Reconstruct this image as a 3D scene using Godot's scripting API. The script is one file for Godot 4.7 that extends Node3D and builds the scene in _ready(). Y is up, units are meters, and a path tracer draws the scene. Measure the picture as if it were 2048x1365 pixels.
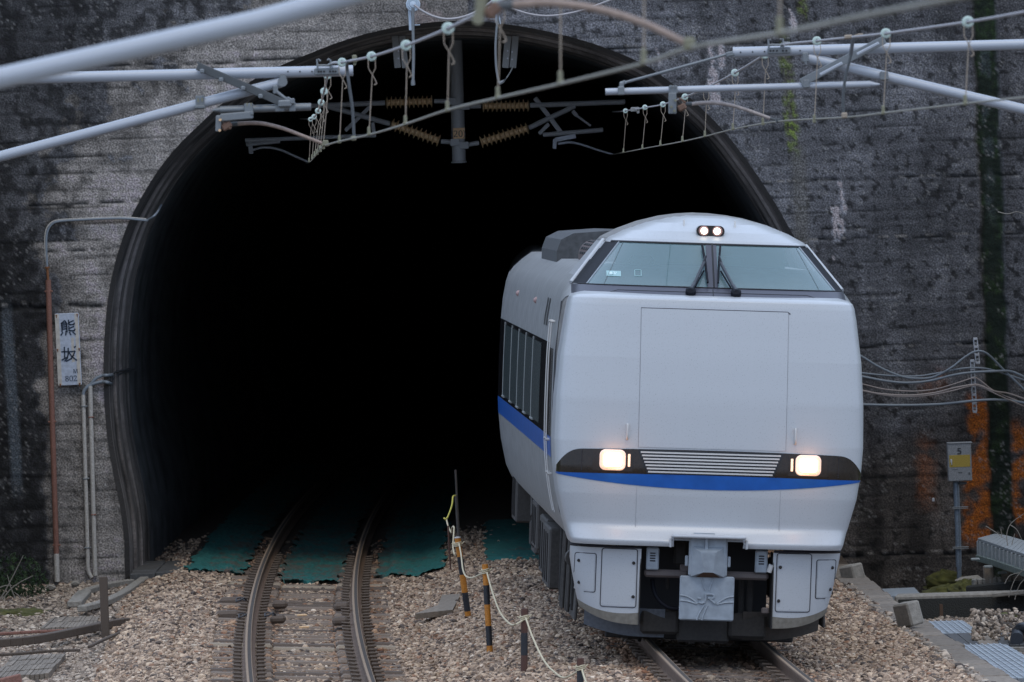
extends Node3D

# ---------------------------------------------------------------- camera model (a 280 mm lens on a bridge, rolled a little)
const LENS := 16000.0            # focal length in pixels of a 2048 pixel wide picture
const EYE := Vector3(0, 4.65, 0)
const PITCH := deg_to_rad(1.218)
const ROLL := deg_to_rad(2.15)
const WALL := 98.0               # metres to the portal wall

var view_basis: Basis
var rng := RandomNumberGenerator.new()
var nz := FastNoiseLite.new()
var nz2 := FastNoiseLite.new()
var nzc := FastNoiseLite.new()
var used := {}
var M := {}
var arch := PackedVector2Array()


# ---------------------------------------------------------------- mesh builder
class MB:
	var v := PackedVector3Array()
	var n := PackedVector3Array()
	var c := PackedColorArray()
	var ix := PackedInt32Array()
	var col := Color(1, 1, 1)
	var colored := false

	func vert(p: Vector3, nn: Vector3) -> int:
		v.append(p)
		n.append(nn)
		c.append(col)
		return v.size() - 1

	func tri(a: Vector3, b: Vector3, d: Vector3) -> void:
		var nn := (b - a).cross(d - a).normalized()
		var i := vert(a, nn)
		vert(b, nn)
		vert(d, nn)
		ix.append_array([i, i + 2, i + 1])

	func quad(a: Vector3, b: Vector3, d: Vector3, e: Vector3) -> void:
		var nn := (d - a).cross(e - b).normalized()
		var i := vert(a, nn)
		vert(b, nn)
		vert(d, nn)
		vert(e, nn)
		ix.append_array([i, i + 2, i + 1, i, i + 3, i + 2])

	func quad_out(a: Vector3, b: Vector3, d: Vector3, e: Vector3, mid: Vector3) -> void:
		if (d - a).cross(e - b).dot((a + b + d + e) * 0.25 - mid) < 0:
			quad(a, e, d, b)
		else:
			quad(a, b, d, e)

	func tri_out(a: Vector3, b: Vector3, d: Vector3, mid: Vector3) -> void:
		if (b - a).cross(d - a).dot((a + b + d) / 3.0 - mid) < 0:
			tri(a, d, b)
		else:
			tri(a, b, d)

	func box(xf: Transform3D, size: Vector3, bev := 0.0) -> void:
		var h := size * 0.5
		var b := minf(bev, minf(h.x, minf(h.y, h.z)) * 0.9)
		var mid := xf.origin
		for ax in 3:
			var a1 := (ax + 1) % 3
			var a2 := (ax + 2) % 3
			for s in [-1.0, 1.0]:
				var q := []
				for k in [[-1, -1], [1, -1], [1, 1], [-1, 1]]:
					var p := Vector3()
					p[ax] = s * h[ax]
					p[a1] = k[0] * (h[a1] - b)
					p[a2] = k[1] * (h[a2] - b)
					q.append(xf * p)
				quad_out(q[0], q[1], q[2], q[3], mid)
			if b > 0:
				for s1 in [-1.0, 1.0]:
					for s2 in [-1.0, 1.0]:
						var q := []
						for k in [[-1, 0], [1, 0], [1, 1], [-1, 1]]:
							var p := Vector3()
							p[ax] = k[0] * (h[ax] - b)
							p[a1] = s1 * (h[a1] - (b if k[1] == 0 else 0.0))
							p[a2] = s2 * (h[a2] - (b if k[1] == 1 else 0.0))
							q.append(xf * p)
						quad_out(q[0], q[1], q[2], q[3], mid)
		if b > 0:
			for sx in [-1.0, 1.0]:
				for sy in [-1.0, 1.0]:
					for sz in [-1.0, 1.0]:
						var s := Vector3(sx, sy, sz)
						tri_out(xf * (s * (h - Vector3(0, b, b))), xf * (s * (h - Vector3(b, 0, b))), xf * (s * (h - Vector3(b, b, 0))), mid)

	func bar(a: Vector3, b: Vector3, w: float, h: float, bev := 0.0, up := Vector3.UP) -> void:
		var z := (b - a)
		var l := z.length()
		z = z / l
		var x := up.cross(z)
		x = x.normalized() if x.length() > 0.01 else Vector3.RIGHT
		box(Transform3D(Basis(x, z.cross(x), z), (a + b) * 0.5), Vector3(w, h, l), bev)

	func tube(pts: Array, r: float, sides := 10, r_end := -1.0) -> void:
		var count := pts.size()
		var prev := Vector3.ZERO
		var first := v.size()
		for i in count:
			var t: Vector3 = (pts[mini(i + 1, count - 1)] - pts[maxi(i - 1, 0)]).normalized()
			if prev == Vector3.ZERO:
				prev = t.cross(Vector3.UP if absf(t.y) < 0.9 else Vector3.RIGHT).normalized()
			var x := (prev - t * prev.dot(t)).normalized()
			prev = x
			var y := t.cross(x)
			var rr := r if r_end < 0 else lerpf(r, r_end, float(i) / (count - 1))
			for k in sides:
				var a := TAU * k / sides
				var d := x * cos(a) + y * sin(a)
				vert(pts[i] + d * rr, d)
		for i in count - 1:
			for k in sides:
				var a := first + i * sides + k
				var b := first + i * sides + (k + 1) % sides
				ix.append_array([a, a + sides, b, b, a + sides, b + sides])
		for e in [0, count - 1]:
			var t: Vector3 = (pts[1] - pts[0]).normalized() * -1.0 if e == 0 else (pts[count - 1] - pts[count - 2]).normalized()
			var m := vert(pts[e], t)
			var s := v.size()
			for k in sides:
				vert(v[first + e * sides + k], t)
			for k in sides:
				var a := s + k
				var b := s + (k + 1) % sides
				if e == 0:
					ix.append_array([m, a, b])
				else:
					ix.append_array([m, b, a])

	# profile of (radius, height) from bottom to top, turned about the y axis of xf; flat shaded rings where the profile has edges
	func lathe(xf: Transform3D, prof: Array, sides := 16) -> void:
		for i in prof.size() - 1:
			var p: Vector2 = prof[i]
			var q: Vector2 = prof[i + 1]
			var nn := Vector2(q.y - p.y, p.x - q.x).normalized()
			var first := v.size()
			for k in sides:
				var a := TAU * k / sides
				var d := Vector3(cos(a), 0, sin(a))
				var wn := (xf.basis * (d * nn.x + Vector3.UP * nn.y)).normalized()
				vert(xf * (d * p.x + Vector3.UP * p.y), wn)
				vert(xf * (d * q.x + Vector3.UP * q.y), wn)
			for k in sides:
				var a := first + k * 2
				var b := first + ((k + 1) % sides) * 2
				ix.append_array([a, b, a + 1, b, b + 1, a + 1])

	func prism(xf: Transform3D, poly: PackedVector2Array, depth: float) -> void:
		var t := Geometry2D.triangulate_polygon(poly)
		var ccw := not Geometry2D.is_polygon_clockwise(poly)
		var h := depth * 0.5
		for i in range(0, t.size(), 3):
			var a := poly[t[i]]
			var b := poly[t[i + 1]]
			var d := poly[t[i + 2]]
			if (b - a).cross(d - a) < 0:
				var e := b
				b = d
				d = e
			tri(xf * Vector3(a.x, a.y, h), xf * Vector3(b.x, b.y, h), xf * Vector3(d.x, d.y, h))
			tri(xf * Vector3(a.x, a.y, -h), xf * Vector3(d.x, d.y, -h), xf * Vector3(b.x, b.y, -h))
		for i in poly.size():
			var a := poly[i]
			var b := poly[(i + 1) % poly.size()]
			if not ccw:
				var e := a
				a = b
				b = e
			quad(xf * Vector3(a.x, a.y, h), xf * Vector3(a.x, a.y, -h), xf * Vector3(b.x, b.y, -h), xf * Vector3(b.x, b.y, h))

	# smooth sheet: at(u, v) gives the point; front side where u grows to the right and v upwards
	func grid(nx: int, ny: int, at: Callable, tint = null, keep = null) -> void:
		var first := v.size()
		for j in ny + 1:
			for i in nx + 1:
				var p: Vector3 = at.call(float(i) / nx, float(j) / ny)
				if tint != null:
					col = tint.call(p)
				vert(p, Vector3.ZERO)
		var i0 := ix.size()
		for j in ny:
			for i in nx:
				var a := first + j * (nx + 1) + i
				var d := a + nx + 1
				if keep != null and not keep.call((v[a] + v[d + 1]) * 0.5):
					continue
				ix.append_array([a, d, a + 1, a + 1, d, d + 1])
		smooth(i0, first)

	func smooth(i0: int, first: int) -> void:
		for k in range(i0, ix.size(), 3):
			var a := ix[k]
			var b := ix[k + 1]
			var d := ix[k + 2]
			var nn := (v[d] - v[a]).cross(v[b] - v[a])
			n[a] += nn
			n[b] += nn
			n[d] += nn
		for k in range(first, v.size()):
			n[k] = n[k].normalized() if n[k].length() > 1e-12 else Vector3.UP

	func mesh() -> ArrayMesh:
		var arr := []
		arr.resize(Mesh.ARRAY_MAX)
		arr[Mesh.ARRAY_VERTEX] = v
		arr[Mesh.ARRAY_NORMAL] = n
		arr[Mesh.ARRAY_INDEX] = ix
		if colored:
			arr[Mesh.ARRAY_COLOR] = c
		var m := ArrayMesh.new()
		m.add_surface_from_arrays(Mesh.PRIMITIVE_TRIANGLES, arr)
		return m


# ---------------------------------------------------------------- naming helpers
func numbered(called: String) -> String:
	if not used.has(called):
		used[called] = 0
		return called
	used[called] += 1
	return "%s_%03d" % [called, used[called]]


func thing(called: String, label: String, category: String, at := Vector3.ZERO, group := "") -> Node3D:
	var o := Node3D.new()
	o.name = numbered(called)
	add_child(o, true)
	o.position = at
	tag(o, label, category, group)
	return o


func tag(o: Node, label: String, category: String, group := "") -> void:
	o.set_meta("label", label)
	o.set_meta("category", category)
	if group:
		o.set_meta("group", group)


# a mesh built in world coordinates, put under a parent (its position is taken off)
func part(called: String, mb, m: Material, parent: Node = self) -> MeshInstance3D:
	var o := MeshInstance3D.new()
	o.mesh = mb.mesh() if mb is MB else mb
	o.material_override = m
	if parent == self:
		o.name = numbered(called)
	else:
		var k := 0
		o.name = called
		while parent.has_node(NodePath(o.name)):
			k += 1
			o.name = "%s_%03d" % [called, k]
	parent.add_child(o, true)
	return o


# a part whose mesh is in world coordinates under a thing that stands somewhere
func wpart(called: String, mb, m: Material, parent: Node3D) -> MeshInstance3D:
	var o := part(called, mb, m, parent)
	var t := Transform3D()
	var p := parent
	while p != self and p != null:
		t = p.transform * t
		p = p.get_parent() as Node3D
	o.transform = t.affine_inverse()
	return o


func structure(called: String, mb, m: Material) -> MeshInstance3D:
	var o := part(called, mb, m)
	o.set_meta("kind", "structure")
	return o


# ---------------------------------------------------------------- surveying helpers: where the ray of a measured direction meets a plane of the place
func ray(px: float, py: float) -> Vector3:
	return view_basis * Vector3((px - 1024.0) / LENS, -(py - 682.5) / LENS, -1)


func P(px: float, py: float, dist: float) -> Vector3:
	var r := ray(px, py)
	return EYE + r * (dist / -r.z)


func G(px: float, py: float, level: float) -> Vector3:
	var r := ray(px, py)
	return EYE + r * ((level - EYE.y) / r.y)


func PP(list: Array) -> Array:
	var out := []
	for q in list:
		out.append(P(q[0], q[1], q[2]))
	return out


func spline(pts: Array, steps := 6) -> Array:
	var out := []
	for i in pts.size() - 1:
		var a: Vector3 = pts[maxi(i - 1, 0)]
		var b: Vector3 = pts[i]
		var c: Vector3 = pts[i + 1]
		var d: Vector3 = pts[mini(i + 2, pts.size() - 1)]
		for k in steps:
			out.append(b.cubic_interpolate(c, a, d, float(k) / steps))
	out.append(pts[-1])
	return out


# the two curved tracks (radius 817 m): centre line at a distance in front of the camera
func left_x(dist: float) -> float:
	return -2.594 + pow(dist - 105.8, 2) / 1634.0


func right_x(dist: float) -> float:
	return left_x(dist) + 3.9


const CANT := 0.0566
const CX_TRAIN := 1.705
const CANT_RIGHT := 0.068


# ---------------------------------------------------------------- materials
func lin(r: float, g: float, b: float) -> Color:
	return Color(r, g, b).linear_to_srgb()


func noise_tex(freq: float, low: float, high: float, seed_: int, octaves := 4, size := 512, kind := FastNoiseLite.TYPE_SIMPLEX_SMOOTH) -> NoiseTexture2D:
	var f := FastNoiseLite.new()
	f.noise_type = kind
	f.seed = seed_
	f.frequency = freq
	f.fractal_octaves = octaves
	f.fractal_type = FastNoiseLite.FRACTAL_FBM
	var t := NoiseTexture2D.new()
	t.width = size
	t.height = size
	t.seamless = true
	t.noise = f
	var g := Gradient.new()
	g.set_color(0, Color(low, low, low))
	g.set_color(1, Color(high, high, high))
	t.color_ramp = g
	return t


func mat(r: float, g: float, b: float, rough := 0.6, metal := 0.0, tex: Texture2D = null, scale := 1.0, bump: Texture2D = null, depth := 0.3) -> StandardMaterial3D:
	var m := StandardMaterial3D.new()
	m.albedo_color = lin(r, g, b)
	m.roughness = rough
	m.metallic = metal
	if tex:
		m.albedo_texture = tex
	if bump:
		m.heightmap_enabled = true
		m.heightmap_texture = bump
		m.heightmap_scale = depth
	if tex or bump:
		m.uv1_triplanar = true
		m.uv1_scale = Vector3(scale, scale, scale)
	return m


func glow(r: float, g: float, b: float, energy: float) -> StandardMaterial3D:
	var m := mat(0.8, 0.8, 0.8, 0.3)
	m.emission_enabled = true
	m.emission = lin(r, g, b)
	m.emission_energy_multiplier = energy
	return m


func make_materials() -> void:
	var grime := noise_tex(0.02, 0.76, 1.0, 3)
	var fine := noise_tex(0.12, 0.7, 1.0, 5, 3)
	var soft := noise_tex(0.008, 0.86, 1.0, 9)
	var rough_h := noise_tex(0.06, 0.0, 1.0, 11)
	var speck := noise_tex(0.085, 0.36, 1.0, 17, 3)
	var faint := noise_tex(0.09, 0.55, 1.0, 27, 2)
	var fg: Gradient = faint.color_ramp
	fg.set_offset(1, 0.24)
	fg.add_point(0.9, Color(0.985, 0.985, 0.985))
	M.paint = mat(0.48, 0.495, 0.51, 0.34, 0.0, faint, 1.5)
	M.soft_gap = mat(0.33, 0.34, 0.36, 0.5)
	M.paint.clearcoat_enabled = true
	M.paint.clearcoat = 0.25
	M.paint.clearcoat_roughness = 0.15
	M.shaded_side_paint = mat(0.32, 0.325, 0.325, 0.42, 0.0, grime, 0.35)  # off-white greyed by brake dust, with the shade on the side put into the colour
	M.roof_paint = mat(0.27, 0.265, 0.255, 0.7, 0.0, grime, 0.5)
	M.blue = mat(0.01, 0.11, 0.44, 0.3, 0.0, soft, 1.0)
	M.black_gloss = mat(0.012, 0.011, 0.012, 0.16)
	M.lamp_black = mat(0.03, 0.021, 0.014, 0.2, 0.0, grime, 2.0)
	M.black = mat(0.014, 0.014, 0.016, 0.6)
	M.cowl = mat(0.06, 0.06, 0.08, 0.36)
	M.gap = mat(0.02, 0.02, 0.028, 0.7)
	M.white_line = mat(0.62, 0.60, 0.57, 0.4)
	M.skirt_low = mat(0.24, 0.215, 0.175, 0.6, 0.0, grime, 1.5)
	M.plow = mat(0.17, 0.2, 0.24, 0.5, 0.3, grime, 2.0)
	M.under = mat(0.035, 0.031, 0.028, 0.8, 0.0, grime, 2.0)
	M.under_light = mat(0.075, 0.066, 0.058, 0.75, 0.0, grime, 2.0)
	M.beam = mat(0.16, 0.13, 0.12, 0.7, 0.0, fine, 2.0)
	M.cover = mat(0.33, 0.37, 0.41, 0.42, 0.0, soft, 2.0)
	M.rust_patch = mat(0.09, 0.05, 0.03, 0.8)
	M.roof_box = mat(0.085, 0.09, 0.095, 0.75, 0.0, grime, 1.0)
	M.louver = mat(0.15, 0.108, 0.098, 0.65, 0.0, grime, 2.0)
	M.white_part = mat(0.55, 0.54, 0.52, 0.45)
	M.rubber = mat(0.014, 0.015, 0.02, 0.5)
	M.rubber.metallic_specular = 0.2
	M.wiper = mat(0.04, 0.045, 0.055, 0.45)
	M.red_lens = mat(0.34, 0.22, 0.21, 0.3)
	M.glass = mat(0.185, 0.29, 0.305, 0.04)
	M.glass.albedo_color.a = 0.58
	M.glass.transparency = BaseMaterial3D.TRANSPARENCY_ALPHA
	M.side_glass = mat(0.04, 0.055, 0.055, 0.25)  # grey green reflections put into the pane colour
	M.pane_line = mat(0.24, 0.25, 0.245, 0.5)
	M.cab_wall = mat(0.5, 0.58, 0.58, 0.8)
	M.cab_dark = mat(0.12, 0.15, 0.16, 0.8)
	M.sticker = mat(0.33, 0.5, 0.5, 0.5)
	M.sticker_text = mat(0.75, 0.9, 0.88, 0.5)
	M.lamp_core = glow(1.0, 0.9, 0.7, 4.0)
	M.lamp_warm = glow(1.0, 0.74, 0.36, 1.0)
	M.lamp_amber = glow(1.0, 0.42, 0.10, 0.5)
	M.lamp_halo = glow(1.0, 0.5, 0.16, 0.75)
	M.reflector = mat(0.5, 0.28, 0.24, 0.3, 0.3)
	# overhead line
	M.pipe = mat(0.42, 0.445, 0.485, 0.42, 0.12)
	M.galv = mat(0.30, 0.32, 0.33, 0.5, 0.4, fine, 3.0)
	M.galv_dark = mat(0.13, 0.14, 0.145, 0.55, 0.3, fine, 3.0)
	M.messenger = mat(0.42, 0.40, 0.41, 0.5, 0.2)
	M.contact = mat(0.30, 0.28, 0.23, 0.5, 0.2)
	M.dropper = mat(0.36, 0.29, 0.22, 0.5, 0.2)
	M.roller = mat(0.50, 0.60, 0.54, 0.45)
	M.copper_arm = mat(0.42, 0.31, 0.25, 0.45, 0.1, grime, 2.0)
	M.pink_arm = mat(0.50, 0.42, 0.38, 0.45, 0.1, grime, 2.0)
	M.olive = mat(0.22, 0.21, 0.14, 0.6, 0.1)
	M.insulator = mat(0.9, 0.62, 0.34, 0.35, 0.0, grime, 3.0)
	M.brown = mat(0.16, 0.09, 0.06, 0.6)
	M.disc_white = mat(0.5, 0.58, 0.66, 0.35)
	M.tunnel_steel = mat(0.55, 0.56, 0.57, 0.6, 0.1, fine, 2.0)
	M.tunnel_plate = mat(0.30, 0.30, 0.29, 0.7, 0.0, fine, 2.0)
	M.tag_plate = mat(0.8, 0.52, 0.28, 0.6)
	# portal side
	M.rust_pipe = mat(0.30, 0.14, 0.10, 0.75, 0.0, grime, 3.0)
	M.conduit = mat(0.62, 0.58, 0.52, 0.6, 0.0, grime, 3.0)
	M.cable = mat(0.20, 0.23, 0.26, 0.5)
	M.cable_pink = mat(0.33, 0.28, 0.26, 0.5)
	M.cable_dark = mat(0.06, 0.06, 0.065, 0.6)
	M.sign = mat(0.52, 0.57, 0.66, 0.35, 0.0, soft, 4.0)
	M.sign_edge = mat(0.60, 0.55, 0.48, 0.5, 0.0, soft, 4.0)
	M.ink = mat(0.02, 0.035, 0.06, 0.5)
	M.rust = mat(0.22, 0.09, 0.035, 0.85)
	M.rack = mat(0.5, 0.51, 0.54, 0.4, 0.3)
	M.box_grey = mat(0.30, 0.31, 0.32, 0.5, 0.1, grime, 5.0)
	M.yellow = mat(0.46, 0.33, 0.05, 0.6, 0.0, grime, 8.0)
	M.post_blue = mat(0.22, 0.27, 0.33, 0.42, 0.3, grime, 3.0)
	M.wall = mat(1, 1, 1, 0.92, 0.0, speck, 0.8, rough_h, 0.5)
	M.wall.vertex_color_use_as_albedo = true
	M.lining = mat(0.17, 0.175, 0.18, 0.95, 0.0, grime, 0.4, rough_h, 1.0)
	M.reveal = mat(0.30, 0.265, 0.25, 0.95, 0.0, grime, 0.8, rough_h, 1.0)
	M.reveal.vertex_color_use_as_albedo = true
	M.rim = mat(0.075, 0.066, 0.06, 0.95, 0.0, fine, 1.0, rough_h, 1.0)
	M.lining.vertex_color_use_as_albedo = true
	# ground
	M.stone = mat(1, 1, 1, 0.95)
	M.stone.vertex_color_use_as_albedo = true
	M.bed = mat(0.22, 0.165, 0.125, 1.0, 0.0, speck, 1.5, rough_h, 2.0)
	M.earth = mat(0.27, 0.24, 0.20, 1.0, 0.0, grime, 1.0)
	M.grass = mat(0.045, 0.06, 0.025, 1.0, 0.0, grime, 0.3)
	M.teal = mat(1, 1, 1, 0.9)
	M.teal.vertex_color_use_as_albedo = true
	M.sleeper = mat(0.30, 0.225, 0.17, 0.9, 0.0, fine, 1.5)
	M.sleeper_dark = mat(0.17, 0.125, 0.095, 0.9, 0.0, fine, 1.5)
	M.sleeper_pale = mat(0.46, 0.365, 0.265, 0.9, 0.0, fine, 1.5)
	M.clip = mat(0.13, 0.095, 0.07, 0.7, 0.2)
	M.rail_rust = mat(0.20, 0.13, 0.09, 0.85, 0.0, grime, 1.0)
	M.rail_top = mat(0.085, 0.075, 0.068, 0.85)
	M.rail_top.metallic_specular = 0.15
	M.rail_edge = mat(0.30, 0.225, 0.165, 0.85)
	M.rail_edge.metallic_specular = 0.15
	M.concrete = mat(0.38, 0.345, 0.295, 0.9, 0.0, grime, 1.3, rough_h, 0.4)
	M.concrete_warm = mat(0.32, 0.265, 0.21, 0.9, 0.0, grime, 1.3, rough_h, 0.4)
	M.lid = mat(0.27, 0.225, 0.18, 0.95, 0.0, grime, 1.3, rough_h, 0.5)
	M.concrete_dark = mat(0.05, 0.05, 0.045, 0.95, 0.0, fine, 1.3, rough_h, 0.6)
	M.slab_grey = mat(0.11, 0.11, 0.11, 0.9, 0.0, grime, 1.3)
	M.grating = mat(0.40, 0.44, 0.475, 0.5, 0.1, soft, 2.0)
	M.grating_line = mat(0.47, 0.51, 0.55, 0.5, 0.2)
	M.moss = mat(1, 1, 1, 1.0)
	M.moss.vertex_color_use_as_albedo = true
	M.trough = mat(0.36, 0.39, 0.38, 0.7, 0.0, grime, 1.5)
	M.trough_top = mat(0.42, 0.45, 0.46, 0.6, 0.0, fine, 2.0)
	M.trough_green = mat(0.2, 0.24, 0.21, 0.7, 0.0, grime, 1.5)
	M.orange = mat(0.66, 0.25, 0.03, 0.6, 0.0, grime, 4.0)
	M.pole_black = mat(0.02, 0.021, 0.025, 0.5)
	M.rusty_post = mat(0.13, 0.062, 0.045, 0.85, 0.0, fine, 4.0)
	M.rope = mat(0.55, 0.48, 0.33, 0.9)
	M.rope_yellow = mat(0.55, 0.50, 0.10, 0.9)
	M.timber = mat(0.14, 0.105, 0.08, 0.9, 0.0, fine, 3.0)
	M.twig = mat(0.27, 0.245, 0.21, 0.9)
	M.leaf = mat(1, 1, 1, 0.8)
	M.leaf.vertex_color_use_as_albedo = true
	M.leaf.backlight_enabled = true
	M.leaf.backlight = Color(0.1, 0.12, 0.05)
	M.bag = mat(0.02, 0.023, 0.03, 0.4)


# ---------------------------------------------------------------- portal wall, tunnel, hill
func wall_xy(px: float, py: float) -> Vector2:
	var p := P(px, py, WALL)
	return Vector2(p.x, p.y)


func arch_distance(q: Vector2) -> float:
	var best := 1e9
	for i in arch.size() - 1:
		var c := Geometry2D.get_closest_point_to_segment(q, arch[i], arch[i + 1])
		best = minf(best, q.distance_squared_to(c))
	return sqrt(best) * (-1.0 if Geometry2D.is_point_in_polygon(q, arch) else 1.0)


func arch_closest(q: Vector2) -> Vector2:
	var best := 1e9
	var at := q
	for i in arch.size() - 1:
		var c := Geometry2D.get_closest_point_to_segment(q, arch[i], arch[i + 1])
		if q.distance_squared_to(c) < best:
			best = q.distance_squared_to(c)
			at = c
	return at


func band(x: float, a: float, b: float, soft: float) -> float:
	return smoothstep(a - soft, a + soft, x) * (1.0 - smoothstep(b - soft, b + soft, x))


# line across the wall that wanders a little; 1 on the line
func crack(q: Vector2, y: float, half: float, wander: float) -> float:
	var d := absf(q.y - y - nz.get_noise_2d(q.x * 60.0, y * 700.0) * wander)
	return 1.0 - smoothstep(half * 0.5, half * 1.5, d)


func make_arch() -> void:
	var list := [[249, 1135], [248, 1080], [240, 1015], [226, 945], [215, 880], [209, 815], [207, 750], [208, 690], [213, 620], [222, 560], [236, 505], [255, 450], [280, 400], [310, 350], [350, 298], [398, 250], [455, 198], [522, 150], [605, 113], [700, 77], [800, 53], [905, 42], [1000, 47], [1100, 64], [1200, 92], [1290, 130], [1350, 172], [1402, 216], [1450, 265], [1500, 330], [1540, 390], [1575, 450]]
	var raw := PackedVector2Array()
	for q in list:
		raw.append(wall_xy(q[0], q[1]))
	# the right haunch, hidden by the train, mirrors the left one
	var mid := (raw[5].x + 3.78) * 0.5
	for k in [9, 7, 5, 3, 1, 0]:
		raw.append(Vector2(2.0 * mid - raw[k].x, raw[k].y - 0.12))
	var pts := []
	for q in raw:
		pts.append(Vector3(q.x, q.y, 0))
	for q in spline(pts, 3):
		arch.append(Vector2(q.x, q.y))
	arch[0].y = -0.6
	arch.append(Vector2(arch[arch.size() - 1].x, -1.4))
	arch.insert(0, Vector2(arch[0].x, -1.4))


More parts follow.
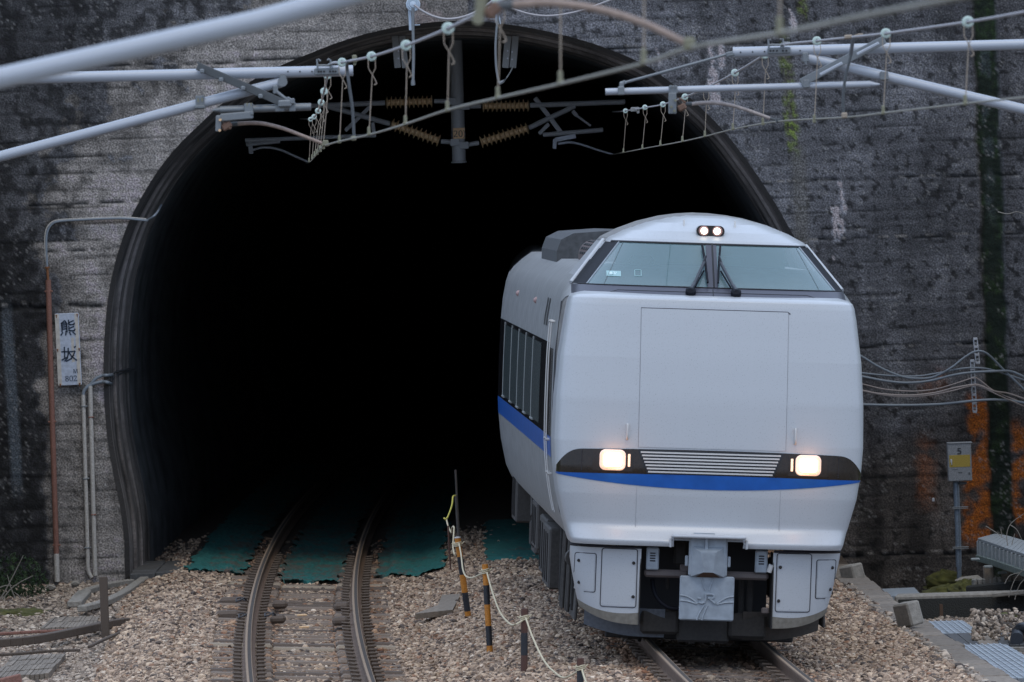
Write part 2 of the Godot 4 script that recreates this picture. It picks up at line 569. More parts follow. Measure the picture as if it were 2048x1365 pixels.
func make_portal() -> void:
	var portal := thing("tunnel_portal", "stained dark concrete tunnel portal wall with a tall horseshoe arch opening", "tunnel portal", Vector3(-0.6, 0, -WALL))
	# painted maps of the concrete: all in metres on the wall
	var joints := [[610, 0, 230, 0.026, 0.05], [495, 90, 260, 0.01, 0.03], [402, 60, 330, 0.012, 0.03], [352, 1525, 2060, 0.012, 0.02], [86, 1230, 1660, 0.011, 0.02], [120, 200, 640, 0.013, 0.03], [470, 1560, 2060, 0.012, 0.02], [1105, 1690, 1960, 0.02, 0.03], [690, 1660, 1960, 0.008, 0.02]]
	var jl := []
	for j in joints:
		var a := wall_xy(j[1], j[0] + 4)
		var b := wall_xy(j[2], j[0] + 4)
		jl.append([(a.y + b.y) * 0.5, a.x, b.x, j[3], j[4]])
	var strip_a := wall_xy(1950, 0).x
	var white := []
	for w in [[1424, 92, 1432, 205, 0.05], [1442, 88, 1446, 132, 0.045], [1684, 370, 1688, 420, 0.025], [1672, 420, 1676, 475, 0.05], [1666, 486, 1668, 520, 0.008], [1313, 100, 1316, 128, 0.012], [1580, 20, 1586, 60, 0.03]]:
		white.append([wall_xy(w[0], w[1]), wall_xy(w[2], w[3]), w[4]])
	var streak := [wall_xy(14, 640), wall_xy(32, 910)]
	var moss := [wall_xy(1574, 120), wall_xy(1592, 300)]
	var moss_top := [wall_xy(1604, -40), wall_xy(1606, 42)]
	var patch_a := wall_xy(1800, 838)
	var patch_b := wall_xy(1852, 796)
	var orange := [wall_xy(1985, 800), wall_xy(1982, 1060)]
	var y_top := 8.4
	var x0 := -7.0
	var x1 := 7.0
	var y0 := -1.5
	var nx := 560
	var ny := 396
	var cell := (x1 - x0) / nx
	var mb := MB.new()
	mb.colored = true
	var inside := PackedByteArray()
	inside.resize((nx + 1) * (ny + 1))
	for j in ny + 1:
		for i in nx + 1:
			var q := Vector2(lerpf(x0, x1, float(i) / nx), lerpf(y0, y_top, float(j) / ny))
			var near_ring := q.x < 4.6
			var sd := 3.0
			if near_ring:
				sd = arch_distance(q)
			elif q.x < 0:
				sd = Vector2(maxf(-5.0 - q.x, 0), maxf(q.y - 6.4, 0)).length()
			var hole := sd < 0
			inside[j * (nx + 1) + i] = 1 if hole else 0
			if hole and sd > -cell * 1.6:
				q = arch_closest(q)
			# --- tone
			var wob := nz.get_noise_2d(q.x * 40.0, q.y * 40.0)
			var med := nz.get_noise_2d(q.x * 150.0 + 900.0, q.y * 150.0)
			var fin := nz2.get_noise_2d(q.x * 900.0, q.y * 900.0)
			var brd := nz2.get_noise_2d(q.x * 25.0, q.y * 420.0)
			var tone: float
			var col: Color
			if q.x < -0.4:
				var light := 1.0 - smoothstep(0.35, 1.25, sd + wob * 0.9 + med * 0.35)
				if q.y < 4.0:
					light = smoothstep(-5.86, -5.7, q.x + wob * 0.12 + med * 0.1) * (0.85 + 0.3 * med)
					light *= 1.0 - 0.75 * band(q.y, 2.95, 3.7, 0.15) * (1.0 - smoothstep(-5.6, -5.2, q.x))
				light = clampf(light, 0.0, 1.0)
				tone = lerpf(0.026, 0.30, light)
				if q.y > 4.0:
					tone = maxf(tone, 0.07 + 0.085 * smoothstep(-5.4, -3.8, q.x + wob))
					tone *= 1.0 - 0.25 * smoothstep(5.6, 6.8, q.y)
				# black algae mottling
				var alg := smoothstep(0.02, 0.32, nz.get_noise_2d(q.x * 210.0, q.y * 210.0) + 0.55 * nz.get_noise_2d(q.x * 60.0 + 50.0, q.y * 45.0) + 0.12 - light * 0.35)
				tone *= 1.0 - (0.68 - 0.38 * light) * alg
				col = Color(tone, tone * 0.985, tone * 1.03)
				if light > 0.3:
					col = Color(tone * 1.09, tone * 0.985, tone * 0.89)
			else:
				tone = 0.092 + 0.028 * wob + 0.02 * smoothstep(0.0, 0.3, wob)
				var crown := (1.0 - smoothstep(0.2, 1.4, sd)) * (1.0 - smoothstep(1.2, 2.6, q.x))
				tone = lerpf(tone, 0.165, crown)
				var spots := nzc.get_noise_2d(q.x * 100.0, q.y * 100.0) + 0.25 * med
				tone *= 1.0 - 0.75 * smoothstep(0.36, 0.5, spots + 0.22 * nz.get_noise_2d(q.x * 22.0, q.y * 14.0 + 70.0))
				col = Color(tone * 1.0, tone * 0.99, tone * 1.06)
				# brown damp below the arch springing
				var low := 1.0 - smoothstep(0.3, 2.6, q.y + wob)
				col = col.lerp(Color(tone * 0.78, tone * 0.62, tone * 0.5), 0.75 * low)
				var damp := smoothstep(0.05, 0.4, nz.get_noise_2d(q.x * 75.0, q.y * 12.0 + 300.0))
				col = col.lerp(col * 0.45, damp * (0.35 + 0.4 * low))
			var streak_v := nz.get_noise_2d(q.x * 170.0 + 400.0, q.y * 9.0)
			var broad := nz.get_noise_2d(q.x * 14.0 - 300.0, q.y * 16.0)
			col *= (1.0 + 0.30 * fin + 0.26 * med) * (1.0 + 0.42 * streak_v) * (1.0 + 0.5 * broad)
			# board marks of the formwork
			var row := fposmod(q.y + 0.012 * wob, 0.205)
			var seam := 1.0 - smoothstep(0.006, 0.022, absf(row - 0.1))
			seam *= smoothstep(-0.1, 0.25, nz2.get_noise_2d(q.x * 35.0, floorf(q.y / 0.205) * 97.0))
			col *= 1.0 + 0.24 * brd - 0.62 * seam
			var dz := 0.005 * med + 0.0035 * fin + 0.006 * brd - 0.010 * seam
			# construction joints and cracks
			for j2 in jl:
				if q.x > j2[1] - 0.1 and q.x < j2[2] + 0.1:
					var k := crack(q, j2[0], j2[3], j2[4])
					if k > 0:
						var gate := smoothstep(-0.35, 0.05, nz.get_noise_2d(q.x * 130.0, j2[0] * 300.0))
						col *= 1.0 - 0.9 * k * gate
						dz -= 0.03 * k * gate
					var lip := crack(q, j2[0] + j2[3] * 1.6, j2[3] * 0.8, j2[4])
					if lip > 0:
						var gate2 := smoothstep(0.05, 0.35, nz2.get_noise_2d(q.x * 260.0, j2[0] * 500.0))
						col = col.lerp(Color(0.27, 0.245, 0.22), 0.75 * lip * gate2)
			# white lime runs
			for w in white:
				var t := clampf((w[0].y - q.y) / maxf(w[0].y - w[1].y, 0.01), 0.0, 1.0)
				var cx: float = lerpf(w[0].x, w[1].x, t) + 0.035 * nz2.get_noise_2d(q.y * 70.0, w[0].x * 100.0)
				var hw: float = w[2] * (0.8 + 0.5 * t + 0.7 * nz2.get_noise_2d(q.y * 130.0, w[0].x * 55.0))
				if q.y < w[0].y + 0.03 and q.y > w[1].y - 0.1 and absf(q.x - cx) < hw * 1.3:
					var wk := smoothstep(-0.6, -0.1, nz2.get_noise_2d(q.x * 700.0, q.y * 250.0))
					wk *= 1.0 - smoothstep(hw * 0.6, hw * 1.25, absf(q.x - cx))
					wk *= smoothstep(w[1].y - 0.1, w[1].y + 0.05, q.y)
					col = col.lerp(Color(0.55, 0.55, 0.6), 0.95 * wk)
					dz += 0.006 * wk
			# rosy scaling above the crown
			var scale_at := wall_xy(852, 20)
			if absf(q.x - scale_at.x) < 0.2 and absf(q.y - scale_at.y) < 0.35:
				col = col.lerp(Color(0.30, 0.24, 0.22), 0.7 * smoothstep(0.0, 0.3, med + 0.25 - absf(q.x - scale_at.x) * 2.0))
			# pale lichen run on the left
			if q.x < -5.9:
				var tt := clampf((streak[0].y - q.y) / (streak[0].y - streak[1].y), 0.0, 1.0)
				var sx: float = lerpf(streak[0].x, streak[1].x, tt)
				var k2 := band(q.x, sx - 0.07, sx + 0.06, 0.025) * band(q.y, streak[1].y - 0.4, streak[0].y + 0.1, 0.25)
				col = col.lerp(Color(0.09, 0.105, 0.12) * (1.0 + 0.3 * fin), 0.85 * k2)
			# yellow green moss runs
			var mk := band(q.x + 0.04 * med, moss[0].x - 0.08 + 0.05 * (moss[0].y - q.y) , moss[0].x + 0.06 + 0.06 * (moss[0].y - q.y), 0.03) * band(q.y, moss[1].y, moss[0].y + 0.3, 0.2)
			mk = maxf(mk, band(q.x + 0.04 * med, moss_top[0].x - 0.07, moss_top[0].x + 0.07, 0.03) * smoothstep(moss_top[1].y - 0.15, moss_top[1].y + 0.2, q.y))
			if mk > 0:
				var fleck := smoothstep(-0.1, 0.3, nz2.get_noise_2d(q.x * 700.0, q.y * 400.0) + 0.5 * med)
				var low_half := smoothstep(moss[0].y - 0.55, moss[0].y - 0.8, q.y)
				col = col.lerp(Color(0.055, 0.045, 0.015), 0.5 * mk)
				col = col.lerp(Color(0.15, 0.20, 0.042), mk * fleck * (0.55 + 0.45 * low_half))
				dz += 0.012 * mk * fleck
			# damp run below the moss
			var run := band(q.x, moss[1].x - 0.05, moss[1].x + 0.12, 0.05) * band(q.y, 2.4, moss[1].y, 0.3)
			col = col.lerp(Color(0.13, 0.12, 0.10), 0.45 * run)
			# rougher pale patch left by a removed box
			if q.x > patch_a.x - 0.05 and q.x < patch_b.x + 0.05:
				var pk := band(q.x, patch_a.x, patch_b.x, 0.01) * band(q.y, patch_a.y, patch_b.y, 0.01)
				col = col.lerp(Color(0.105, 0.105, 0.11) * (1.0 + 0.6 * brd), 0.85 * pk)
				dz += 0.008 * pk
				var pl := band(q.x, patch_a.x + 0.02, patch_b.x - 0.02, 0.04) * band(q.y, patch_a.y - 0.75, patch_a.y, 0.12)
				col = col.lerp(Color(0.075, 0.062, 0.055), 0.6 * pl * (0.6 + med))
			# orange algae beside the mossy channel
			var ot := clampf((orange[0].y - q.y) / (orange[0].y - orange[1].y), 0.0, 1.0)
			var sxx: float = 5.93 + 0.03 * (3.2 - q.y) * 0.0
			var ok := band(q.x + 0.05 * med + 0.05 * wob, sxx - 0.38 - 0.10 * ot, sxx - 0.12, 0.05) * band(q.y + 0.12 * wob, orange[1].y - 0.15, orange[0].y + 0.05, 0.12)
			ok = maxf(ok, band(q.x + 0.05 * med, sxx + 0.14, sxx + 0.5, 0.04) * band(q.y + 0.1 * wob, orange[1].y - 0.1, orange[0].y - 0.35, 0.12))
			ok = maxf(ok, 0.32 * band(q.x + 0.08 * med, 4.92, 5.12, 0.08) * band(q.y + 0.15 * wob, 0.35, 1.15, 0.2))
			ok = maxf(ok, 0.30 * band(q.x + 0.06 * med, 5.0, 5.3, 0.1) * band(q.y + 0.1 * wob, 1.75, 2.0, 0.12))
			col = col.lerp(Color(0.33, 0.088, 0.010) * (1.0 + 0.5 * fin), ok * smoothstep(-0.5, 0.05, med + 0.4 * nz.get_noise_2d(q.x * 90.0, q.y * 90.0)))
			# mossy drainage channel
			var sway := 0.035 * nz.get_noise_2d(q.y * 70.0, 11.0) + 0.02 * med
			var ck := band(q.x + sway, sxx - 0.135, sxx + 0.135, 0.02)
			if ck > 0:
				var g := 0.5 + 0.5 * nz2.get_noise_2d(q.x * 600.0, q.y * 300.0)
				var mossy := Color(0.005, 0.011, 0.006).lerp(Color(0.018, 0.038, 0.009), g * smoothstep(-0.1, 0.35, med + 0.3 * smoothstep(3.0, 6.5, q.y)))
				var wet := band(q.x, sxx - 0.07, sxx + 0.06, 0.03) * smoothstep(3.4, 4.2, q.y) * (1.0 - smoothstep(5.8, 6.2, q.y))
				mossy = mossy.lerp(Color(0.04, 0.05, 0.058), 0.7 * wet * smoothstep(-0.2, 0.3, med))
				col = col.lerp(mossy, ck)
				dz += -0.05 * ck + 0.02 * g * ck
			# chipped edge of the arch
			if absf(sd) < 0.09:
				dz -= 0.02 * smoothstep(0.0, 0.4, med + 0.3 * fin) * (1.0 - smoothstep(0.0, 0.09, sd))
			var white_speck := smoothstep(0.42, 0.55, nz2.get_noise_2d(q.x * 1100.0 + 50.0, q.y * 1100.0))
			col = col.lerp(Color(0.24, 0.23, 0.22), 0.6 * white_speck * smoothstep(-0.1, 0.3, wob + med))
			col *= 2.15
			col.r = clampf(col.r, 0.008, 0.8)
			col.g = clampf(col.g, 0.008, 0.7)
			col.b = clampf(col.b, 0.008, 0.7)
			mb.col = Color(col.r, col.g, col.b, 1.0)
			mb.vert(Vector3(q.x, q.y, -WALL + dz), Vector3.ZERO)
	for j in ny:
		for i in nx:
			var a := j * (nx + 1) + i
			if inside[a] and inside[a + 1] and inside[a + nx + 1] and inside[a + nx + 2]:
				continue
			var d := a + nx + 1
			mb.ix.append_array([a, d, a + 1, a + 1, d, d + 1])
	mb.smooth(0, 0)
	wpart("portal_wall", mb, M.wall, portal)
	# coping and the mass of the wall behind its face
	mb = MB.new()
	mb.box(Transform3D(Basis(), Vector3(0, y_top + 0.15, -WALL - 0.35)), Vector3(14.2, 0.3, 1.0), 0.03)
	wpart("coping", mb, M.concrete_dark, portal)
	# arch reveal: chamfered rim, then rings that step inwards
	var rim := MB.new()
	ring_strip(rim, 0.0, -WALL + 0.004, 0.055, -WALL - 0.13)
	wpart("arch_rim", rim, M.rim, portal)
	var rings := [[0.055, -0.13, 0.07, -0.9], [0.07, -0.9, 0.105, -0.92], [0.105, -0.92, 0.105, -1.75], [0.105, -1.75, 0.14, -1.78], [0.14, -1.78, 0.14, -3.2], [0.14, -3.2, 0.16, -3.24]]
	for k in 3:
		var rb := MB.new()
		var a = rings[k * 2]
		var b = rings[k * 2 + 1]
		ring_strip(rb, a[0], -WALL + a[1], a[2], -WALL + a[3])
		ring_strip(rb, b[0], -WALL + b[1], b[2], -WALL + b[3])
		wpart("reveal_ring", rb, M.reveal, portal)
	# lining that follows the curve
	var lb := MB.new()
	lb.colored = true
	var inner := inset_arch(0.16)
	var stations := 110
	lb.grid(inner.size() - 1, stations, func(u: float, v: float) -> Vector3:
		var q: Vector2 = inner[roundi(u * (inner.size() - 1))]
		var s := v * v * 185.0
		var shift := left_x(WALL + 3.24 + s) - left_x(WALL + 3.24)
		var bump := 0.012 * nz.get_noise_3d(q.x * 30.0, q.y * 30.0, s * 15.0) * minf(1.0, s)
		return Vector3(q.x + shift + bump, q.y + bump, -WALL - 3.23 - s),
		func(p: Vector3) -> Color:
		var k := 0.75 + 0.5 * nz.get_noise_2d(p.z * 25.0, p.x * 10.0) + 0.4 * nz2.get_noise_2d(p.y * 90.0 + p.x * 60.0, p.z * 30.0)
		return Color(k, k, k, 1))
	wpart("lining", lb, M.lining, portal)
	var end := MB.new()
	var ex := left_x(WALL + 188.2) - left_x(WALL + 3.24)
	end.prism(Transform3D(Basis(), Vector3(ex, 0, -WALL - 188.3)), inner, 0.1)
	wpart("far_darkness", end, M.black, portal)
	# hillside round the wall
	var hill := MB.new()
	hill.grid(40, 30, func(u: float, v: float) -> Vector3:
		var x := lerpf(-70, 70, u)
		var z := -WALL - 0.8 - v * 70.0
		return Vector3(x, y_top + v * 34.0 + 1.2 * nz.get_noise_2d(x * 5.0, z * 5.0) * v, z))
	for s in [-1.0, 1.0]:
		hill.grid(30, 20, func(u: float, v: float) -> Vector3:
			var x: float = lerpf(-70, -7.0, u) if s < 0 else lerpf(7.0, 70.0, u)
			var z := -86.0 - v * (WALL + 0.8 - 86.0)
			return Vector3(x, -1.6 + v * (y_top + 1.6) + 0.5 * nz.get_noise_2d(x * 8.0, z * 8.0) * v * (1.0 - v), z))
	structure("hillside", hill, M.grass)


func inset_arch(by: float) -> PackedVector2Array:
	var out := PackedVector2Array()
	for i in arch.size():
		var t := (arch[mini(i + 1, arch.size() - 1)] - arch[maxi(i - 1, 0)]).normalized()
		out.append(arch[i] + Vector2(t.y, -t.x) * by)
	return out


func ring_strip(mb: MB, in0: float, z0: float, in1: float, z1: float) -> void:
	var a := inset_arch(in0)
	var b := inset_arch(in1)
	mb.colored = true
	mb.grid(a.size() - 1, 6, func(u: float, v: float) -> Vector3:
		var i := roundi(u * (a.size() - 1))
		var q := a[i].lerp(b[i], v)
		return Vector3(q.x, q.y, lerpf(z0, z1, v)),
		func(p: Vector3) -> Color:
		var k := 0.62 + 0.75 * nz2.get_noise_2d(p.z * 420.0, (p.x + p.y) * 6.0) + 0.6 * nz.get_noise_2d((p.x - p.y) * 45.0, (p.x + p.y) * 45.0 + p.z * 30.0)
		k = clampf(k, 0.12, 1.3)
		return Color(k, k * 0.99, k * 0.97, 1))


# ---------------------------------------------------------------- ground
func ground_level(x: float, dist: float) -> float:
	var ul := x - left_x(dist)
	var ur := x - right_x(dist)
	var y := -0.175
	var cant := -CANT * clampf(ul, -1.3, 1.3) if ul < 1.95 else -CANT_RIGHT * clampf(ur, -1.3, 1.3)
	cant *= 1.0 if ul < 1.3 or ur > -1.3 else lerpf(1.0, 1.0, 0.0)
	if ul >= 1.3 and ur <= -1.3:
		var t := (ul - 1.3) / 1.3
		cant = lerpf(-CANT * 1.3, CANT_RIGHT * 1.3, clampf(t, 0, 1)) + 0.06 * sin(t * PI)
	y += cant
	# left shoulder down to the side ground
	var left_floor := lerpf(-0.42, -0.22, smoothstep(84.0, 95.0, dist))
	if ul < -1.35:
		y = lerpf(y + 0.02, left_floor, smoothstep(1.4, 2.35, -ul))
	# right side: shoulder, trough lids, then the lower drain yard
	if ur > 1.3:
		y = lerpf(y, -0.22, smoothstep(1.3, 1.9, ur))
	if ur > 2.62:
		y = lerpf(-0.30, -0.55, smoothstep(2.62, 2.85, ur)) - 0.2 * smoothstep(86.0, 97.0, dist)
	if absf(ul) < 0.95:
		y -= 0.03 + (0.022 if absf(ul) < 0.36 else 0.0)
	return y + 0.02 * nz.get_noise_2d(x * 120.0, dist * 120.0)


func make_ground() -> void:
	var g := MB.new()
	g.grid(30, 30, func(u: float, v: float) -> Vector3:
		return Vector3(lerpf(-300, 300, u), -1.55, lerpf(300, -84, v)))
	structure("ground", g, M.earth)
	var bed := MB.new()
	bed.grid(150, 260, func(u: float, v: float) -> Vector3:
		var dist := lerpf(30.0, 99.0, 1.0 - pow(1.0 - v, 1.6))
		var x := lerpf(-9.5, 9.0, u)
		return Vector3(x, ground_level(x, dist), -dist))
	structure("track_bed_terrain", bed, M.bed)
	var inside := MB.new()
	inside.grid(60, 160, func(u: float, v: float) -> Vector3:
		var dist := lerpf(98.6, 292.0, v * v)
		var x := left_x(dist) + lerpf(-2.9, 7.6, u)
		return Vector3(x, ground_level(x, dist) + (0.0 if v > 0.02 else 0.003), -dist))
	structure("tunnel_floor", inside, M.bed)
	# green sheet spread over the ballast inside the portal
	var dirt := func(p: Vector3) -> Color:
		var near_rail := minf(absf(absf(p.x - left_x(-p.z)) - 0.566), absf(absf(p.x - right_x(-p.z)) - 0.566))
		var k := smoothstep(0.25, -0.15, nz.get_noise_2d(p.x * 130.0, p.z * 60.0) + 0.6 * nz2.get_noise_2d(p.x * 500.0, p.z * 250.0) + (near_rail - 0.3) * 1.2)
		return Color(0.02, 0.135, 0.125).lerp(Color(0.09, 0.085, 0.07), clampf(k, 0.0, 1.0) * 0.85) * (1.0 + 0.35 * nz2.get_noise_2d(p.x * 900.0, p.z * 500.0))
	var sheets := [[-1.5, -0.82, 97.0, "outside the left rail"], [-0.36, 0.36, 96.0, "between the rails of the left track"], [0.80, 1.62, 96.9, "between the two tracks"]]
	for s in sheets:
		var sb := MB.new()
		sb.grid(40, 160, func(u: float, v: float) -> Vector3:
			var dist: float = lerpf(s[2], 132.0, v * v)
			if v < 0.01:
				dist += 0.9 * nz.get_noise_2d(u * 120.0, s[0] * 50.0) + 0.5 * u * (2.5 if s[0] > 0.5 else 1.0)
			var edge := 0.12 * nz.get_noise_2d(dist * 45.0, s[0] * 77.0 + u * 10.0)
			var x: float = left_x(dist) + lerpf(s[0], s[1], u) + edge
			var y := ground_level(x, dist) + 0.05 + 0.02 * nz.get_noise_2d(x * 200.0, dist * 60.0) + 0.016 * nz2.get_noise_2d(x * 700.0, dist * 500.0)
			if v < 0.01:
				y -= 0.09
			return Vector3(x, y, -dist), dirt)
		sb.colored = true
		var o := part("ballast_sheet", sb, M.teal)
		tag(o, "dark green sheet over the ballast " + s[3], "ground sheet", "green sheets over the ballast")
	var rs := MB.new()
	rs.grid(20, 50, func(u: float, v: float) -> Vector3:
		var dist := lerpf(97.0, 108.0, v)
		var x := right_x(dist) + lerpf(-1.75, -0.85, u) + 0.1 * nz.get_noise_2d(dist * 60.0, 5.0)
		return Vector3(x, ground_level(x, dist) + 0.04 - (0.09 if v < 0.01 else 0.0), -dist), dirt)
	rs.colored = true
	tag(part("ballast_sheet", rs, M.teal), "dark green sheet over the ballast beside the train underframe", "ground sheet", "green sheets over the ballast")
	make_ballast()


func stone_mesh(seed_: int, flat: float) -> ArrayMesh:
	var r := RandomNumberGenerator.new()
	r.seed = seed_
	var t := (1.0 + sqrt(5.0)) / 2.0
	var p := []
	for q in [[-1, t, 0], [1, t, 0], [-1, -t, 0], [1, -t, 0], [0, -1, t], [0, 1, t], [0, -1, -t], [0, 1, -t], [t, 0, -1], [t, 0, 1], [-t, 0, -1], [-t, 0, 1]]:
		var w := Vector3(q[0], q[1], q[2]).normalized() * r.randf_range(0.32, 0.58)
		p.append(Vector3(w.x, w.y * flat, w.z * 0.8))
	var mb := MB.new()
	mb.colored = true
	for f in [[0, 11, 5], [0, 5, 1], [0, 1, 7], [0, 7, 10], [0, 10, 11], [1, 5, 9], [5, 11, 4], [11, 10, 2], [10, 7, 6], [7, 1, 8], [3, 9, 4], [3, 4, 2], [3, 2, 6], [3, 6, 8], [3, 8, 9], [4, 9, 5], [2, 4, 11], [6, 2, 10], [8, 6, 7], [9, 8, 1]]:
		mb.tri_out(p[f[0]], p[f[1]], p[f[2]], Vector3.ZERO)
	return mb.mesh()


func stone_color(r: RandomNumberGenerator, mode: int) -> Color:
	var k := r.randf()
	var c := Color(0.31, 0.245, 0.195)
	if k < 0.25:
		c = Color(0.42, 0.34, 0.275)
	elif k < 0.45:
		c = Color(0.21, 0.165, 0.135)
	elif k < 0.58:
		c = Color(0.10, 0.085, 0.08)
	elif k < 0.70:
		c = Color(0.52, 0.43, 0.34)
	elif k < 0.76:
		c = Color(0.26, 0.16, 0.11)
	elif k < 0.80:
		c = Color(0.60, 0.54, 0.47)
	if mode == 1:
		var l := (c.r + c.g + c.b) / 3.0
		c = c.lerp(Color(l * 1.08, l * 1.0, l * 0.92), 0.4)
	if mode == 1:
		c = c * Color(0.9, 0.93, 0.96)
	return c * Color(1.06, 0.95, 0.83) * r.randf_range(0.8, 1.25)


func make_ballast() -> void:
	var r := RandomNumberGenerator.new()
	r.seed = 77
	var kinds := 6
	var bufs := []
	var counts := []
	for k in kinds:
		bufs.append(PackedFloat32Array())
		counts.append(0)
	var tries := 290000
	for i in tries:
		# more of them close to the camera, none where the photo cannot look
		var dist := 70.5 + 38.0 * r.randf() * (0.35 + 0.65 * r.randf())
		var x := r.randf_range(-6.3, 5.3)
		var ul := x - left_x(dist)
		var ur := x - right_x(dist)
		var mode := 0
		if dist > 98.0 and (ul < -2.4 or ur > 2.0):
			continue
		if ur > 2.22:
			if ur < 2.66 and (ur > 2.34 or r.randf() < 0.5):
				continue
			mode = 1
			if dist > 91.0 or r.randf() < 0.25:
				continue
			if in_plate(x, dist):
				continue
		if ul < -2.15:
			mode = 1
			var skip := false
			for pq in paving:
				if Geometry2D.is_point_in_polygon(Vector2(x, -dist), pq):
					skip = true
			if skip and r.randf() < 0.93:
				continue
			if dist < 84.0 and ul < -3.2 + (dist - 78.0) * 0.06 and r.randf() < 0.75:
				continue
		# rails and sleepers stay free
		var on_rail := absf(absf(ul) - 0.566) < 0.13 or absf(absf(ur) - 0.566) < 0.13
		if on_rail and r.randf() < 0.8:
			continue
		var clear := 1.0
		if absf(ul) < 1.02:
			var ph := fposmod(dist, 0.6) / 0.6
			if ph > 0.28 and ph < 0.72 and r.randf() < (0.22 if absf(ul) < 0.9 else 0.15):
				continue
		if absf(ur) < 1.15:
			var ph2 := fposmod(dist, 0.56) / 0.56
			if ph2 > 0.25 and ph2 < 0.75 and r.randf() < 0.85 and absf(nz.get_noise_2d(dist * 60.0, ur * 100.0)) < 0.3:
				continue
		if dist > 97.0 + r.randf() * 2.5 and r.randf() < 0.93 and ((ul > -1.6 and ul < -0.95) or absf(ul) < 0.33 or (ul > 0.95 and ul < 1.5)):
			continue
		var s := r.randf_range(0.026, 0.054)
		if r.randf() < 0.08:
			s *= 1.55
		if mode == 1:
			s *= 1.15
		var y := ground_level(x, dist) + s * r.randf_range(0.0, 0.34)
		if absf(ul) < 0.45 or absf(ur) < 0.45:
			y -= 0.012
		var b := Basis(Vector3(r.randf() - 0.5, r.randf() - 0.5, r.randf() - 0.5).normalized(), r.randf() * 1.1) * Basis(Vector3.UP, r.randf() * TAU)
		b = b.scaled(Vector3(s, s, s) * 1.25)
		var c := stone_color(r, mode)
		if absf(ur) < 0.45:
			c = c * 0.45  # shade under the train painted into the stones between the right rails
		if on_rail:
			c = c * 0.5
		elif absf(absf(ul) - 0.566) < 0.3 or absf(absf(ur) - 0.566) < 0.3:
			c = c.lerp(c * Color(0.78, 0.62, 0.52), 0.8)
		var k := r.randi() % kinds
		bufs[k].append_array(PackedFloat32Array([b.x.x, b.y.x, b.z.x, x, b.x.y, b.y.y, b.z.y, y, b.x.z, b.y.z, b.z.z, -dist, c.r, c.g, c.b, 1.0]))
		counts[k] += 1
	var root := Node3D.new()
	root.name = "ballast"
	add_child(root)
	tag(root, "loose grey brown crushed stone ballast round both tracks", "ballast")
	root.set_meta("kind", "stuff")
	for k in kinds:
		var mm := MultiMesh.new()
		mm.transform_format = MultiMesh.TRANSFORM_3D
		mm.use_colors = true
		mm.mesh = stone_mesh(500 + k, 0.42 + 0.07 * k)
		mm.instance_count = counts[k]
		mm.buffer = bufs[k]
		var o := MultiMeshInstance3D.new()
		o.name = "stones" if k == 0 else "stones_%03d" % k
		o.multimesh = mm
		o.material_override = M.stone
		o.set_meta("kind", "stuff")
		root.add_child(o)


func in_plate(x: float, dist: float) -> bool:
	for q in plates:
		if Geometry2D.is_point_in_polygon(Vector2(x, -dist), q):
			return true
	return false


var plates := []
var paving := []


# ---------------------------------------------------------------- track
func rail_path(side: float, right: bool, d0: float, d1: float) -> Array:
	var out := []
	var d := d0
	while d <= d1:
		var cx := right_x(d) if right else left_x(d)
		out.append(Vector3(cx + side * 0.566, -side * 0.566 * (CANT_RIGHT if right else CANT), -d))
		d += 1.0
	return out


func sweep(mb: MB, path: Array, prof: PackedVector2Array) -> void:
	for k in prof.size():
		var a := prof[k]
		var b := prof[(k + 1) % prof.size()]
		mb.grid(path.size() - 1, 1, func(u: float, v: float) -> Vector3:
			var i := path.size() - 1 - roundi(u * (path.size() - 1))
			var q := a.lerp(b, v)
			return path[i] + Vector3(q.x, q.y, 0))


